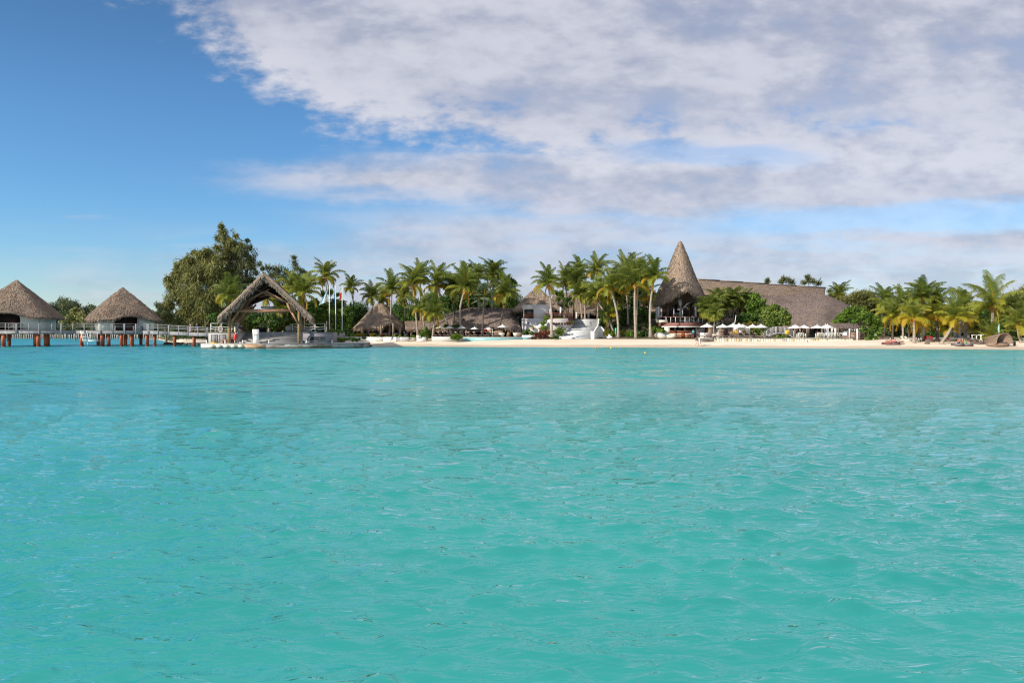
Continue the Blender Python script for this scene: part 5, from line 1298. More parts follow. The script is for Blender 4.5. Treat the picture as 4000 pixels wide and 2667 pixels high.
# lounge pods
for i, (px, D, s, lb) in enumerate(((2582, 125.9, 1.25, 'large white egg shaped lounge chair by the palm trunk at the beach bar'), (2621, 125.9, 1.0, 'white round lounge chair with an aqua cushion next to the bar counter'))):
    q = P(px, 1316, D); q.z = hgt(q.x, q.y); t = thing('egg_chair', q, lb, 'lounge chair', 'white lounge pods')
    m = MB(); Gd = []
    n_, mm = 20, 12; vs = []
    for a in range(mm + 1):
        ph = math.pi * a / mm
        for b in range(n_):
            th_ = 2 * math.pi * b / n_; x, y, z = math.sin(ph) * math.cos(th_), math.sin(ph) * math.sin(th_), -math.cos(ph)
            dent = max(0, (x * (.5 if i == 0 else -.5) + z * .8 - y * .35) - .45) * .85
            k = 1 - dent; vs.append(q + Vector((x * .95 * k * s, y * .7 * k * s, .52 * s + z * .55 * s * k)))
    m.add(vs, [(a * n_ + b, a * n_ + (b + 1) % n_, (a + 1) * n_ + (b + 1) % n_, (a + 1) * n_ + b) for a in range(mm) for b in range(n_)]); build('shell', m, 'wicker_pale', t, True)
    m = MB(); m.ball(q + Vector(((.25 if i == 0 else -.3) * s, -.34 * s, .62 * s)), .34 * s, 10, 6, (1.1, .5, .55)); build('cushion', m, 'aqua_cloth' if i else 'blue_gray_cloth', t, True)
q = P(2605, 1316, 126); q.z = hgt(q.x, q.y); m = MB(); m.lathe(q, [(.40, 0), (.52, .2), (.55, .55), (.42, .7), (.05, .72)], 18); single('side_table', m, 'wicker_pale', 'round pale drum table between the two white lounge pods', 'table', None, True)
q = P(2592, 1259, 133); m = MB(); m.box(P(2590, 1258, 130.9) + Vector((-.2, 0, .15)), (2.0, .6, .5)); single('pale_chest', m, 'block_cream', 'long pale chest on the left corner of the terrace deck', 'chest')

# --- great hall
root = thing('great_hall', P(3050, 1300, 142), 'huge two tiered thatched hall sweeping down behind the seaside dining terrace', 'hall')
ridge = [(2728, 1091, 156), (2810, 1097, 157), (2900, 1103, 158), (3000, 1110, 159.5), (3110, 1117, 161), (3224, 1125, 163)]
step1 = [(2738, 1152, 150), (2810, 1152, 150.5), (2900, 1153, 151), (3000, 1155, 152), (3110, 1154, 153), (3222, 1152, 155)]
mb = MB(); thatch(mb, loft([ridge, [((a + b_) / 2, (c_ + d) / 2 + .5, (e + f_) / 2) for (a, c_, e), (b_, d, f_) in zip(ridge, step1)], step1], 14, 50), 15, .11, .45, .08, .6, (.35, 16))
thatch(mb, loft([ridge, behind(ridge, 6, -3.2), behind(ridge, 12, -8)], 6, 30), 1.5, .15, .6, .1, .4); build('upper_roof', mb, 'thatch', root)
m = MB()
for a, b in zip(ridge[:-1], ridge[1:]): m.beam(P(*a) + Vector((0, 0, .08)), P(*b) + Vector((0, 0, .08)), .7, .22)
build('ridge_cap', m, 'gray_wood', root)
m = MB(); m.add([P(3223.5, 1127, 163), P(3221, 1153, 155), P(3221, 1160, 155), P(3221, 1160, 168), P(3223.5, 1127, 163) + Vector((0, .5, 0))], [(0, 1, 2, 3, 4)]); build('gable', m, 'thatch', root)
t1 = [(2745, 1154, 151), (2850, 1154, 151.5), (2950, 1155, 152), (3050, 1154, 152.5), (3110, 1150, 153), (3165, 1146.5, 153.5), (3222, 1151, 152), (3275, 1172, 151), (3320, 1195, 150), (3365, 1226, 148), (3395, 1255, 146)]
t2 = [(2742, 1176, 147), (2850, 1178, 147), (2950, 1180, 147), (3050, 1182, 147), (3112, 1180, 147), (3168, 1180, 147), (3228, 1184, 146.5), (3272, 1200, 146), (3310, 1218, 145), (3348, 1242, 144), (3378, 1264, 143)]
t3 = [(2740, 1205, 144), (2850, 1210, 144), (2950, 1215, 143), (3050, 1225, 142), (3115, 1228, 141.5), (3172, 1230, 141), (3228, 1232, 141), (3268, 1240, 141), (3302, 1250, 140.5), (3335, 1264, 140), (3362, 1275, 140)]
t4 = [(2738, 1232, 142), (2850, 1240, 141), (2950, 1252, 139.5), (3040, 1268, 138), (3100, 1279, 137), (3160, 1276, 137), (3190, 1270, 137), (3240, 1277, 137), (3290, 1281, 137), (3325, 1283, 137.5), (3350, 1285, 138)]
mb = MB(); thatch(mb, loft([t1, t2, t3, t4], 30, 70), 15, .11, .45, .08, .5, (.5, 14)); thatch(mb, loft([t1[4:], behind(t1[4:], 8, -2.5), behind(t1[4:], 16, -7)], 8, 30), 1.5, .15, .6, .1, .4); build('lower_roof', mb, 'thatch_old', root)
m = MB(); m.slab(P(2900, 0, 141), P(3345, 0, 141), 1.4, 4.0, .2); build('back_wall', m, 'interior_shade', root)
columns(root, [(3105, 1280, 1316, 136), (3125, 1280, 1316, 137), (3152, 1278, 1316, 136.2), (3160, 1278, 1316, 137), (3211, 1276, 1316, 136), (3274, 1280, 1316, 137), (3315, 1282, 1316, 138)], 'bark', .2)
for px, w in ((3128, 1.6), (3171, 1.2), (3190, 1.2)):
    g = MB(); g.box(P(px, 1297, 138.5), (w, .06, 2.0)); wn = build('window', g, 'pane', root); f = MB()
    for s in (-1, 1): f.box(P(px, 1297, 138.42) + Vector((s * w / 2, 0, 0)), (.08, .1, 2.1))
    build('frame', f, 'dark_wood', wn)
for i, px in enumerate((3222, 3232, 3250, 3262)):
    m = MB(); a = P(px, 1281, 136.6); m.add([a + Vector((-.25, 0, 0)), a + Vector((.25, 0, 0)), a + Vector((.05 + .2 * (i % 2), 0, -.9)), a + Vector((.35 - .5 * (i % 2), 0, -1.7)), a + Vector((-.1, 0, -1.7)), a + Vector((-.15, 0, -.8))], [(0, 1, 2, 5), (5, 2, 3, 4)]); build('drape', m, 'white_fabric', root)
# --- seaside terrace wall with mixed stone blocks
def tD(px): return interp(px, [2760, 3060, 3335], [118.6, 117.6, 115.8])
wl = thing('terrace_wall', P(3050, 1331, 117.6), 'low seaside terrace wall of cream, tan and grey stone blocks on the sand', 'wall')
px = 2800.0; bi = 0; rr_ = random.Random(5)
while px < 3332:
    w = rr_.uniform(6, 13); e = min(px + w, 3332); mt = rr_.choice(['block_cream', 'block_cream', 'block_cream', 'block_tan', 'block_gray', 'block_cream'])
    m = MB(); m.slab(P(px, 0, tD(px)), P(e - .25, 0, tD(e)), .7, 1.40 + .002 * (bi % 3), .35); build('stone_block', m, mt, wl); px = e; bi += 1
m = MB(); m.slab(P(2790, 0, tD(2790) + .02), P(3060, 0, tD(3060) + .02), 1.405, 1.53, .5); m.slab(P(3060, 0, tD(3060) + .02), P(3334, 0, tD(3334) + .02), 1.405, 1.53, .5); build('coping', m, 'coping', wl)
m = MB(); m.prism([(P(2735, 0, 121).x, 121), (P(2790, 0, 119.5).x, tD(2790) + .3), (P(3060, 0, 118).x, tD(3060) + .3), (P(3334, 0, 116).x, tD(3334) + .3), (P(3380, 0, 140).x, 140.5), (P(2735, 0, 140).x, 140.5)], .9, 1.50); struct('paving', m, 'path_stone')
m = MB(); m.slab(P(2716, 0, 119.6), P(2784, 0, 119.0), 1.0, 1.56, .5); single('low_kerb', m, 'concrete', 'low concrete ledge with a log on it, left end of the seaside terrace', 'ledge')
m = MB(); m.tube([P(2730, 1324, 118.6), P(2750, 1325.5, 118.2), P(2772, 1326, 118.3)], [.10, .13, .08], 7); single('driftwood', m, 'bark_dark', 'dark driftwood branch lying on the sand below the ledge', 'driftwood', None, True)
# garden steps and stone walls
gs = thing('garden_steps', P(2800, 1307, 124), 'pale stone garden steps climbing between rough stone walls behind the parasols', 'steps')
for k in range(14):
    D = 124 + .75 * k; z = 1.5 + .24 * (k + 1); l = 2783 + 1.5 * k; r = 2817 + .7 * k; m = MB(); a, b = P(l, 0, D).x, P(r, 0, D).x
    m.prism([(a, D), (b, D), (b, D + .85), (a, D + .85)], z - .8, z); build('step', m, 'path_stone', gs)
def stonewall(label, pts, th=.6):
    m = MB()
    for (a, Da, za_), (b, Db, zb_) in zip(pts[:-1], pts[1:]):
        A, B = P(a, 0, Da), P(b, 0, Db); d = (B - A); d.z = 0; nrm = Vector((-d.y, d.x, 0)).normalized() * th
        m.add([(A.x, A.y, 1.0), (B.x, B.y, 1.0), (B.x, B.y, zb_), (A.x, A.y, za_), (A.x + nrm.x, A.y + nrm.y, 1.0), (B.x + nrm.x, B.y + nrm.y, 1.0), (B.x + nrm.x, B.y + nrm.y, zb_), (A.x + nrm.x, A.y + nrm.y, za_)], [(0, 1, 2, 3), (5, 4, 7, 6), (3, 2, 6, 7), (0, 3, 7, 4), (1, 5, 6, 2)])
    return single('stone_wall', m, 'stone', label, 'wall', 'rough brown stone walls')
stonewall('rough stone wall sloping down at the right side of the garden steps', [(2822, 123.6, 1.6), (2830, 126, 2.8), (2826, 132, 4.7)])
stonewall('high brown stone wall behind the white parasols, right of the garden steps', [(2823, 128, 3.9), (2866, 127, 3.9), (2880, 127, 3.2)])
stonewall('upper brown stone wall beside the terrace railing under the feathery palms', [(2828, 134.5, 5.3), (2877, 134.5, 5.3)])
stonewall('brown stone wall left of the garden steps behind the first parasol', [(2766, 126.5, 2.4), (2780, 126, 3.6), (2783, 130, 4.2)])
stonewall('low brown stone wall at the right end of the dining terrace', [(3283, 119.6, 1.95), (3331, 117, 1.96)])
stonewall('tall brown stone wall with a square corner right of the lamp post', [(3309, 118.6, 2.55), (3331, 116.1, 2.54), (3377, 116.6, 2.54)])
r_ = thing('terrace_railing', P(2853, 1245, 134), 'short white post railing on the upper stone wall', 'railing')
for px in (2832, 2852, 2872): m = MB(); a = P(px, 1244, 134.6); m.beam(a, a + Vector((0, 0, .85)), .07, .07); build('post', m, 'metal', r_)
m = MB(); m.beam(P(2830, 1234, 134.6), P(2874, 1233, 134.6), .1, .08); build('rail', m, 'dark_wood', r_)
for i, (px, D) in enumerate(((3318.5, 117.6), (3348.5, 115.6))):
    B = P(px, 1331, D); B.z = 1.0 if i else 1.5; T = zy(1284, D); r_ = thing('lamp_post', B, ['whitewashed trunk post with a lamp on its right arm, behind the stone wall', 'taller whitewashed trunk post with a lamp on its left arm, before the stone wall'][i], 'lamp post', 'whitewashed lamp posts')
    m = MB(); m.tube([B, (B.x, B.y, (B.z + T) / 2), (B.x, B.y, T)], [.13, .115, .13], 9); build('post', m, 'rough_white', r_, True); s = 1 if i == 0 else -1
    m = MB(); m.tube([(B.x, B.y, T - .05), (B.x + s * .45, B.y, T - .03), (B.x + s * .45, B.y, T - .2)], .02, 5); build('arm', m, 'metal', r_)
    m = MB(); m.ball((B.x + s * .45, B.y, T - .25), .09, 8, 6); build('lamp', m, 'white_paint', r_, True)
# ================= PALMS =================
CR = {}
for k, a in {
    'g1': dict(seed=1, nf=26, L=4.3, wind=.10), 'g2': dict(seed=2, nf=27, L=4.6, wind=.16, droop=.95), 'g3': dict(seed=3, nf=24, L=4.2, wind=.06, droop=1.1), 'g4': dict(seed=4, nf=29, L=4.5, wind=.12, dark=.06),
    'm1': dict(seed=5, nf=25, L=4.3, yellow=.09, wind=.12), 'm2': dict(seed=6, nf=26, L=4.4, yellow=.12, wind=.08, droop=1.15),
    'y1': dict(seed=7, nf=23, L=4.4, yellow=.30, wind=.05, droop=1.15), 'y2': dict(seed=8, nf=22, L=4.3, yellow=.36, droop=1.2), 'y3': dict(seed=9, nf=24, L=4.5, yellow=.22, wind=.1),
    'k1': dict(seed=10, nf=18, L=3.4, wind=.15), 'k2': dict(seed=11, nf=17, L=3.6, yellow=.05, droop=1.1), 'a1': dict(seed=12, nf=31, L=3.2, droop=1.35, leafl=1.05, yellow=.04), 'a2': dict(seed=13, nf=29, L=3.0, droop=1.4, leafl=1.0, dark=.04),
    'b1': dict(seed=14, nf=19, L=4.8, yellow=.10, droop=1.0)}.items():
    mb, rb = crown_mesh(**a); o = build('crown', mb, 'frond'); r_ = build('frond_ribs', rb, 'leaf_yellow'); CR[k] = (o.data, r_.data)
    bpy.data.objects.remove(o); bpy.data.objects.remove(r_)
mb, rb = fan_mesh(3); o = build('crown', mb, 'leaf_fan'); r_ = build('frond_ribs', rb, 'leaf_yellow'); CR['f1'] = (o.data, r_.data)
bpy.data.objects.remove(o); bpy.data.objects.remove(r_)
mb = MB()
for k in range(9):
    a = R(40 * k); mb.ball((.24 * math.cos(a), .24 * math.sin(a), -.22 - .12 * (k % 2)), .14, 7, 5)
mb.lathe((0, 0, -.75), [(.15, 0), (.22, .35), (.24, .7), (.10, 1.0)], 9); o = build('fruit_cluster', mb, 'crownshaft'); FRUIT = o.data; bpy.data.objects.remove(o)
def palm(cpx, cpy, D, bpx, bpy_, kind, label, sc=1.0, trunk='bark_palm', r=.17, curve=0.0, sand=False, rz=None, fruit=True, grp='coconut palms'):
    if sand or (bpy_ is not None and bpy_ >= 1318 and D < 129):
        G_ = gp(bpx, bpy_); sc *= G_.y / D; D = G_.y; sand = True
    if cpx > 3480 and kind != 'b1': sc *= .88
    T = P(cpx, cpy, D)
    if bpy_ is None: B = P(bpx, 1300, D); B.z = hgt(B.x, B.y)
    else: B = P(bpx, bpy_, D); B.z = hgt(B.x, B.y) if sand else min(B.z, B.z)
    root = thing('palm_tree', B, label, 'palm tree', grp)
    m = MB(); n = 9; pts = []; rad = []
    h = (T - B).length
    for i in range(n + 1):
        f = i / n; q = B.lerp(T, f); q.x += curve * math.sin(math.pi * f) + .04 * h * math.sin(math.pi * f) * math.copysign(.35, B.x - T.x); pts.append(q)
        rad.append(r * (1.0 + .75 * max(0, 1 - f * 9) + .06 * math.sin(i * 2.1) - .28 * f))
    pts[0] = pts[0] - Vector((0, 0, .3)); m.tube(pts, rad, 9); build('trunk', m, trunk, root, True)
    zr = random.uniform(-1.3, 1.3) if rz is None else rz
    for nm, me in (('crown', CR[kind][0]), ('frond_ribs', CR[kind][1])) + ((('fruit_cluster', FRUIT),) if fruit else ()):
        o = bpy.data.objects.new(nm, me); COL.objects.link(o); o.parent = root; o.location = T - B; o.rotation_euler = (0, 0, zr if nm != 'fruit_cluster' else 0); o.scale = (sc, sc, sc)
    return root
PALMS = [
 # behind and beside the landing pavilion
 (901, 1160, 126, 896, 1300, 'k1', 'palm with upright fronds just left of the landing pavilion roof, before the big casuarina', 1.25, 'bark_dark', .15, 0),
 (1043, 1171, 121, 1051, 1296, 'm1', 'palm with an orange crown base framed inside the landing pavilion', .75, 'bark_palm', .17, .0),
 (1094, 1203, 124, 1105, 1300, 'm1', 'short palm framed at the right inside the landing pavilion', .7, 'bark_palm', .13, 0),
 (1140, 1130, 135, 1140, 1300, 'm2', 'yellow green palm rising right behind the slope of the landing pavilion roof', 1.0, 'bark_dark', .16, 0),
 (1185, 1150, 130, 1190, 1300, 'm1', 'wide arching palm between the landing pavilion roof and the flagpoles', 1.12, 'bark_dark', .16, 0),
 (1272, 1088, 146, 1276, 1300, 'm2', 'tall full palm above the leftmost flagpole', 1.05, 'bark_palm', .17, 0),
 (1371, 1126, 158, 1384, 1215, 'k1', 'slim lone palm standing clear against the sky right of the flagpoles', .95, 'bark_dark', .15, 0),
 (1452, 1163, 150, 1456, 1240, 'g3', 'leafy palm head rising behind the left shoulder of the dining hut', .90, 'bark_palm', .16, 0),
 (1495, 1172, 152, 1495, 1240, 'k2', 'small palm head just behind the top of the dining hut', .8, 'bark_palm', .15, 0),
 (1530, 1137, 128.5, 1520, 1318, 'g1', 'lone front palm whose pale trunk crosses the dining hut roof', 1.0, 'bark_palm', .22, .2),
 (1612, 1114, 134, 1633, 1316, 'm1', 'tall palm over the thatched link with yellow arching fronds', 1.12, 'bark_palm', .20, -.1),
 (1640, 1085, 142, 1642, 1316, 'g2', 'dark palm head behind the tall yellow fronded one over the link roof', .9, 'bark_palm', .20, 0),
 (1580, 1160, 145, 1582, 1290, 'g3', 'palm head low behind the right slope of the dining hut', .9, 'bark_dark', .16, 0),
 (1707, 1117, 135, 1765, 1303, 'g2', 'tall palm with feathery upright fronds above the two young beach palms', 1.12, 'bark_palm', .17, -.5),
 (1647, 1211, 122, 1667, 1329, 'k2', 'left one of two young green palms leaning over the sand by the pool wall', 1.02, 'bark_palm', .19, -.1, True),
 (1699, 1226, 120.5, 1687, 1333, 'k1', 'right one of two young palms on the sand by the pool wall, orange crown base', 1.0, 'bark_palm', .19, .1, True),
 (1771, 1132, 137, 1771, 1307, 'g4', 'dark trunked palm behind the front pool palm on its left', .95, 'bark_dark', .20, 0),
 (1816, 1131, 122.5, 1811, 1323, 'g2', 'tall front palm with a curved pale trunk rooted by the pool edge', 1.12, 'bark_palm', .24, -.75),
 (1828, 1098, 140, 1840, 1300, 'g1', 'palm whose leaning trunk stands just right of the curved front pool palm', .95, 'bark_palm', .18, -.3),
 (1866, 1088, 142, 1868, 1306, 'g3', 'slender grey trunked palm between the curved pool palm and the fan palm', .9, 'bark_palm', .17, 0),
 (1927, 1076, 148, 1925, 1290, 'g4', 'high dark green palm head above the fan palm', 1.0, 'bark_dark', .17, 0),
 (1974, 1151, 131, 1943, 1302, 'g1', 'palm leaning right across the long poolside roof, last before the house', 1.05, 'bark_dark', .19, .3),
 (2142, 1114, 124.5, 2155, 1310, 'g1', 'front palm standing before the two storey house, one dead frond hanging', .98, 'bark_palm', .21, .1),
 (2206, 1104, 150, 2222, 1240, 'g2', 'palm between the house roof and the head of the grand steps', 1.05, 'bark_dark', .15, 0),
 (2252, 1108, 146, 2242, 1228, 'g4', 'dark trunked palm at the top left corner of the grand steps', .98, 'bark_dark', .19, -.2),
 (2262, 1152, 143, 2273, 1242, 'g3', 'palm with a thin leaning trunk at the top of the grand steps, left one', .78, 'bark_palm', .16, 0),
 (2283, 1160, 143, 2285, 1243, 'm1', 'palm with a straight thick trunk at the top of the grand steps', .72, 'bark_palm', .2, 0),
 (2262, 1065, 158, 2262, 1240, 'g1', 'high palm head above the left corner of the grand steps', .98, 'bark_dark', .17, 0),
 (2330, 1062, 152, 2335, 1240, 'g2', 'high palm head above the right side of the grand steps', 1.0, 'bark_palm', .17, 0),
 (2335, 1151, 136, 2368, 1279, 'm2', 'yellow green palm leaning left over the right side of the grand steps', 1.05, 'bark_palm', .2, 0),
 (2322, 1166, 131, 2399, 1308, 'm1', 'palm with the longest leaning trunk, rooted behind the green sign', .8, 'bark_palm', .2, .5),
 (2385, 1128, 126, 2415, 1319, 'g2', 'tall palm leaning left beside the green evacuation sign', 1.08, 'bark_palm', .23, .35),
 (2380, 1232, 132, 2402, 1308, 'k2', 'short stout palm low between the leaning trunks right of the grand steps', 1.0, 'bark_dark', .22, 0),
 (2440, 1075, 134, 2453, 1262, 'g2', 'palm just left of the tallest twin trunk palm, slim grey trunk', 1.1, 'bark_palm', .17, 0),
 (2480, 1112, 122.5, 2484, 1322, 'g2', 'tallest front palm on the sand left of the tower, very full crown', 1.15, 'bark_palm', .25, -.25),
 (2493, 1088, 130, 2484, 1305, 'm2', 'palm almost hidden behind the tallest front palm, trunk beside it', 1.1, 'bark_palm', .2, .1),
 (2556, 1086, 124.5, 2541, 1310, 'g1', 'front palm closest to the pointed tower, one frond reaching across it', .98, 'bark_palm', .22, -.25),
 (2529, 1160, 133, 2537, 1262, 'k2', 'small palm low between the tallest palm and the pointed tower', .85, 'bark_dark', .15, 0),
 (2415, 1160, 140, 2425, 1290, 'g4', 'dark palm head among the shrubs right of the grand steps', .95, 'bark_dark', .16, 0),
 # right shore
 (3278, 1160, 165, 3280, 1240, 'g3', 'palm head behind the right end of the great hall roof', .95, 'bark_dark', .16, 0),
 (3456, 1182, 146, 3456, 1300, 'g3', 'dark palm head in the gap above the flat topped tree', 1.0, 'bark_dark', .16, 0),
 (3490, 1240, 121, 3487, 1325, 'm2', 'palm with yellow hanging lower fronds, first on the right hand beach', 1.05, 'bark_dark', .18, 0),
 (3522, 1196, 130, 3527, 1328, 'g1', 'palm with a straight grey trunk behind the sunbathers', 1.1, 'bark_palm', .19, 0),
 (3568, 1247, 112.5, 3569, 1341, 'y1', 'bright orange yellow palm with lamps on its trunk, rooted in open sand', 1.02, 'bark_palm', .23, .05, True),
 (3606, 1166, 128, 3609, 1332, 'g4', 'tallest palm on the right hand beach, dark full crown', 1.18, 'bark_palm', .24, 0),
 (3600, 1262, 119, 3608, 1330, 'y2', 'orange fronded palm close behind the walking man in black', .85, 'bark_palm', .2, 0),
 (3654, 1200, 124, 3660, 1330, 'm2', 'green palm head between the tallest right palm and the leaning ones', 1.15, 'bark_palm', .18, 0),
 (3657, 1238, 117, 3664, 1334, 'y1', 'orange yellow palm with a dark trunk left of the long leaning trunk', 1.0, 'bark_dark', .20, 0, True),
 (3730, 1243, 110.5, 3674, 1344, 'y3', 'palm with the strongly leaning trunk across the beach hut', 1.0, 'bark_palm', .25, .3, True),
 (3768, 1250, 114.5, 3785, 1325, 'y1', 'orange palm leaning left in front of the beach hut', .9, 'bark_palm', .20, 0, True),
 (3764, 1200, 126, 3770, 1320, 'm1', 'green palm head above the roof of the beach hut', 1.05, 'bark_palm', .2, 0),
 (3878, 1196, 108, 3874, 1330, 'b1', 'biggest spreading palm on the right shore, behind the wicker pod', 1.18, 'bark_palm', .27, .1),
 (3870, 1318, 106.5, 3872, 1338, 'b1', 'young trunkless palm arching over the loungers left of the wicker pod', .70, 'crownshaft', .15, 0, True),
 (3974, 1270, 109, 3989, 1338, 'm1', 'slim pale trunked palm right of the wicker pod', .9, 'bark_palm', .16, -.2, True),
 (4010, 1250, 112, 4006, 1325, 'm2', 'palm cut by the right edge of the picture', 1.05, 'bark_palm', .17, 0),
 (3940, 1230, 118, 3942, 1320, 'm1', 'green yellow palm head just right of the biggest spreading palm', 1.0, 'bark_dark', .17, 0),
 (3700, 1285, 118, 3702, 1330, 'y3', 'low yellow palm filling the gap left of the beach hut', .75, 'bark_dark', .17, 0),
 (3548, 1220, 135, 3550, 1320, 'g2', 'palm head behind the bright orange palm on the sand', 1.05, 'bark_dark', .17, 0),
 (3820, 1290, 116, 3822, 1325, 'm1', 'low palm between the beach hut and the biggest spreading palm', .7, 'bark_dark', .17, 0),
]
for p in PALMS: palm(*p)
palm(1892, 1155, 129, 1883, 1307, 'f1', 'silver green fan palm with a dark trunk by the pool', 1.35, 'bark_dark', .17, .1, fruit=False, grp='fan palms')
# feathery palms right of the tower
for a in ((2764, 1215, 129, 2775, 1290, 'a1', 'feathery palm closest to the tower terrace, arching over the first parasol', 1.0), (2782, 1196, 132, 2786, 1290, 'a2', 'feathery palm second from the tower terrace', .95), (2805, 1180, 136, 2808, 1270, 'a1', 'feathery palm against the great hall roof above the garden steps', .95), (2838, 1196, 137, 2840, 1260, 'a2', 'feathery palm with drooping fronds above the terrace railing', .85), (2864, 1176, 138, 2864, 1255, 'a1', 'feathery palm with dead straw fronds hanging on its trunk', 1.0), (2893, 1178, 139, 2895, 1255, 'a2', 'feathery palm beside the round clipped tree, right end of its row', .95), (2915, 1170, 141, 2915, 1255, 'a2', 'dark feathery palm half behind the clipped round tree', .85), (2794, 1232, 126, 2788, 1295, 'a1', 'lowest feathery palm hanging over the garden steps', .75)):
    palm(a[0], a[1], a[2], a[3], a[4], a[5], a[6], a[7], 'bark_palm', .10, 0, fruit=False, grp='feathery palms')

# ================= TREES =================
tree('casuarina_tree', 'huge olive green casuarina tree left of the landing pavilion', 'tree', 140, [(790, 995, 22), (760, 985, 10), (838, 1012, 26), (852, 968, 16), (845, 1050, 36), (815, 985, 16), (810, 1035, 40), (735, 1018, 28), (705, 1040, 22), (690, 1070, 26), (755, 1075, 46), (835, 1095, 50), (665, 1112, 26), (655, 1085, 14), (700, 1150, 40), (662, 1190, 22), (755, 1150, 52), (820, 1170, 52), (720, 1215, 42), (780, 1235, 50), (650, 1240, 20), (700, 1262, 26), (862, 1235, 50), (850, 1150, 40), (745, 1270, 30), (800, 1280, 26), (880, 1290, 26)], 'needle', .62, 150, 'needle', .50, 'bark', (815, 1300), 'casuarina trees', .2, 1.0, 12)
tree('casuarina_tree', 'tallest casuarina tree with a wispy pointed top, right of the huge olive one', 'tree', 143, [(864, 880, 9), (930, 985, 26), (905, 945, 20), (855, 930, 10), (870, 905, 17), (885, 935, 24), (900, 968, 30), (880, 1010, 34), (915, 1020, 36), (910, 1075, 45), (890, 1120, 40), (925, 920, 8), (945, 960, 18)], 'needle', .60, 120, 'needle', .44, 'bark_dark', (880, 1300), 'casuarina trees', .2, 1.1, 8)
tree('casuarina_tree', 'dark thin casuarina tree leaning over the landing pavilion roof peak', 'tree', 141, [(968, 935, 7), (972, 965, 14), (952, 985, 22), (978, 1000, 22), (962, 1030, 30), (985, 1040, 20), (950, 1080, 32), (978, 1090, 26), (935, 1120, 32), (1000, 1062, 14), (930, 1170, 34), (965, 1150, 28)], 'needle_dark', .55, 85, 'needle', .42, 'bark_dark', (915, 1300), 'casuarina trees', .2, 1.1, 7)
tree('casuarina_tree', 'wispy casuarina tree with a pointed top right of the pavilion roof peak', 'tree', 155, [(1150, 1010, 6), (1154, 1030, 10), (1160, 1052, 16), (1180, 1062, 15), (1200, 1082, 18), (1172, 1085, 20), (1218, 1095, 12), (1160, 1112, 26)], 'needle_dark', .60, 38, 'spray', .62, 'bark_dark', (1165, 1300), 'casuarina trees', .2, 1.1, 6)
tree('casuarina_tree', 'row of low casuarina sprays just right of the pavilion roof peak', 'tree', 152, [(1012, 1035, 6), (1025, 1052, 8), (1046, 1050, 12), (1070, 1052, 15), (1094, 1060, 16), (1115, 1066, 14), (1060, 1078, 22), (1100, 1090, 28), (1135, 1092, 18), (1075, 1120, 30), (1120, 1130, 30)], 'needle_dark', .60, 42, 'spray', .60, 'bark_dark', (1085, 1300), 'casuarina trees', .2, 1.1, 6)
tree('shore_tree', 'bushy olive tree between the second bungalow and the huge casuarina', 'tree', 150, [(618, 1190, 12), (632, 1202, 18), (650, 1225, 24), (618, 1225, 18), (668, 1250, 26), (640, 1262, 24), (610, 1258, 18), (690, 1278, 20)], 'needle_dark', .50, 110, 'needle', .40, 'bark', (655, 1310), None, .2)
tree('shore_tree', 'yellow green bush tree between the two bungalows', 'tree', 205, [(285, 1215, 20), (300, 1232, 26), (268, 1245, 24), (322, 1245, 26), (255, 1262, 20), (290, 1268, 24), (335, 1265, 18)], 'needle', .55, 130, 'leaf', .55, 'bark', (295, 1310), None, .3, ground=True)
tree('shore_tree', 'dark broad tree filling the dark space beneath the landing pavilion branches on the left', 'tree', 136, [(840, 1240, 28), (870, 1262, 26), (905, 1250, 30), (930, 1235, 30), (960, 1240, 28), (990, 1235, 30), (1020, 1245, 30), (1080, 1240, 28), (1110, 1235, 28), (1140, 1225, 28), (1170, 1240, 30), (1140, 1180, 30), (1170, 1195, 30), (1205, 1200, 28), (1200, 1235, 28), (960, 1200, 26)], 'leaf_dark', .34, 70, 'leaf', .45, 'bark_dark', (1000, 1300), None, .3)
tree('broadleaf_tree', 'dense bright green broadleaf tree behind the three flagpoles', 'tree', 140, [(1292, 1143, 17), (1262, 1148, 16), (1318, 1150, 12), (1330, 1185, 24), (1300, 1188, 28), (1262, 1190, 28), (1232, 1180, 20), (1345, 1215, 28), (1310, 1230, 34), (1262, 1235, 34), (1225, 1222, 26), (1355, 1250, 26), (1300, 1265, 28), (1250, 1270, 28), (1215, 1262, 22), (1340, 1275, 22)], 'leaf_bright', .36, 60, 'leaf', .42, 'bark', (1300, 1300), None, .4)
tree('pandanus_tree', 'dark strap leaved tree between the flagpoles and the dining hut', 'tree', 146, [(1372, 1200, 16), (1392, 1196, 16), (1412, 1192, 16), (1425, 1208, 18), (1395, 1222, 22), (1375, 1240, 22), (1405, 1245, 20), (1365, 1268, 18), (1385, 1280, 16)], 'leaf_dark', .95, 60, 'strap', .5, 'bark', (1385, 1305), 'strap leaved trees', .3)
tree('pandanus_tree', 'strap leaved tree right behind the right slope of the dining hut', 'tree', 148, [(1560, 1215, 16), (1580, 1212, 18), (1602, 1222, 20), (1600, 1240, 16), (1622, 1235, 18), (1575, 1235, 16), (1640, 1205, 18), (1660, 1190, 16)], 'leaf_dark', .95, 60, 'strap', .55, 'bark', (1600, 1300), 'strap leaved trees', .3)
tree('pandanus_tree', 'bright strap leaved tree above the right half of the long poolside roof', 'tree', 150, [(1955, 1128, 20), (1978, 1120, 20), (1998, 1140, 22), (1965, 1165, 22), (1990, 1175, 22), (2012, 1165, 18), (1945, 1190, 14), (2005, 1100, 10), (1940, 1150, 18), (1970, 1090, 20), (1950, 1075, 16), (1990, 1095, 18)], 'leaf_bright', 1.0, 60, 'strap', .42, 'bark', (1975, 1300), 'strap leaved trees', .3)
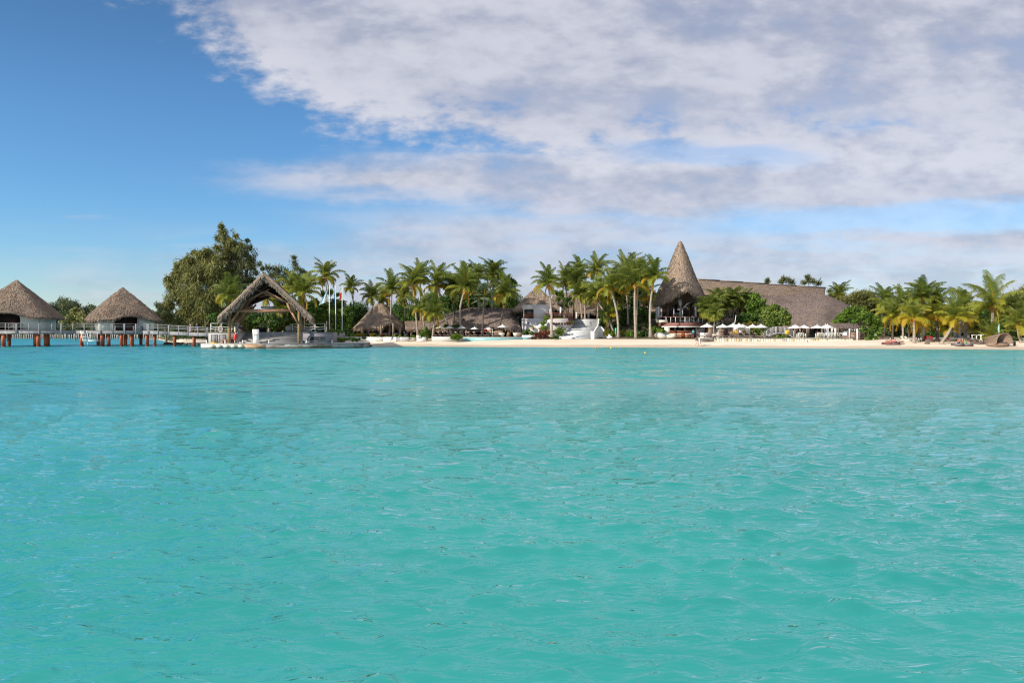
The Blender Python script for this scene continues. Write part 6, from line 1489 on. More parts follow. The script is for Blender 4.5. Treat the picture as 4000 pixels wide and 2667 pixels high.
tree('broadleaf_tree', 'dark green tree mass behind the palms over the long poolside roof', 'tree', 158, [(1720, 1170, 30), (1760, 1160, 30), (1800, 1150, 32), (1840, 1140, 32), (1880, 1130, 30), (1740, 1205, 26), (1780, 1190, 28), (1830, 1180, 30), (1870, 1175, 30), (1910, 1165, 30), (1680, 1200, 28), (1925, 1110, 22), (1690, 1150, 24), (1860, 1105, 20)], 'leaf_dark', .42, 45, 'leaf', .42, 'bark_dark', (1800, 1300), None, .3)
tree('broadleaf_tree', 'rounded bright green tree behind the right shoulder of the house roof', 'tree', 148, [(2170, 1142, 12), (2182, 1150, 14), (2196, 1158, 14), (2178, 1168, 12), (2205, 1172, 12), (2190, 1140, 9)], 'leaf_bright', .32, 60, 'leaf', .5, 'bark', (2185, 1300), None, .4)
tree('broadleaf_tree', 'wispy tree behind the balcony between the house and the grand steps', 'tree', 146, [(2205, 1190, 14), (2212, 1172, 12), (2225, 1165, 12), (2200, 1210, 8), (2232, 1185, 12)], 'leaf_dark', .3, 34, 'leaf', .55, 'bark_dark', (2210, 1240), None, .3)
tree('broadleaf_tree', 'dark tree mass behind the palms right of the grand steps', 'tree', 146, [(2350, 1130, 22), (2380, 1110, 24), (2410, 1100, 26), (2440, 1120, 26), (2470, 1140, 26), (2500, 1130, 22), (2360, 1165, 26), (2400, 1160, 28), (2440, 1170, 28), (2480, 1180, 28), (2520, 1175, 24), (2370, 1200, 26), (2420, 1205, 28), (2470, 1215, 28), (2515, 1210, 26), (2355, 1230, 16), (2550, 1180, 16), (2320, 1120, 20), (2545, 1150, 14)], 'leaf_dark', .40, 45, 'leaf', .42, 'bark_dark', (2440, 1270), None, .3)
tree('flowering_tree', 'shrubby tree dotted with pale blossom left of the tower terrace', 'tree', 136, [(2445, 1215, 20), (2475, 1210, 20), (2505, 1218, 20), (2530, 1225, 18), (2430, 1238, 16), (2460, 1240, 20), (2495, 1245, 20), (2525, 1250, 16), (2550, 1232, 12)], 'leaf_dark', .30, 60, 'leaf', .50, 'bark', (2490, 1290), None, .35)
tree('round_tree', 'clipped rounded green tree standing against the great hall roof', 'tree', 137, [(2948, 1168, 24), (2968, 1180, 22), (2938, 1190, 26), (2975, 1200, 22), (2950, 1212, 24), (2982, 1218, 16), (2935, 1215, 20), (2955, 1155, 14)], 'leaf_bright', .34, 95, 'leaf', .52, 'bark_dark', (2955, 1300), None, .5)
tree('round_tree', 'large pale green dome shaped tree behind the arched footbridge', 'tree', 126, [(3020, 1215, 30), (3000, 1235, 28), (3045, 1225, 30), (3062, 1245, 26), (3030, 1245, 34), (2992, 1215, 18), (3050, 1260, 24), (3005, 1258, 24), (3078, 1260, 14), (3028, 1200, 18), (2985, 1250, 14), (3080, 1238, 12)], 'leaf_pale', .34, 110, 'leaf', .50, 'bark_dark', (3008, 1310), None, .55)
tree('umbrella_tree', 'flat topped spreading tree over the right end of the dining terrace', 'tree', 125, [(3335, 1208, 14), (3310, 1220, 20), (3345, 1218, 22), (3375, 1216, 20), (3290, 1234, 20), (3322, 1236, 22), (3358, 1232, 22), (3392, 1230, 22), (3272, 1248, 15), (3300, 1248, 18), (3340, 1244, 20), (3378, 1246, 18), (3282, 1240, 18), (3262, 1255, 9), (3335, 1250, 14), (3415, 1245, 18), (3330, 1258, 9), (3398, 1246, 14), (3375, 1238, 14), (3430, 1262, 18), (3410, 1275, 16), (3440, 1285, 16), (3395, 1290, 12), (3425, 1305, 14), (3380, 1265, 7), (3370, 1275, 8)], 'leaf_bright', .32, 95, 'leaf', .5, 'bark', (3378, 1326), None, .5, 1.6)
tree('casuarina_tree', 'brownish casuarina tree right behind the great hall roof end', 'tree', 158, [(3310, 1175, 20), (3335, 1165, 22), (3360, 1160, 24), (3345, 1190, 26), (3380, 1180, 26), (3405, 1172, 22), (3425, 1180, 18), (3395, 1205, 26), (3430, 1210, 24), (3370, 1150, 14), (3440, 1230, 20), (3300, 1195, 16), (3398, 1155, 12)], 'needle', .6, 120, 'spray', .36, 'bark', (3370, 1300), 'casuarina trees', .2)
for i, (bl, lb) in enumerate((([(3060, 1095, 9), (3075, 1098, 12), (3095, 1106, 12), (3050, 1105, 8)], 'wispy treetop showing above the great hall ridge, left of its neighbour'), ([(3155, 1085, 8), (3160, 1098, 13), (3180, 1105, 14), (3140, 1108, 10), (3200, 1108, 10)], 'taller wispy treetop above the right part of the great hall ridge'), ([(2997, 1098, 4), (2997, 1105, 5)], 'tiny sprig of treetop above the middle of the great hall ridge'), ([(3245, 1142, 10), (3252, 1160, 14), (3238, 1165, 12), (3268, 1178, 12)], 'grey green treetop at the right gable end of the great hall'))):
    tree('casuarina_tree', lb, 'tree', 178, bl, 'needle_dark', .75, 14, 'spray', .6, 'bark_dark', (bl[0][0], 1300), 'casuarina trees', .05, .6, 5)
tree('shore_tree', 'dark background tree behind the first palms of the right hand beach', 'tree', 150, [(3460, 1225, 22), (3490, 1205, 24), (3520, 1195, 26), (3550, 1170, 20), (3545, 1200, 26), (3580, 1190, 26), (3470, 1260, 26), (3510, 1240, 30), (3550, 1240, 30), (3590, 1230, 30), (3500, 1280, 26), (3545, 1285, 26), (3590, 1280, 26), (3470, 1295, 20), (3552, 1145, 9), (3520, 1165, 12), (3480, 1178, 10)], 'needle_dark', .5, 95, 'leaf', .48, 'bark_dark', (3520, 1320), None, .3)
tree('shore_tree', 'dark background tree behind the orange palms and the beach hut', 'tree', 146, [(3630, 1215, 26), (3660, 1225, 28), (3700, 1230, 28), (3740, 1235, 26), (3630, 1265, 28), (3670, 1270, 28), (3710, 1275, 28), (3750, 1270, 28), (3780, 1225, 22), (3800, 1250, 26), (3840, 1255, 28), (3850, 1285, 26), (3690, 1205, 16), (3820, 1215, 20)], 'leaf_dark', .40, 60, 'leaf', .52, 'bark_dark', (3700, 1320), None, .3)
tree('casuarina_tree', 'grey brown casuarina tree rising at the right edge of the picture', 'tree', 132, [(3990, 1140, 14), (3965, 1155, 14), (3985, 1165, 20), (3945, 1165, 10), (3920, 1165, 10), (3955, 1185, 20), (3990, 1195, 26), (4020, 1150, 22), (3925, 1190, 16), (3960, 1215, 24), (4000, 1230, 28), (3935, 1225, 20), (4030, 1190, 28), (4040, 1240, 28)], 'needle', .55, 120, 'spray', .38, 'bark', (3985, 1320), 'casuarina trees', .2)
tree('shore_tree', 'green undergrowth tree behind the wicker pod', 'tree', 122, [(3890, 1275, 24), (3930, 1275, 24), (3960, 1290, 22), (3990, 1290, 24), (3905, 1300, 20), (3945, 1308, 18), (3980, 1315, 16), (4020, 1300, 24)], 'leaf_bright', .34, 60, 'leaf', .45, 'bark_dark', (3940, 1325), None, .3)

# far-off woods
def wood(name, x0, x1, D, ytop, step, mat, size, seed):
    random.seed(seed); mb = MB(); px = x0
    while px < x1:
        yt = ytop(px) + random.uniform(-6, 12); c = P(px, 1300, D + random.uniform(-8, 8)); zt = H + (HY - yt) * D / F; zz = 1.5
        while zz < zt:
            r = random.uniform(1.4, 2.4); leaf_cloud(mb, (c.x + random.uniform(-1.5, 1.5), c.y + random.uniform(-2, 2), min(zz, zt - r * .6)), r, int(230 * (r / 2) ** 2), size, 'spray' if random.random() < .5 else 'leaf', random.uniform(.3, .65), .2, 1, .3); zz += 1.7
        px += step
    o = build(name, mb, mat); o['kind'] = 'stuff'; return o
wood('woodland', -300, 262, 285, lambda p: 1196 if p < 200 else interp(p, [200, 245, 300, 350], [1188, 1168, 1185, 1196]), 15, 'needle_dark', .75, 3)
wood('woodland', 262, 700, 285, lambda p: interp(p, [245, 265, 300, 350, 600, 700], [1168, 1178, 1188, 1200, 1215, 1235]), 15, 'needle_dark', .75, 4)
wood('woodland', 3380, 4200, 172, lambda p: interp(p, [3380, 3500, 3700, 3800, 4000], [1195, 1190, 1205, 1195, 1170]), 16, 'leaf_dark', .6, 5)
wood('woodland', 1190, 1700, 178, lambda p: interp(p, [1190, 1300, 1400, 1700], [1180, 1195, 1215, 1160]), 16, 'leaf_dark', .6, 6)
wood('woodland', 1690, 2180, 172, lambda p: interp(p, [1690, 1800, 1950, 2040, 2180], [1170, 1150, 1140, 1185, 1175]), 15, 'leaf_dark', .6, 8)
wood('woodland', 690, 1250, 168, lambda p: interp(p, [690, 900, 1100, 1250], [1255, 1225, 1215, 1200]), 14, 'leaf_dark', .6, 7)
random.seed(21)
# ================= SHRUBS, HEDGES, BEDS =================
def bush(name, label, cat, D, blobs, mat, size=.2, dens=70, mode='leaf', tb=.5, group=None, sub=5, shell=.45):
    return tree(name, label, cat, D, blobs, mat, size, dens, mode, tb, 'bark', None, group, shell, .5, sub, stems=False)
bush('blossom_shrub', 'shrub dotted with white blossom behind the landing pavilion, under the round drum lamp', 'shrub', 118, [(1015, 1255, 16), (1040, 1240, 18), (1070, 1235, 18), (1095, 1245, 16), (1010, 1278, 13), (1050, 1268, 16), (1085, 1270, 16), (995, 1262, 10), (1105, 1262, 12)], 'leaf_bright', .26, 60, tb=.45)
m = MB(); 
for k in range(60):
    c = P(random.uniform(1000, 1110), random.uniform(1228, 1290), 117 - random.uniform(.1, .9)); m.ball(c, .055, 5, 4)
fl = build('blossoms', m, 'flower', bpy.data.objects['blossom_shrub'])
bush('shrub', 'yellow green shrub left of the round stone planter, behind the steps', 'shrub', 116, [(1100, 1280, 14), (1118, 1262, 14), (1135, 1252, 12), (1150, 1258, 12), (1090, 1290, 10)], 'leaf_yellow', .26, 55, tb=.30)
bush('shrub', 'bright green shrub in the dark tub behind the white sign board', 'shrub', 113.4, [(985, 1272, 10), (1000, 1266, 10), (975, 1276, 7)], 'leaf_bright', .24, 55, tb=.6)
bush('hedge', 'clipped green hedge at the right end of the lettered wall', 'hedge', 113, [(1290, 1293, 9), (1305, 1292, 9), (1320, 1293, 9), (1333, 1295, 8), (1282, 1302, 9), (1300, 1305, 10), (1318, 1303, 9), (1285, 1318, 10), (1303, 1318, 10), (1278, 1330, 7), (1296, 1330, 8), (1312, 1326, 8)], 'leaf_bright', .20, 90, tb=.68)
rr_ = random.Random(4)
for i, (px, py, r) in enumerate([(1322, 1328, 6), (1336, 1331, 6), (1350, 1328, 6), (1362, 1326, 6), (1378, 1330, 5), (1392, 1331, 4), (1400, 1328, 4)]):
    bush('beach_plant', 'small yellow green plant in the sand before the whitewashed wall, %s from the hedge' % ORD[i], 'plant', 113 + i * .8, [(px, py, r), (px + 3, py - 2, r * .7)], 'leaf_bright', .26, 40, 'spray', .75, 'plants between quay and whitewashed wall', 3, .1)
for i, (px, py) in enumerate([(1381, 1325), (1420, 1322)]):
    r = bush('bare_shrub', ['leaning twiggy shrub before the whitewashed wall, nearer the flagpoles', 'leaning twiggy shrub before the whitewashed wall, nearer the dining hut'][i], 'shrub', 118, [(px - 3, py - 2, 5), (px + 6, py - 3, 5)], 'leaf_bright', .24, 20, 'leaf', .65, 'twiggy shrubs', 3, .2)
    m = MB(); B = P(px, 1340, 118); B.z = hgt(B.x, B.y)
    for dx, dz in ((-.7, 1.1), (.5, 1.2), (-.2, 1.4)): m.tube([B, B + Vector((dx * .4, 0, dz * .6)), B + Vector((dx, 0, dz))], [.05, .035, .02], 5)
    build('stem', m, 'bark', r)
bl = [(1378, 1308, 8, 'leaf_bright', .75, 'low yellow green bush at the left end of the bed before the dining hut'), (1400, 1306, 8, 'leaf_yellow', .45, 'yellow bush second in the bed before the dining hut'), (1416, 1304, 7, 'leaf_yellow', .5, 'yellow tipped bush third in the bed before the dining hut'), (1432, 1312, 7, 'leaf_dark', .6, 'dark bush fourth in the bed before the dining hut'), (1455, 1306, 9, 'leaf_yellow', .35, 'taller yellow bush fifth in the bed before the dining hut'), (1478, 1313, 8, 'leaf_bright', .6, 'green bush at the middle of the bed before the dining hut'), (1497, 1307, 9, 'leaf_maroon', .6, 'dark reddish bush near the middle post of the dining hut'), (1510, 1315, 7, 'leaf_bright', .55, 'green bush at the foot of the lone front palm, on its left'), (1542, 1312, 10, 'leaf_bright', .6, 'broad green bush right of the lone front palm'), (1562, 1313, 9, 'leaf_bright', .7, 'green bush at the right end of the bed before the dining hut'), (1615, 1313, 9, 'leaf_bright', .5, 'low green bush at the top of the beach steps'), (1352, 1290, 10, 'leaf_dark', .5, 'dark low shrub between the flagpoles and the dining hut')]
for px, py, r, mt, tb, lb in bl: bush('bed_bush', lb, 'bush', 131.5, [(px, py, r * .9), (px + r * .7, py + 3, r * .7), (px - r * .7, py + 3, r * .7)], mt, .20, 70, tb=tb, group='bushes before the dining hut')
bush('round_bush', 'big rounded bush with orange tips between the leaning palms by the pool wall', 'bush', 128.8, [(1650, 1300, 12), (1662, 1290, 12), (1672, 1298, 12), (1656, 1312, 10), (1670, 1312, 10), (1643, 1308, 8), (1665, 1283, 8)], 'leaf_bright', .22, 70, tb=.5)
bush('pool_bush', 'low green bush on the sand at the left end of the turquoise pool edge', 'bush', 125.2, [(1770, 1316, 8), (1782, 1311, 9), (1794, 1315, 8), (1776, 1322, 7), (1789, 1322, 7), (1765, 1320, 5), (1800, 1320, 4)], 'leaf_bright', .26, 80, 'spray', .62, None, 5, .1)
for i, (px, py, r) in enumerate([(1710, 1276, 9), (1783, 1272, 8), (1745, 1272, 7)]):
    bush('frangipani', ['dark leaved shrub behind the first left parasols', 'dark leaved shrub behind the third pool parasol', 'dark leaved shrub between the first two pool parasols'][i], 'shrub', 133.5, [(px, py, r), (px + 8, py + 2, r * .8), (px - 7, py + 3, r * .7)], 'leaf_dark', .26, 50, tb=.55, group='shrubs behind the pool loungers')
bush('hedge', 'clipped dark green hedge on the white planter wall by the pool', 'hedge', 130.3, [(2052, 1295, 9), (2066, 1291, 8), (2060, 1302, 9), (2045, 1303, 7), (2078, 1302, 8), (2092, 1302, 8), (2103, 1303, 7)], 'leaf_dark', .18, 110, tb=.72)
tp = thing('topiary_tree', P(2128, 1300, 129.5), 'topiary tree clipped into three green balls beside the white garden wall', 'topiary')
for px, py, r in ((2132, 1241, 10), (2122, 1261.5, 10.5), (2125.5, 1281, 12.5)):
    m = MB(); c = P(px, py, 129.4)
    for k in range(3): leaf_cloud(m, c + Vector((random.uniform(-.1, .1), 0, 0)), m2(r, 129.4) * .98, 420, .17, 'leaf', .62, .16, .72, .6)
    build('leaf_ball', m, 'leaf_bright', tp)
m = MB(); m.tube([P(2126, 1308, 129.5), P(2125, 1285, 129.4), P(2122, 1262, 129.4), P(2132, 1241, 129.4)], [.07, .06, .05, .04], 6); build('trunk', m, 'bark', tp)
bush('croton_bush', 'red leaved bush at the foot of the grand steps', 'bush', 128, [(2096, 1307, 10), (2112, 1300, 11), (2126, 1297, 11), (2138, 1303, 10), (2120, 1308, 10), (2105, 1312, 9), (2135, 1312, 8)], 'leaf_red', .24, 80, tb=.55)
bush('ground_bush', 'low dark maroon bush spreading over the pool corner', 'bush', 126.8, [(2078, 1321, 6), (2092, 1319, 7), (2108, 1318, 8), (2124, 1318, 8), (2140, 1318, 8)], 'leaf_maroon', .20, 90, tb=.45)
bush('ground_bush', 'low dark green bush right of the maroon one at the steps', 'bush', 126.8, [(2158, 1316, 9), (2170, 1317, 8), (2180, 1320, 5), (2162, 1310, 7)], 'leaf_dark', .20, 80, tb=.5)
bush('croton_bush', 'bright orange yellow bush beside the front palm at the grand steps', 'bush', 128.8, [(2146, 1294, 6), (2150, 1300, 5), (2142, 1290, 4)], 'leaf_yellow', .2, 60, tb=.9)
bush('agave', 'spiky pale green rosette plant at the foot of the grand steps', 'plant', 129, [(2186, 1302, 5)], 'leaf_pale', .95, 90, 'spray', .55, None, 3, .05)
bl = [(2158, 1250, 8, 'leaf_yellow', .85, 'orange leaved bush at the left end of the upper white planter'), (2174, 1250, 10, 'leaf_yellow', .40, 'yellow leaved bush in the upper white planter'), (2186, 1245, 9, 'leaf_bright', .5, 'tallest green bush in the upper white planter'), (2200, 1246, 8, 'leaf_bright', .4, 'green bush right of the tallest one in the upper white planter'), (2216, 1256, 8, 'leaf_red', .6, 'orange red bush at the right of the upper white planter'), (2230, 1257, 7, 'leaf_yellow', .35, 'small yellow bush at the curved end of the upper white planter')]
for px, py, r, mt, tb, lb in bl: bush('planter_bush', lb, 'bush', 133.6, [(px, py, r), (px + 5, py + 4, r * .8), (px - 5, py + 5, r * .8)], mt, .22, 60, tb=tb, group='bushes in the upper white planter')
bush('planter_edging', 'band of small dark red plants along the foot of the upper white planter', 'plants', 132.1, [(2162 + 11 * k, 1264 + (k % 2), 5) for k in range(7)], 'leaf_maroon', .16, 80, tb=.6)
bush('box_bush', 'tiny clipped bush in the brown planter box on the garden wall', 'bush', 130.4, [(2080, 1276, 5)], 'leaf_yellow', .15, 80, tb=.4)
bl = [(2352, 1250, 10, 'leaf_dark', .7, 'dark bush at the top right of the grand steps'), (2352, 1268, 9, 'leaf_dark', .55, 'bush spilling over the right parapet of the grand steps'), (2372, 1295, 13, 'leaf_yellow', .35, 'wide golden bush behind the curved right parapet'), (2395, 1300, 10, 'leaf_bright', .5, 'green bush at the root of the leaning palms'), (2375, 1240, 14, 'leaf_dark', .5, 'dark shrub upslope left of the stout short palm'), (2435, 1255, 16, 'leaf_dark', .45, 'dark shrub upslope behind the green evacuation sign'), (2440, 1300, 14, 'leaf_yellow', .28, 'mottled golden shrub between the green sign and the tallest palm'), (2462, 1305, 13, 'leaf_bright', .4, 'shrub left of the tallest palm trunk'), (2500, 1302, 14, 'leaf_bright', .35, 'shrub right of the tallest palm trunk'), (2522, 1300, 13, 'leaf_dark', .5, 'dark shrub left of the palm nearest the tower'), (2560, 1285, 18, 'leaf_bright', .5, 'high green shrub at the left side of the beach bar'), (2580, 1292, 14, 'leaf_bright', .6, 'green shrub touching the bar wall above the white lounge pods'), (2490, 1275, 14, 'leaf_dark', .4, 'dark shrub on the stony slope behind the tallest palm'), (2535, 1268, 13, 'leaf_dark', .5, 'dark shrub on the slope below the tower deck'), (2410, 1275, 14, 'leaf_dark', .4, 'dark shrub between the crossing palm trunks')]
for px, py, r, mt, tb, lb in bl: bush('slope_shrub', lb, 'shrub', interp(py, [1240, 1310], [137, 127.5]), [(px, py, r), (px + r * .7, py + 3, r * .75), (px - r * .7, py + 4, r * .75), (px, py + r * .6, r * .8)], mt, .22, 75, tb=tb, group='shrubs on the slope left of the tower')
bl = [([(2885, 1238, 13), (2900, 1232, 14), (2915, 1238, 14), (2890, 1252, 12), (2908, 1252, 13)], 'leaf_dark', .5, 133, 'clipped dark hedge mound under the feathery palms'), ([(2930, 1240, 14), (2948, 1236, 14), (2962, 1244, 12), (2938, 1254, 12), (2956, 1256, 12)], 'leaf_dark', .68, 133, 'second clipped hedge mound, right of the dark one'), ([(2885, 1268, 9), (2905, 1265, 9), (2930, 1262, 9), (2950, 1264, 9), (2925, 1275, 10), (2950, 1278, 10), (2975, 1275, 12)], 'leaf_yellow', .30, 129, 'golden green shrub band behind the white parasols'), ([(2942, 1290, 10), (2960, 1292, 12), (2975, 1300, 12), (2935, 1302, 9), (2955, 1308, 9)], 'leaf_bright', .4, 125, 'green shrub low behind the last loungers before the footbridge'), ([(2990, 1290, 14), (3010, 1292, 12), (2990, 1308, 10)], 'leaf_dark', .4, 127, 'dark shrub in the shade of the dome shaped tree'), ([(3025, 1284, 5), (3038, 1283, 5), (3050, 1284, 5)], 'leaf_maroon', .75, 122.5, 'reddish flowering shrub behind the arched footbridge'), ([(3040, 1313, 6), (3055, 1314, 6), (3070, 1313, 5)], 'leaf_bright', .6, 119.5, 'green plants under the arch of the footbridge'), ([(3345, 1290, 8), (3360, 1292, 8), (3372, 1288, 7)], 'leaf_bright', .4, 122, 'green shrub between the two whitewashed lamp posts'), ([(3390, 1318, 10), (3405, 1314, 10), (3420, 1318, 9), (3400, 1325, 8), (3425, 1324, 7), (3383, 1326, 6)], 'leaf_bright', .45, 115.5, 'low green bush on the sand right of the stone wall'), ([(3520, 1318, 9), (3505, 1322, 7), (3535, 1322, 7)], 'leaf_bright', .45, 123, 'small bush between the palms behind the sunbathers'), ([(3630, 1318, 8), (3645, 1322, 7), (3612, 1325, 5)], 'leaf_bright', .5, 120, 'green bush behind the red cushioned lounger'), ([(3850, 1318, 6), (3862, 1320, 5), (3842, 1320, 5)], 'leaf_bright', .7, 112, 'bright green shrub left of the wicker pod'), ([(3962, 1325, 7), (3975, 1326, 7), (3950, 1325, 6), (3990, 1328, 6)], 'leaf_bright', .65, 110, 'bright green shrub right of the wicker pod'), ([(2775, 1285, 10), (2790, 1275, 10), (2770, 1270, 10), (2770, 1300, 8)], 'leaf_dark', .4, 128, 'dark shrub behind the first white parasol'), ([(2810, 1250, 10), (2820, 1262, 8), (2805, 1240, 9)], 'leaf_dark', .5, 133, 'dark shrub at the head of the garden steps'), ([(2870, 1225, 12), (2890, 1215, 14), (2915, 1212, 14), (2850, 1235, 12), (2835, 1225, 10)], 'leaf_dark', .35, 141, 'shaded shrub behind the upper terrace railing'), ([(2740, 1245, 8), (2752, 1238, 8), (2760, 1250, 8)], 'leaf_dark', .4, 136, 'dark shrub at the right corner of the tower deck')]
for bb, mt, tb, D, lb in bl: bush('garden_shrub', lb, 'shrub', D, bb, mt, .22, 80, tb=tb, group='garden shrubs')
# ================= PARASOLS, LOUNGERS, TABLES =================
def make_parasol(w, h):
    t = thing('parasol', (0, 0, 0), 'parasol', 'parasol', 'white parasols')
    m = MB(); m.tube([(0, 0, 0), (0, 0, h)], .035, 7); build('pole', m, 'brown_wood', t, True)
    m = MB(); n = 8; vs = [(0, 0, h + .02)]; r2 = w / 2
    for k in range(n):
        a = 2 * math.pi * (k + .5) / n; vs.append((r2 * .5 * math.cos(a), r2 * .5 * math.sin(a), h - .27))
    for k in range(n):
        a = 2 * math.pi * (k + .5) / n; vs.append((r2 * math.cos(a), r2 * math.sin(a), h - .52))
    for k in range(n):
        a = 2 * math.pi * (k + .5) / n; vs.append((r2 * math.cos(a), r2 * math.sin(a), h - .62))
    fs = []
    for k in range(n):
        k2 = (k + 1) % n; fs += [(0, 1 + k, 1 + k2), (1 + k, 9 + k, 9 + k2, 1 + k2), (9 + k, 17 + k, 17 + k2, 9 + k2)]
    m.add(vs, fs); build('canopy', m, 'white_fabric', t)
    m = MB(); m.ball((0, 0, h + .08), .06, 8, 6, (1, 1, 1.6)); build('finial', m, 'white_fabric', t, True)
    for k in range(4):
        a = 2 * math.pi * (2 * k + .5) / n; m = MB(); m.beam((0, 0, h - .7), (r2 * .55 * math.cos(a), r2 * .55 * math.sin(a), h - .32), .02, .02); build('rib', m, 'brown_wood', t)
    m = MB(); m.lathe((0, 0, 0), [(.26, 0), (.26, .07), (.06, .10), (.06, .3)], 12); build('base', m, 'concrete', t)
    return t
def make_lounger(mat, frame, cush=False):
    t = thing('sun_lounger', (0, 0, 0), 'lounger', 'sun lounger', 'sun loungers')
    m = MB(); m.box((.35, 0, .33), (1.35, .66, .06)); build('seat', m, mat, t)
    m = MB(); m.beam((-.30, 0, .34), (-.92, 0, .86), .66, .06); build('backrest', m, mat, t)
    m = MB()
    for s in (-.34, .34): m.box((.1, s, .26), (1.9, .05, .13))
    m.box((1.03, 0, .26), (.05, .7, .13)); build('frame', m, frame, t)
    for x in (-.75, .92):
        for y in (-.31, .31): m = MB(); m.box((x, y, .10), (.07, .06, .2)); build('leg', m, frame, t)
    m = MB(); m.beam((-.85, 0, .8), (-.62, 0, .3), .5, .03); build('back_strut', m, frame, t)
    if cush: m = MB(); m.box((-.80, 0, .86), (.26, .5, .10)); build('pillow', m, 'block_cream', t)
    return t
# pool side
used = []; pr = make_parasol(2.25, 2.75)
for i, (px, py) in enumerate(((1719, 1272), (1754, 1271.5), (1805, 1272.5), (1854, 1276), (1907, 1276), (1963, 1267))):
    q = P(px, 0, 129.5 + .4 * (i % 3)); q.z = 1.66; top = zy(py, q.y)
    place(pr, used, q, .2 * i, 'white parasol by the pool, %s of six from the left' % (ORD[i] if i < 5 else 'last and tallest'), (top - 1.66) / 2.8)
used = []; lo = make_lounger('brown_fabric', 'wicker_dark', True)
for i, px in enumerate((1708, 1727, 1745, 1762, 1795, 1812, 1846, 1866, 1897, 1914, 1932)):
    q = P(px, 0, 128.9 + .35 * (i % 2)); q.z = 1.66
    place(lo, used, q, R(-28 - 5 * (i % 3)), 'dark brown lounger by the pool, %s from the left' % ORD[i], 1.06)
for i, (px, w, lb) in enumerate(((1939, .75, 'round woven pod seat right of the dark pool loungers, left one'), (1953, .8, 'round woven pod seat with a high back below the tallest pool parasol'))):
    q = P(px, 0, 129.5); q.z = 1.66; t = thing('pod_seat', q, lb, 'seat', 'woven pod seats'); m = MB()
    m.lathe(q, [(w * .5, 0), (w * .8, .3), (w * .75, .5), (w * .5, .45)], 16); build('base', m, 'wicker', t, True)
    m = MB(); m.ball(q + Vector((0, .3, .75)), w * .75, 14, 8, (1, .35, .8)); build('backrest', m, 'wicker', t, True)
for i, (px, lb) in enumerate(((1960, 'pale cup shaped table below the tallest pool parasol'), (2016, 'pale cup shaped pot by the doorway of the poolside building'), (2030, 'woven round pot next to the white planter wall'))):
    q = P(px, 0, 129.0); q.z = 1.66; m = MB(); m.lathe(q, [(.30, 0), (.50, .35), (.60, .75), (.52, .76), (.1, .6)], 16); single('cup_pot', m, 'wicker_pale' if i < 2 else 'wicker', lb, 'pot', 'cup shaped pots', True)
q = P(1891, 1291, 131.5); m = MB(); m.ball(q, .42, 12, 8, (1.1, .4, .7)); single('hanging_cushion', m, 'red_paint', 'bright red cushion shape hanging behind the pool loungers', 'cushion', None, True)
q = P(1900, 1296, 131.8); m = MB(); m.slab(P(1904, 0, 132), P(1920, 0, 132), 2.2, 3.3, .1); m.add([P(1896, 1297, 131.4), P(1932, 1298, 131.4), P(1937, 1294, 131.4), P(1915, 1296, 132)], [(0, 1, 2, 3)]); single('cloth_screen', m, 'block_tan', 'tan cloth screen behind the last pool loungers', 'screen')
m = MB(); q = P(1923, 1317, 128.4); q.z = 1.66; m.beam(q, q + Vector((0, 0, 1.5)), .08, .08); single('pool_shower', m, 'white_paint', 'thin white shower post at the pool edge', 'shower')
# dining hut tables
for i, px in enumerate((1438, 1470, 1512, 1555)):
    q = P(px, 0, 137.5); q.z = 1.5; t = thing('dining_table', q, 'dark dining table with white cloth in the open hut, %s from the left' % ORD[i], 'table', 'tables in the dining hut')
    m = MB(); m.box(q + Vector((0, 0, .76)), (1.3, .9, .06)); build('tabletop', m, 'blue_gray_cloth', t)
    m = MB(); m.box(q + Vector((0, 0, .37)), (.12, .12, .73)); build('pedestal', m, 'dark_wood', t)
# terrace parasols
used = []; pr = make_parasol(2.45, 2.55)
tp_ = [(2762, 1262.5, 1.0, 'first terrace parasol from the left, apart from the others'), (2823.5, 1265, 1.0, 'second terrace parasol, in front of the garden steps'), (2864, 1262, .95, 'small terrace parasol set back between the second and the front pair'), (2886.5, 1262.5, 1.0, 'front one of two overlapping terrace parasols above the white screens'), (2902, 1266, 1.0, 'rear one of two overlapping terrace parasols above the white screens'), (2939.5, 1265.5, 1.0, 'terrace parasol right of the overlapping pair, over the shrubs'), (2972.5, 1265.5, 1.0, 'last terrace parasol before the arched footbridge'),
       (3102, 1268.5, 1.0, 'front one of two parasols at the foot of the footbridge'), (3109, 1268, 1.0, 'rear one of two parasols at the foot of the footbridge'), (3141, 1268, .95, 'dining parasol standing left of the hall entrance'), (3192, 1267.5, 1.0, 'dining parasol over the left white table group'), (3225, 1267, 1.0, 'left one of two merged parasols at the right end of the dining terrace'), (3232, 1266.5, 1.02, 'right one of two merged parasols at the right end of the dining terrace')]
for i, (px, py, s, lb) in enumerate(tp_):
    D = (120.5, 121.5, 125, 120.5, 122.5, 121.5, 120.5, 120.5, 122, 123, 121, 120.5, 122)[i]; q = P(px, 0, D); q.z = 1.51; top = zy(py, D)
    place(pr, used, q, .25 * i, 'white ' + lb, (top - 1.51) / 2.62 * (1.0 if s == 1 else 1))
used = []; lo = make_lounger('taupe', 'wicker_dark')
for i, px in enumerate((2748, 2772, 2810, 2838, 2876, 2898, 2920, 2946, 2970)):
    q = P(px, 0, 119.6 + .5 * (i % 2)); q.z = 1.51
    place(lo, used, q, R(-14 - 6 * (i % 2)), 'taupe lounger on the seaside terrace, %s from the left' % ORD[i], 1.14)
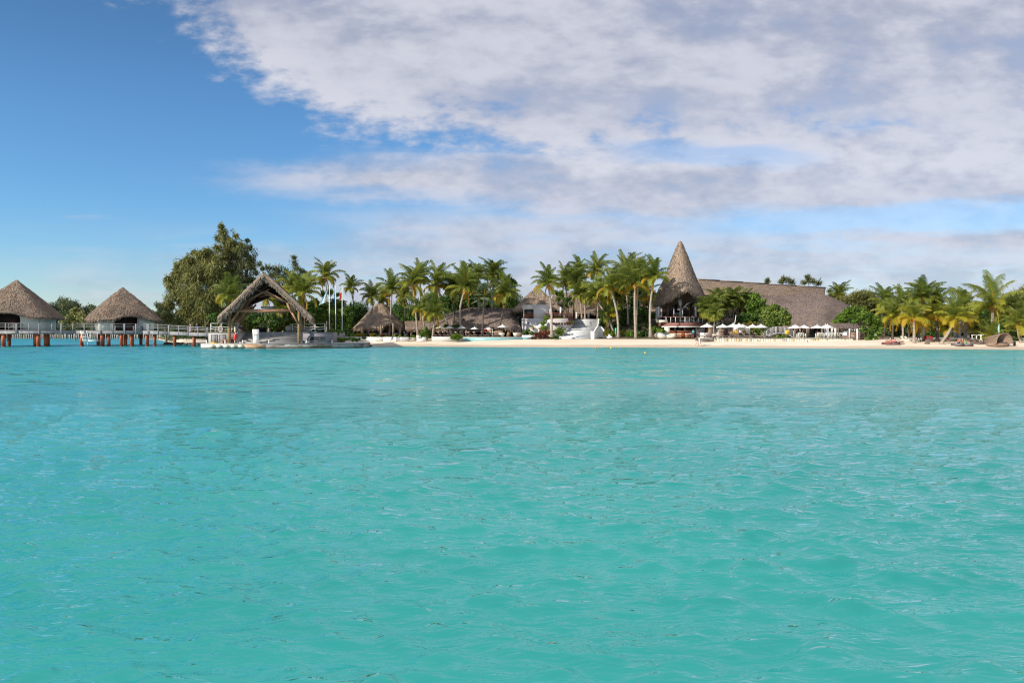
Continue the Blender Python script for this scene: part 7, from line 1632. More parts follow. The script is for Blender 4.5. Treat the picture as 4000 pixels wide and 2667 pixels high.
for i, px in enumerate((2787, 2852, 2934, 2988)):
    q = P(px, 0, 119.2); q.z = 1.51; m = MB(); m.box(q + Vector((0, 0, .18)), (.75, .6, .36)); m.box(q + Vector((0, 0, .38)), (.8, .65, .04)); single('footstool', m, 'wicker_dark', 'dark woven footstool among the taupe loungers, %s from the left' % ORD[i], 'stool', 'woven footstools')
q = P(2752, 0, 121.5); m = MB(); m.box((q.x, q.y, 1.95), (1.35 * 1.2, .12, .95)); single('windbreak', m, 'white_paint', 'low white windbreak panel behind the first taupe lounger', 'panel')
for i, (x0, x1, y0, y1, lb) in enumerate(((2867, 2882, 1276, 1289, 'small white screen panel above the yellow disc'), (2887, 2906, 1277, 1299, 'left large white slatted screen behind the loungers'), (2908, 2928, 1277, 1299, 'right large white slatted screen behind the loungers'))):
    a, b = P(x0, y0, 123.4), P(x1, y1, 123.4); t = thing('screen_panel', Vector((a.x, a.y, 1.5)), lb, 'screen', 'white screens'); m = MB(); m.box(((a.x + b.x) / 2, a.y, (a.z + b.z) / 2), (b.x - a.x, .04, a.z - b.z)); build('panel', m, 'white_fabric', t)
    for x in (a.x - .03, b.x + .03): m = MB(); m.box((x, a.y, (a.z + 1.5) / 2), (.06, .06, a.z - 1.5)); build('post', m, 'white_paint', t)
def disc(px, py, r, D, lb):
    c = P(px, py, D); t = thing('paddle_disc', Vector((c.x, c.y, c.z - m2(r, D))), lb, 'disc', 'yellow round discs'); m = MB(); n = 24; rr = m2(r, D)
    m.add([(c.x + rr * math.cos(2 * math.pi * k / n), c.y + dy, c.z + rr * math.sin(2 * math.pi * k / n)) for dy in (-.03, .03) for k in range(n)], [tuple(range(n)), tuple(range(2 * n - 1, n - 1, -1))] + [(k, n + k, n + (k + 1) % n, (k + 1) % n) for k in range(n)]); build('disc', m, 'yellow_paint', t)
    m = MB(); m.box((c.x, c.y - .04, c.z), (.04, .03, rr * 1.2)); build('mark', m, 'teak', t)
disc(2874, 1298, 8, 122, 'yellow round disc behind the loungers, under the small white screen')
disc(3075, 1298, 8.3, 119.4, 'yellow round disc hanging on the arched footbridge')
m = MB(); m.beam(P(2870, 1263, 122), P(2875, 1231, 123), .09, .05); single('standing_oar', m, 'white_paint', 'slanted white pole standing up behind the parasols', 'pole')
q = P(2907, 1296, 122.5); m = MB(); m.box(q, (.5, .4, .45)); single('serving_box', m, 'brown_wood', 'small brown box before the large white screen', 'box')
# footbridge
fb = thing('arched_footbridge', P(3047, 1318, 119.5), 'arched pale timber footbridge with railings on the seaside terrace', 'footbridge')
def bz(px): f = (px - 2985) / (3108 - 2985); return 1.55 + .95 * math.sin(math.pi * min(1, max(0, f)))
def bp(px, dy, dz): q = P(px, 0, 119.6); return Vector((q.x, q.y + dy, bz(px) + dz))
xs = [2985 + (3108 - 2985) * k / 14 for k in range(15)]
m = MB()
for a, b in zip(xs[:-1], xs[1:]): m.beam(bp(a, .75, 0), bp(b, .75, 0), 1.5, .08)
build('deck', m, 'gray_wood_light', fb)
for dy in (0, 1.5):
    m = MB()
    for a, b in zip(xs[:-1], xs[1:]): m.beam(bp(a, dy, -.12), bp(b, dy, -.12), .10, .26)
    build('arch_beam', m, 'gray_wood', fb)
    for z in (1.0, .68, .36):
        m = MB()
        for a, b in zip(xs[:-1], xs[1:]): m.beam(bp(a, dy, z), bp(b, dy, z), .07, .07)
        build('rail', m, 'gray_wood_light', fb)
    for k in range(1, 14, 2): m = MB(); m.beam(bp(xs[k], dy - .05, -.3), bp(xs[k], dy - .05, 1.0), .10, .08); build('post', m, 'gray_wood_light', fb)
# dining sets
def make_table():
    t = thing('dining_table', (0, 0, 0), 'table', 'table', 'white tables on the dining terrace')
    m = MB(); m.box((0, 0, .74), (1.25, .8, .05)); build('tabletop', m, 'white_paint', t)
    for x in (-.56, .56):
        for y in (-.34, .34): m = MB(); m.box((x, y, .36), (.08, .08, .71)); build('leg', m, 'white_paint', t)
    return t
def make_chair():
    t = thing('dining_chair', (0, 0, 0), 'chair', 'chair', 'white chairs on the dining terrace')
    m = MB(); m.box((0, 0, .44), (.46, .46, .04)); build('seat', m, 'block_cream', t)
    m = MB(); m.box((0, 0, .48), (.42, .42, .05)); build('cushion', m, 'aqua_cloth', t)
    m = MB(); m.box((0, .22, .90), (.46, .04, .07)); m.box((0, .22, .70), (.40, .03, .06)); build('backrest', m, 'block_cream', t)
    for x in (-.20, .20):
        m = MB(); m.box((x, .22, .46), (.05, .05, .92)); build('leg', m, 'block_cream', t)
        m = MB(); m.box((x, -.20, .21), (.05, .05, .42)); build('leg', m, 'block_cream', t)
    return t
ut, uc = [], []; T0, C0 = make_table(), make_chair()
tb = [(3130, 'white dining table nearest the footbridge'), (3203, 'white dining table in the middle of the dining terrace'), (3246, 'long white dining table at the right of the dining terrace')]
for px, lb in tb:
    q = P(px, 0, 118.7 if px > 3200 else 119.4); q.z = 1.51; place(T0, ut, q, 0, lb, 1.08)
cl = [(3117, 119.2, -70, 'cream chair at the left side of the table nearest the footbridge'), (3131, 118.6, 180, 'cream chair in front of the table nearest the footbridge'), (3143, 119.3, 75, 'cream chair at the right side of the table nearest the footbridge'), (3192, 118.6, -80, 'cream chair at the left side of the middle dining table'), (3199, 118.0, 180, 'cream chair with aqua cushion before the middle dining table, left one'), (3209, 118.0, 180, 'cream chair with aqua cushion before the middle dining table, right one'), (3217, 118.7, 80, 'cream chair at the right side of the middle dining table'), (3226, 119.0, -60, 'cream chair between the middle and the right dining tables'), (3240, 118.0, 180, 'cream chair with aqua cushion before the right dining table, left one'), (3252, 118.0, 180, 'cream chair with aqua cushion before the right dining table, right one'), (3263, 118.8, 80, 'cream chair at the right end of the right dining table')]
for px, D, a, lb in cl: q = P(px, 0, D); q.z = 1.51; place(C0, uc, q, R(a), lb, 1.05)
for i, (px, D, lb) in enumerate(((3242, 124, 'table under a long white cloth between the drapes'), (3305, 122, 'table under a white cloth beside the left lamp post'))):
    q = P(px, 0, D); q.z = 1.51; t = thing('clothed_table', q, lb, 'table', 'tables with white cloths'); m = MB(); m.lathe(q, [(.55, .05), (.50, .6), (.48, .98), (.46, 1.0)], 14, 1.5 if i == 0 else 1.2, 1); build('tablecloth', m, 'white_fabric', t)
    m = MB()
    for k in range(4): m.lathe(q + Vector((-.3 + .2 * k, 0, 1.0)), [(.03, 0), (.03, .1), (.05, .22)], 8)
    build('glassware', m, 'curtain_glass', t)
c = P(3290, 1318, 121); m = MB(); m.add([P(3281, 1296, 121), P(3293, 1303, 121), P(3286, 1306, 121), P(3291, 1302, 122)], [(0, 1, 2), (0, 3, 1)]); single('folded_cloth', m, 'block_cream', 'folded pale cloth leaning beside the terrace ladder rail', 'cloth')
t = thing('towel_ladder', P(3275, 1318, 119.5), 'white ladder like rack at the right end of the dining terrace', 'rack'); m = MB()
for px in (3270, 3281): m.beam(P(px, 1298, 119.5), P(px, 1318, 119.5), .07, .07)
build('rail', m, 'white_paint', t); m = MB()
for y in (1302, 1308, 1313): m.beam(P(3270, y, 119.5), P(3281, y, 119.5), .05, .05)
build('rung', m, 'white_paint', t)

# ---- right hand beach ----
def daybed(px, py, w, label, cush='red_fabric', D=None, h=.36):
    q = gp(px, py); t = thing('daybed', q, label, 'daybed', 'low woven daybeds')
    m = MB(); m.box(q + Vector((0, .9, h / 2)), (w, 1.7, h)); build('base', m, 'wicker_dark', t)
    m = MB(); m.box(q + Vector((0, .9, h + .05)), (w * .96, 1.6, .1)); build('cushion', m, cush, t); return q
daybed(3482, 1349, 1.25, 'left dark woven daybed with the sunbather wearing a white cap'); daybed(3503, 1349.5, 1.25, 'right dark woven daybed of the front pair, holding two sunbathers', 'wicker_dark')
q = gp(3520, 1346); t = thing('sun_lounger', q, 'low dark lounger with a dark red pad right of the pair of daybeds', 'sun lounger', 'beach loungers'); m = MB(); m.beam(q + Vector((-.6, .5, .2)), q + Vector((.6, .5, .52)), .7, .12); build('pad', m, 'red_fabric', t); m = MB(); m.box(q + Vector((0, .5, .14)), (1.3, .75, .2)); build('frame', m, 'wicker_dark', t)
q = gp(3626, 1345); m = MB(); m.box(q + Vector((0, .3, .17)), (.52, .5, .36)); single('beach_cube', m, 'wicker_dark', 'small woven cube table on open sand below the red cushioned lounger', 'table')
q = gp(3636, 1336); t = thing('sun_lounger', q, 'dark woven double lounger with red patterned backrests under the palms', 'sun lounger', 'beach loungers'); m = MB(); m.box(q + Vector((0, .5, .2)), (1.35, 1.1, .36)); build('base', m, 'wicker_dark', t); m = MB(); m.beam(q + Vector((-.35, .8, .45)), q + Vector((-.15, 1.0, 1.0)), .6, .12); m.beam(q + Vector((.45, .8, .45)), q + Vector((.6, 1.0, 1.0)), .6, .12); build('backrest', m, 'red_fabric', t)
daybed(3755, 1353.5, .95, 'woven daybed with one sunbather raising both feet', 'blue_gray_cloth'); daybed(3790, 1353.5, 1.05, 'woven daybed with the sunbather in green swimwear', 'blue_gray_cloth')
for i, (px, py, w, lb) in enumerate(((3443, 1325, 1.6, 'grey lounger under the trees at the left end of the right hand beach'), (3474, 1325, 1.6, 'dark lounger half hidden behind the sunbathers'), (3538, 1333, .8, 'pale cushioned chair behind the first orange palm, left one'), (3553, 1334, .9, 'pale cushioned chair behind the first orange palm, right one'), (3722, 1334, 1.6, 'dark lounger with a red pad in front of the beach hut'), (3838, 1345, 1.1, 'woven lounger below the thatched palapa table, left of the wicker pod'), (3812, 1344, .9, 'woven lounger beside the white posts before the beach hut'))):
    q = gp(px, py); t = thing('sun_lounger', q, lb, 'sun lounger', 'beach loungers'); m = MB(); m.box(q + Vector((0, .5, .2)), (w, .7, .34)); build('frame', m, 'wicker_dark' if i not in (2, 3) else 'wicker_pale', t)
    m = MB(); m.beam(q + Vector((-w * .3, .5, .42)), q + Vector((-w * .55, .5, .85)), .65, .08); build('backrest', m, ('metal', 'wicker_dark', 'wicker_pale', 'wicker_pale', 'red_fabric', 'wicker_dark', 'wicker_dark')[i], t)
for i, (px, py, h, lb) in enumerate(((3746, 1340, .68, 'dark wooden beach bollard left of the raised feet'), (3760, 1341, .6, 'brown wooden beach bollard behind the raised feet'), (3963, 1350, .62, 'dark wooden beach bollard right of the wicker pod'))):
    q = gp(px, py); t = thing('beach_bollard', q, lb, 'bollard', 'beach bollards'); m = MB(); m.tube([q - Vector((0, 0, .1)), q + Vector((0, 0, h))], .16, 10); build('post', m, 'red_wood' if i < 2 else 'dark_wood', t, True); m = MB(); m.ball(q + Vector((0, 0, h + .04)), .07, 8, 6); build('lamp', m, 'white_paint', t)
# wicker pod
q = gp(3918, 1354); pd = thing('wicker_pod', q, 'big woven wicker daybed pod with a pointed open hood on the sand', 'daybed pod')
W_, H_ = 3.05, 2.02
m = MB(); m.lathe(q + Vector((.05, 1.2, 0)), [(1.30, 0), (1.48, .2), (1.55, .48), (1.45, .52), (.1, .50)], 26, 1.03, .85); build('base', m, 'wicker', pd, True)
m = MB(); m.lathe(q + Vector((.3, 1.1, .50)), [(1.1, 0), (1.12, .10), (1.0, .16), (.1, .17)], 22, 1, .8); build('mattress', m, 'brown_fabric', pd, True)
sh = MB(); nA, nB = 30, 16; grid = []
for i in range(nA + 1):
    a = math.pi * i / nA          # over the hood from left to right
    row = []
    for j in range(nB + 1):
        s = j / nB                # from the open rim backwards
        rim = Vector((-.35 + 1.18 * -math.cos(a) * (1) + .28, -.15, .45 + 1.55 * math.sin(a) ** .75))
        back = Vector((-1.35 + .9 * (-math.cos(a)) * .5 - .1 + .6, 2.1, .45 + .7 * math.sin(a)))
        k = math.sin(s * math.pi / 2)
        bul = Vector((-.55 * math.sin(math.pi * s) * (1 if a < math.pi / 2 else .4) * (1 if True else 0), 0, .12 * math.sin(math.pi * s)))
        row.append(q + rim.lerp(back, k) * 1.0 + bul + Vector((.25, .1, 0)))
    grid.append(row)
for i in range(0, nA + 1, 1): sh.tube(grid[i], .030, 4)
for j in range(0, nB + 1, 3): sh.tube([grid[i][j] for i in range(nA + 1)], .026, 4)
build('hood_weave', sh, 'wicker', pd)
m = MB(); vs = [v - (v - (q + Vector((0, 1.2, .6)))).normalized() * .04 for r_ in grid for v in r_]
m.add(vs, [(i * (nB + 1) + j, (i + 1) * (nB + 1) + j, (i + 1) * (nB + 1) + j + 1, i * (nB + 1) + j + 1) for i in range(nA) for j in range(nB)]); build('hood', m, 'wicker', pd, True)
m = MB(); m.tube([grid[i][0] for i in range(nA + 1)], .07, 7); build('hood_rim', m, 'wicker', pd, True)
# slim banners and poles
for i, (px, y0, y1, D, mt, lb) in enumerate(((3903, 1265, 1310, 104, 'aqua_cloth', 'slim pole with a furled turquoise and white flag behind the wicker pod'), (3661, 1270, 1341, 112, 'black', 'closed dark beach umbrella standing in the sand by the dark palm trunk'))):
    a, b = P(px, y0, D), P(px, y1, D); b.z = hgt(b.x, b.y); t = thing('beach_flag' if i == 0 else 'closed_umbrella', b, lb, 'flag' if i == 0 else 'umbrella'); m = MB(); m.tube([b, a], .035, 6); build('pole', m, 'white_paint' if i == 0 else 'black', t)
    m = MB(); m.tube([a + Vector((-.03, 0, -.05)), a + Vector((-.07, 0, -.6)), a + Vector((-.05, 0, -1.15 if i == 0 else -1.9)), a + Vector((0, 0, -1.5 if i == 0 else -2.3))], [.03, .14, .13, .03], 8); build('cloth', m, mt, t)
# beach hut
hc = P(3778, 1298, 120); bh = thing('beach_hut', (hc.x, 118.5, 1.3), 'small thatched beach hut with an arched front behind the leaning palms', 'hut')
mb = MB(); zA, zE = zy(1250, 122), zy(1296, 119)
def arch(t):
    d = (t - R(-72) + math.pi) % (2 * math.pi) - math.pi; return .8 * math.exp(-(d / .45) ** 4)
thatch(mb, radial((P(3790, 0, 122).x, 122, 0), [(1.2, zA), (1.8, zA - .35), (2.6, zA - 1.0), (3.0, zA - 1.4), (3.4, zE)], lambda t: (math.cos(t), .7 * math.sin(t)), 48, arch, 14), 10, .12, .5, .1, .3, (.4, 14), closed=True); build('roof', mb, 'thatch_pale', bh)
for a, b, mt in ((3728, 3736, 'gray_wood_light'), (3737, 3744, 'gray_wood'), (3745, 3752, 'white_wall'), (3752, 3774, 'gray_wood_light')):
    m = MB(); m.slab(P(a, 0, 119.8), P(b, 0, 119.8), 1.2, 3.3 if a < 3750 else 1.9, .15); build('wall', m, mt, bh)
m = MB(); m.slab(P(3752, 0, 121.2), P(3835, 0, 121.2), 1.2, 3.9, .15); build('interior_wall', m, 'interior_shade', bh)
for px in (3774, 3786, 3799, 3830): m = MB(); m.tube([P(px, 1284, 119.6), P(px, 1322, 119.6)], .1, 8); build('post', m, 'pale_pink' if px in (3774, 3830) else 'brown_wood', bh)
m = MB(); m.box((P(3790, 0, 119.8).x, 120.4, 1.35), (5.2, 2.2, .25)); build('floor', m, 'gray_deck', bh)
for i, (px, lb) in enumerate(((3806, 'white gate like frame of posts before the beach hut'), (3832, 'crossed white poles right of the beach hut'))):
    t = thing('post_gate', gp(px, 1342), lb, 'frame', 'white frames before the hut'); b0 = gp(px, 1342)
    for dx in (-.35, .35): m = MB(); m.beam(b0 + Vector((dx, 0, 0)), b0 + Vector((dx * (1 if i == 0 else -.4), 0, 1.35)), .08, .08); build('post', m, 'white_paint', t)
    m = MB(); m.beam(b0 + Vector((-.5, 0, 1.35)), b0 + Vector((.5, 0, 1.35)), .08, .08); build('crossbar', m, 'white_paint', t)
q = gp(3840, 1335); t = thing('palapa_table', q, 'low table under a small ragged thatch left of the wicker pod', 'table'); m = MB(); m.tube([q, q + Vector((0, 0, 1.1))], .06, 6); build('pedestal', m, 'gray_wood', t); m = MB(); thatch(m, radial((q.x, q.y, 0), [(.1, q.z + 1.5), (.7, q.z + 1.3), (1.1, q.z + 1.1)], lambda t: (math.cos(t), math.sin(t)), 24, None, 6), 10, .1, .35, .06, .1, (.25, 12), closed=True); build('thatch_top', m, 'thatch_pale', t)
# green evacuation sign
B = gp(2405.5, 1319); sg = thing('evacuation_sign', B, 'small green sign with white symbols on a slim post by the leaning palms', 'sign'); m = MB(); m.box(B + Vector((0, 0, .75)), (.08, .06, 1.6)); build('post', m, 'metal', sg)
D = B.y - .06; a, b = P(2402.6, 1281, D), P(2408.2, 1296, D); m = MB(); m.box(((a.x + b.x) / 2, D, (a.z + b.z) / 2), (.30, .03, .74)); build('panel', m, 'green_sign', sg)
m = MB(); cx, cz = (a.x + b.x) / 2, (a.z + b.z) / 2
m.beam((cx - .09, D - .025, cz + .20), (cx + .06, D - .025, cz + .08), .01, .045); m.beam((cx + .02, D - .025, cz + .24), (cx - .06, D - .025, cz + .02), .01, .05); m.beam((cx - .07, D - .025, cz - .14), (cx + .08, D - .025, cz - .24), .01, .04); m.beam((cx - .08, D - .025, cz - .25), (cx + .06, D - .025, cz - .10), .01, .04); m.ball((cx + .04, D - .02, cz + .27), .03, 8, 6); build('symbol', m, 'white_paint', sg)
# buoys in the water
for px, py, mt, lb in ((2328, 1358.5, 'orange_paint', 'small orange buoy floating just off the beach'), (2387, 1358, 'yellow_paint', 'small yellow buoy floating just off the beach'), (2520, 1378, 'yellow_paint', 'tiny yellow float farther out in the lagoon')):
    D = H * F / (py + 2 - HY); c = P(px, HY, D); c.z = .06; t = thing('buoy', c, lb, 'buoy', 'buoys'); m = MB(); m.ball(c, .17 if px < 2500 else .12, 12, 8); build('float', m, mt, t, True); m = MB(); m.tube([c + Vector((0, 0, .15)), c + Vector((0, 0, .26))], .03, 6); build('eye', m, 'black', t)
# birds on the sand
for px, py, lb in ((2961, 1334, 'small dark bird standing on the sand below the loungers'), (3154, 1337, 'small dark bird standing on the sand below the dining terrace')):
    q = gp(px, py); t = tag(bpy.data.objects.new('bird', None), lb, 'bird', 'birds on the sand'); bpy.data.objects.remove(t)
    m = MB(); m.tube([q + Vector((.14, 0, .14)), q + Vector((.06, 0, .17)), q + Vector((-.02, 0, .21)), q + Vector((-.06, 0, .27)), q + Vector((-.07, 0, .31)), q + Vector((-.13, 0, .31))], [.012, .05, .065, .04, .035, .006], 8)
    for s in (-.02, .02): m.tube([q + Vector((.02, s, .15)), q + Vector((.03, s, .08)), q + Vector((.02, s, 0))], [.014, .009, .009], 5)
    single('bird', m, 'black', lb, 'bird', 'birds on the sand', True)

# ================= PEOPLE =================
def skin_mesh(verts, edges, rad, sub=1):
    me = bpy.data.meshes.new('body'); me.from_pydata(verts, edges, []); o = bpy.data.objects.new('tmp', me); COL.objects.link(o)
    s = o.modifiers.new('s', 'SKIN'); sv = me.skin_vertices[0].data
    for i, r in enumerate(rad): sv[i].radius = (r, r)
    sv[0].use_root = True
    u = o.modifiers.new('u', 'SUBSURF'); u.levels = sub; u.render_levels = sub
    bpy.context.view_layer.update(); dg = bpy.context.evaluated_depsgraph_get(); nm = bpy.data.meshes.new_from_object(o.evaluated_get(dg)); bpy.data.objects.remove(o)
    nm.polygons.foreach_set('use_smooth', [True] * len(nm.polygons)); return nm
BASE = dict(pel=(0, 0, .95), bel=(0, .0, 1.10), che=(0, 0, 1.30), nek=(0, .01, 1.45), hd1=(0, -.01, 1.55), hd2=(0, -.005, 1.62), hd3=(0, 0, 1.69), nose=(0, -.095, 1.60),
            sL=(-.18, 0, 1.41), eL=(-.23, .02, 1.13), wL=(-.24, -.04, .88), sR=(.18, 0, 1.41), eR=(.23, .02, 1.13), wR=(.24, -.04, .88),
            hL=(-.09, 0, .90), kL=(-.10, -.02, .50), aL=(-.10, .02, .08), tL=(-.10, -.14, .03), hR=(.09, 0, .90), kR=(.10, -.02, .50), aR=(.10, .02, .08), tR=(.10, -.14, .03))
POSE = {
 'stand': {},
 'walk': dict(kL=(-.10, -.16, .52), aL=(-.10, -.27, .10), tL=(-.10, -.43, .07), kR=(.10, .10, .50), aR=(.10, .38, .14), tR=(.10, .30, .04), eL=(-.23, .12, 1.14), wL=(-.23, .05, .90), eR=(.23, -.10, 1.14), wR=(.22, -.27, .93)),
 'arms': dict(eL=(-.22, -.10, 1.16), wL=(-.10, -.30, 1.10), eR=(.22, -.10, 1.16), wR=(.10, -.30, 1.10)),
 'crouch': dict(pel=(0, .20, .32), bel=(0, .10, .42), che=(0, -.10, .58), nek=(0, -.22, .68), hd1=(0, -.30, .73), hd2=(0, -.34, .77), hd3=(0, -.38, .82), nose=(0, -.41, .70), sL=(-.17, -.18, .64), sR=(.17, -.18, .64), eL=(-.20, -.36, .42), wL=(-.16, -.48, .20), eR=(.20, -.36, .42), wR=(.16, -.48, .20), hL=(-.10, .20, .30), hR=(.10, .20, .30), kL=(-.16, -.22, .46), kR=(.16, -.22, .46), aL=(-.13, .02, .08), aR=(.13, .02, .08), tL=(-.13, -.14, .03), tR=(.13, -.14, .03)),
 'recline': dict(pel=(0, 0, .12), bel=(0, .14, .18), che=(0, .33, .30), nek=(0, .46, .42), hd1=(0, .52, .50), hd2=(0, .55, .56), hd3=(0, .57, .63), nose=(0, .44, .56), sL=(-.18, .42, .38), sR=(.18, .42, .38), eL=(-.26, .25, .20), wL=(-.22, .02, .16), eR=(.26, .25, .20), wR=(.22, .02, .16), hL=(-.09, -.04, .11), hR=(.09, -.04, .11), kL=(-.12, -.42, .42), kR=(.12, -.44, .40), aL=(-.11, -.74, .07), aR=(.11, -.76, .07), tL=(-.11, -.88, .12), tR=(.11, -.90, .12)),
 'lie': dict(pel=(0, 0, .12), bel=(0, .16, .13), che=(0, .36, .14), nek=(0, .51, .16), hd1=(0, .60, .18), hd2=(0, .66, .19), hd3=(0, .73, .20), nose=(0, .65, .29), sL=(-.18, .46, .15), sR=(.18, .46, .15), eL=(-.28, .22, .12), wL=(-.24, -.02, .12), eR=(.28, .22, .12), wR=(.24, -.02, .12), hL=(-.09, -.05, .12), hR=(.09, -.05, .12), kL=(-.10, -.30, .40), kR=(.10, -.30, .44), aL=(-.10, -.42, .72), aR=(.10, -.42, .80), tL=(-.10, -.47, .84), tR=(.10, -.47, .92)),
 'sit': dict(pel=(0, 0, .50), bel=(0, .0, .64), che=(0, -.02, .85), nek=(0, -.01, 1.0), hd1=(0, -.03, 1.10), hd2=(0, -.025, 1.17), hd3=(0, -.02, 1.24), nose=(0, -.115, 1.15), sL=(-.18, -.02, .96), sR=(.18, -.02, .96), eL=(-.24, -.10, .70), wL=(-.16, -.34, .74), eR=(.24, -.10, .70), wR=(.16, -.34, .74), hL=(-.09, -.02, .48), hR=(.09, -.02, .48), kL=(-.11, -.44, .50), kR=(.11, -.44, .50), aL=(-.11, -.42, .08), aR=(.11, -.42, .08), tL=(-.11, -.58, .03), tR=(.11, -.58, .03)),
}
def person(loc, rz, pose, label, skin='skin', top=None, bottom=None, dress=None, hair='hair', long_hair=False, hat=None, sc=1.0, grp=None, extra=None):
    J = dict(BASE); J.update(POSE[pose]); J = {k: Vector(v) for k, v in J.items()}
    t = thing('person', loc, label, 'person', grp, rz); t.scale = (sc, sc, sc); WL[t.name] = Vector((0, 0, 0))
    names = ['pel', 'bel', 'che', 'nek', 'hd1', 'hd2', 'hd3', 'nose', 'sL', 'eL', 'wL', 'sR', 'eR', 'wR', 'hL', 'kL', 'aL', 'tL', 'hR', 'kR', 'aR', 'tR']
    rad = dict(pel=.125, bel=.115, che=.13, nek=.055, hd1=.078, hd2=.088, hd3=.062, nose=.012, sL=.06, eL=.042, wL=.026, sR=.06, eR=.042, wR=.026, hL=.085, kL=.058, aL=.038, tL=.030, hR=.085, kR=.058, aR=.038, tR=.030)
    E_ = [('pel', 'bel'), ('bel', 'che'), ('che', 'nek'), ('nek', 'hd1'), ('hd1', 'hd2'), ('hd2', 'hd3'), ('hd2', 'nose'), ('che', 'sL'), ('sL', 'eL'), ('eL', 'wL'), ('che', 'sR'), ('sR', 'eR'), ('eR', 'wR'), ('pel', 'hL'), ('hL', 'kL'), ('kL', 'aL'), ('aL', 'tL'), ('pel', 'hR'), ('hR', 'kR'), ('kR', 'aR'), ('aR', 'tR')]
    V = [J[n] for n in names]; Rr = [rad[n] for n in names]; Ed = [(names.index(a), names.index(b)) for a, b in E_]
    for s, wn, en in ((-1, 'wL', 'eL'), (1, 'wR', 'eR')):      # hands: palm, four fingers and a thumb
        w = J[wn]; d = (w - J[en]).normalized(); sd = Vector((0, -1, 0)); sd = (sd - d * sd.dot(d)).normalized() if abs(d.dot(sd)) < .95 else Vector((1, 0, 0)); nrm = d.cross(sd)
        V.append(w + d * .075); Rr.append(.030); pi_ = len(V) - 1; Ed.append((names.index(wn), pi_))
        for k, ln in enumerate((.062, .072, .068, .052)):
            b0 = w + d * .095 + sd * (.027 - .018 * k); V += [b0, b0 + d * ln * .55 + nrm * .008, b0 + d * ln - nrm * .010 * s]; Rr += [.009, .008, .006]; i = len(V); Ed += [(pi_, i - 3), (i - 3, i - 2), (i - 2, i - 1)]
        b0 = w + d * .035 + sd * .035; V += [b0, b0 + (d + sd) * .030]; Rr += [.010, .008]; i = len(V); Ed += [(pi_, i - 2), (i - 2, i - 1)]
    me = skin_mesh([tuple(v) for v in V], Ed, Rr); me.materials.append(MATS[skin]); o = bpy.data.objects.new('body', me); COL.objects.link(o); o.parent = t
    hd = J['hd2']; up = (J['hd3'] - J['hd1']).normalized(); fw = (J['nose'] - hd).normalized(); side = up.cross(fw)
    m = MB()
    for s in (-1, 1): m.ball(hd + side * s * .03 + fw * .082 + up * .012, .010, 6, 4)
    build('eyes', m, 'black', t)
    m = MB(); m.beam(hd + fw * .080 - up * .05 - side * .02, hd + fw * .080 - up * .05 + side * .02, .012, .010); build('mouth', m, 'red_fabric', t)
    m = MB()
    for s in (-1, 1): m.ball(hd + side * s * .088 - up * .005, .018, 6, 4, (.5, .9, 1.3))
    build('ears', m, skin, t)
    if hair:
        m = MB(); c = hd + up * .035 - fw * .022; m.ball(c, .100, 12, 8, (1, 1, .95))
        if long_hair: m.tube([c - fw * .04, c - fw * .09 - up * .12, c - fw * .08 - up * .26], [.08, .075, .03], 9)
        build('hair', m, hair, t, True)
    if hat: m = MB(); c = hd + up * .07; m.lathe(c, [(.17, 0), (.10, .02), (.095, .07), (.05, .10)], 14); build('hat', m, hat, t, True)
    def cloth(nm, keys, edges, rr, mat):
        me = skin_mesh([tuple(J[k] if isinstance(k, str) else k) for k in keys], edges, rr); me.materials.append(MATS[mat]); o = bpy.data.objects.new(nm, me); COL.objects.link(o); o.parent = t
    if top:
        eL, eR = J['sL'].lerp(J['eL'], .55), J['sR'].lerp(J['eR'], .55)
        cloth('shirt', ['bel', 'pel', 'che', 'sL', eL, 'sR', eR, J['che'].lerp(J['nek'], .7)], [(0, 1), (0, 2), (2, 3), (3, 4), (2, 5), (5, 6), (2, 7)], [.14, .142, .152, .078, .066, .078, .066, .07], top)
    if bottom:
        mt, ln = bottom
        L_ = lambda h, k, a: (J[h].lerp(J[k], ln * 2) if ln <= .5 else J[k].lerp(J[a], (ln - .5) * 2))
        ks = ['pel', 'hL', 'hR']; ed = [(0, 1), (0, 2)]; rr = [.135, .102, .102]
        if ln > .5: ks += ['kL', L_('hL', 'kL', 'aL'), 'kR', L_('hR', 'kR', 'aR')]; ed += [(1, 3), (3, 4), (2, 5), (5, 6)]; rr += [.076, .058, .076, .058]
        else: ks += [L_('hL', 'kL', 'aL'), L_('hR', 'kR', 'aR')]; ed += [(1, 3), (2, 4)]; rr += [.088, .088]
        cloth('trousers' if ln > .5 else 'shorts', ks, ed, rr, mt)
    if dress:
        mt, z0 = dress; m = MB(); m.lathe((0, 0, 0), [(.24, z0), (.20, .75), (.16, .98), (.135, 1.12), (.155, 1.30), (.15, 1.40), (.07, 1.47)], 16, 1.0, .78); build('dress', m, mt, t, True)
        cloth('sleeves', ['che', 'sL', J['sL'].lerp(J['eL'], .6), 'sR', J['sR'].lerp(J['eR'], .6)], [(0, 1), (1, 2), (0, 3), (3, 4)], [.14, .075, .06, .075, .06], mt)
    if extra == 'pack': m = MB(); m.box(J['che'] + Vector((0, .20, -.06)), (.28, .16, .42)); build('backpack', m, 'wicker_dark', t)
    return t
def on_pier(px): 
    D = interp(px, [660, 740, 815], [121, 118.5, 115.5]); z = interp(px, [660, 740, 815], [2.62, 2.45, 2.36]); return Vector(((px - 2000) / F * (D + 1.2), D + 1.2, z + .02))
person(on_pier(744), R(120), 'walk', 'woman in a long pale pink dress on the walkway', dress=('pale_pink', .12), long_hair=True, sc=.96)
person(on_pier(769), R(150), 'walk', 'man in a dark navy shirt and blue shorts on the walkway', top='navy', bottom=('blue_gray_cloth', .42), sc=1.03)
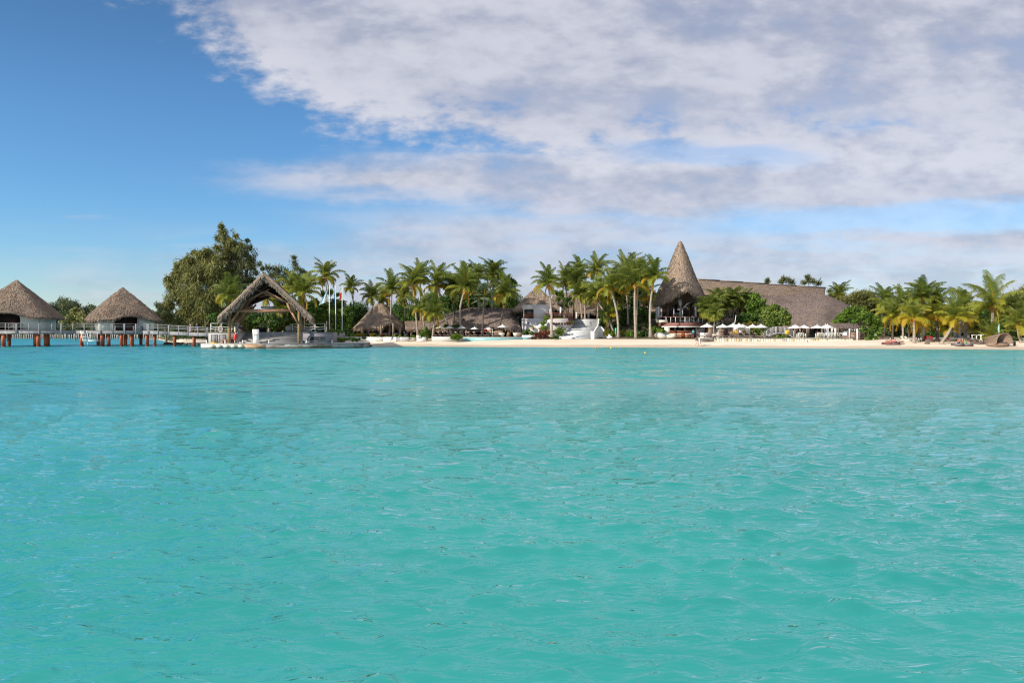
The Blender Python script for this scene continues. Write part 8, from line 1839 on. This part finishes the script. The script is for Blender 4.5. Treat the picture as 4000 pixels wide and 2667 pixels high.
q = gp(2733, 1354); person(q, R(95), 'walk', 'woman in a short white dress walking on the wet sand, dark long hair', dress=('white_fabric', .62), long_hair=True, sc=1.0)
q = gp(2727, 1353.5); person(q + Vector((0, .5, .03)), R(90), 'walk', 'man with a dark backpack walking beside the woman in white', top='wicker_dark', bottom=('block_cream', .4), sc=1.02, extra='pack')
q = gp(1821, 1326); q.z = max(q.z, 1.25); person(q, R(20), 'arms', 'woman in navy swimwear standing by the curved front palm', top=None, bottom=('navy', .12), hair='hair_fair', long_hair=True, sc=1.0); 
o = bpy.data.objects['person.004']
me = skin_mesh([(0, 0, 1.02), (0, 0, 1.15), (0, 0, 1.30)], [(0, 1), (1, 2)], [.13, .125, .14]); me.materials.append(MATS['navy']); s_ = bpy.data.objects.new('swimsuit', me); COL.objects.link(s_); s_.parent = o
q = gp(1826, 1327); person(q, R(60), 'crouch', 'person crouching over the sand in a grey blue shirt by the pool edge', top='blue_gray_cloth', bottom=('pale_pink', .3), hair='hair_fair', sc=1.0)
q = gp(3588, 1336); person(q, R(100), 'walk', 'waiter in black shirt and long black trousers walking under the orange palms', top='black', bottom=('black', .95), skin='skin_dark', sc=1.03)
q = P(2708, 0, 127.6); q.z = hgt(q.x, q.y); person(q, R(150), 'stand', 'person in a teal shirt standing at the right end of the beach bar', top='teal_cloth', bottom=('navy', .4), skin='skin_dark', sc=.98)
zd = zy(1261, 130)
for i, (px, D, tp2, lb) in enumerate(((2599, 132.2, 'pale_pink', 'diner in a pink shirt at the left of the tower terrace railing'), (2704, 132.6, 'pale_pink', 'diner seated behind the glass railing, right part of the tower terrace'), (2726, 134, 'blue_gray_cloth', 'diner at the right corner of the tower terrace'))):
    q = P(px, 0, D); q.z = zd + .22; person(q, R(30 * i), 'sit', lb, top=tp2, bottom=('navy', .9), sc=1.0, grp='diners on the tower terrace')
q = P(3090, 0, 120.4); person(Vector((q.x, q.y, bz(3090) + .05)), R(200), 'arms', 'person in an orange top leaning on the right end of the footbridge', top='orange_paint', bottom=('navy', .9), skin='skin_dark', sc=.95)
q = gp(3482, 1349); person(q + Vector((-.1, .7, .40)), R(-60), 'recline', 'sunbather with a white cap and raised knees on the left daybed', bottom=('pink_fabric', .2), hat='white_fabric', grp='sunbathers')
q = gp(3503, 1349.5); person(q + Vector((-.3, .6, .40)), R(-70), 'recline', 'sunbather beside the pink towel on the right daybed', bottom=('pink_fabric', .3), top='pink_fabric', grp='sunbathers')
person(q + Vector((.35, 1.0, .40)), R(60), 'recline', 'sunbather in red lying nearest the dark red lounger', bottom=('red_fabric', .3), skin='skin', grp='sunbathers')
q = gp(3755, 1353.5); person(q + Vector((0, .7, .40)), R(10), 'lie', 'sunbather lying on his back with both feet up', bottom=('navy', .3), grp='sunbathers')
q = gp(3790, 1353.5); person(q + Vector((0, .9, .40)), R(-5), 'recline', 'sunbather in green swimwear with raised knees', bottom=('green_cloth', .35), top='green_cloth', skin='skin', grp='sunbathers')
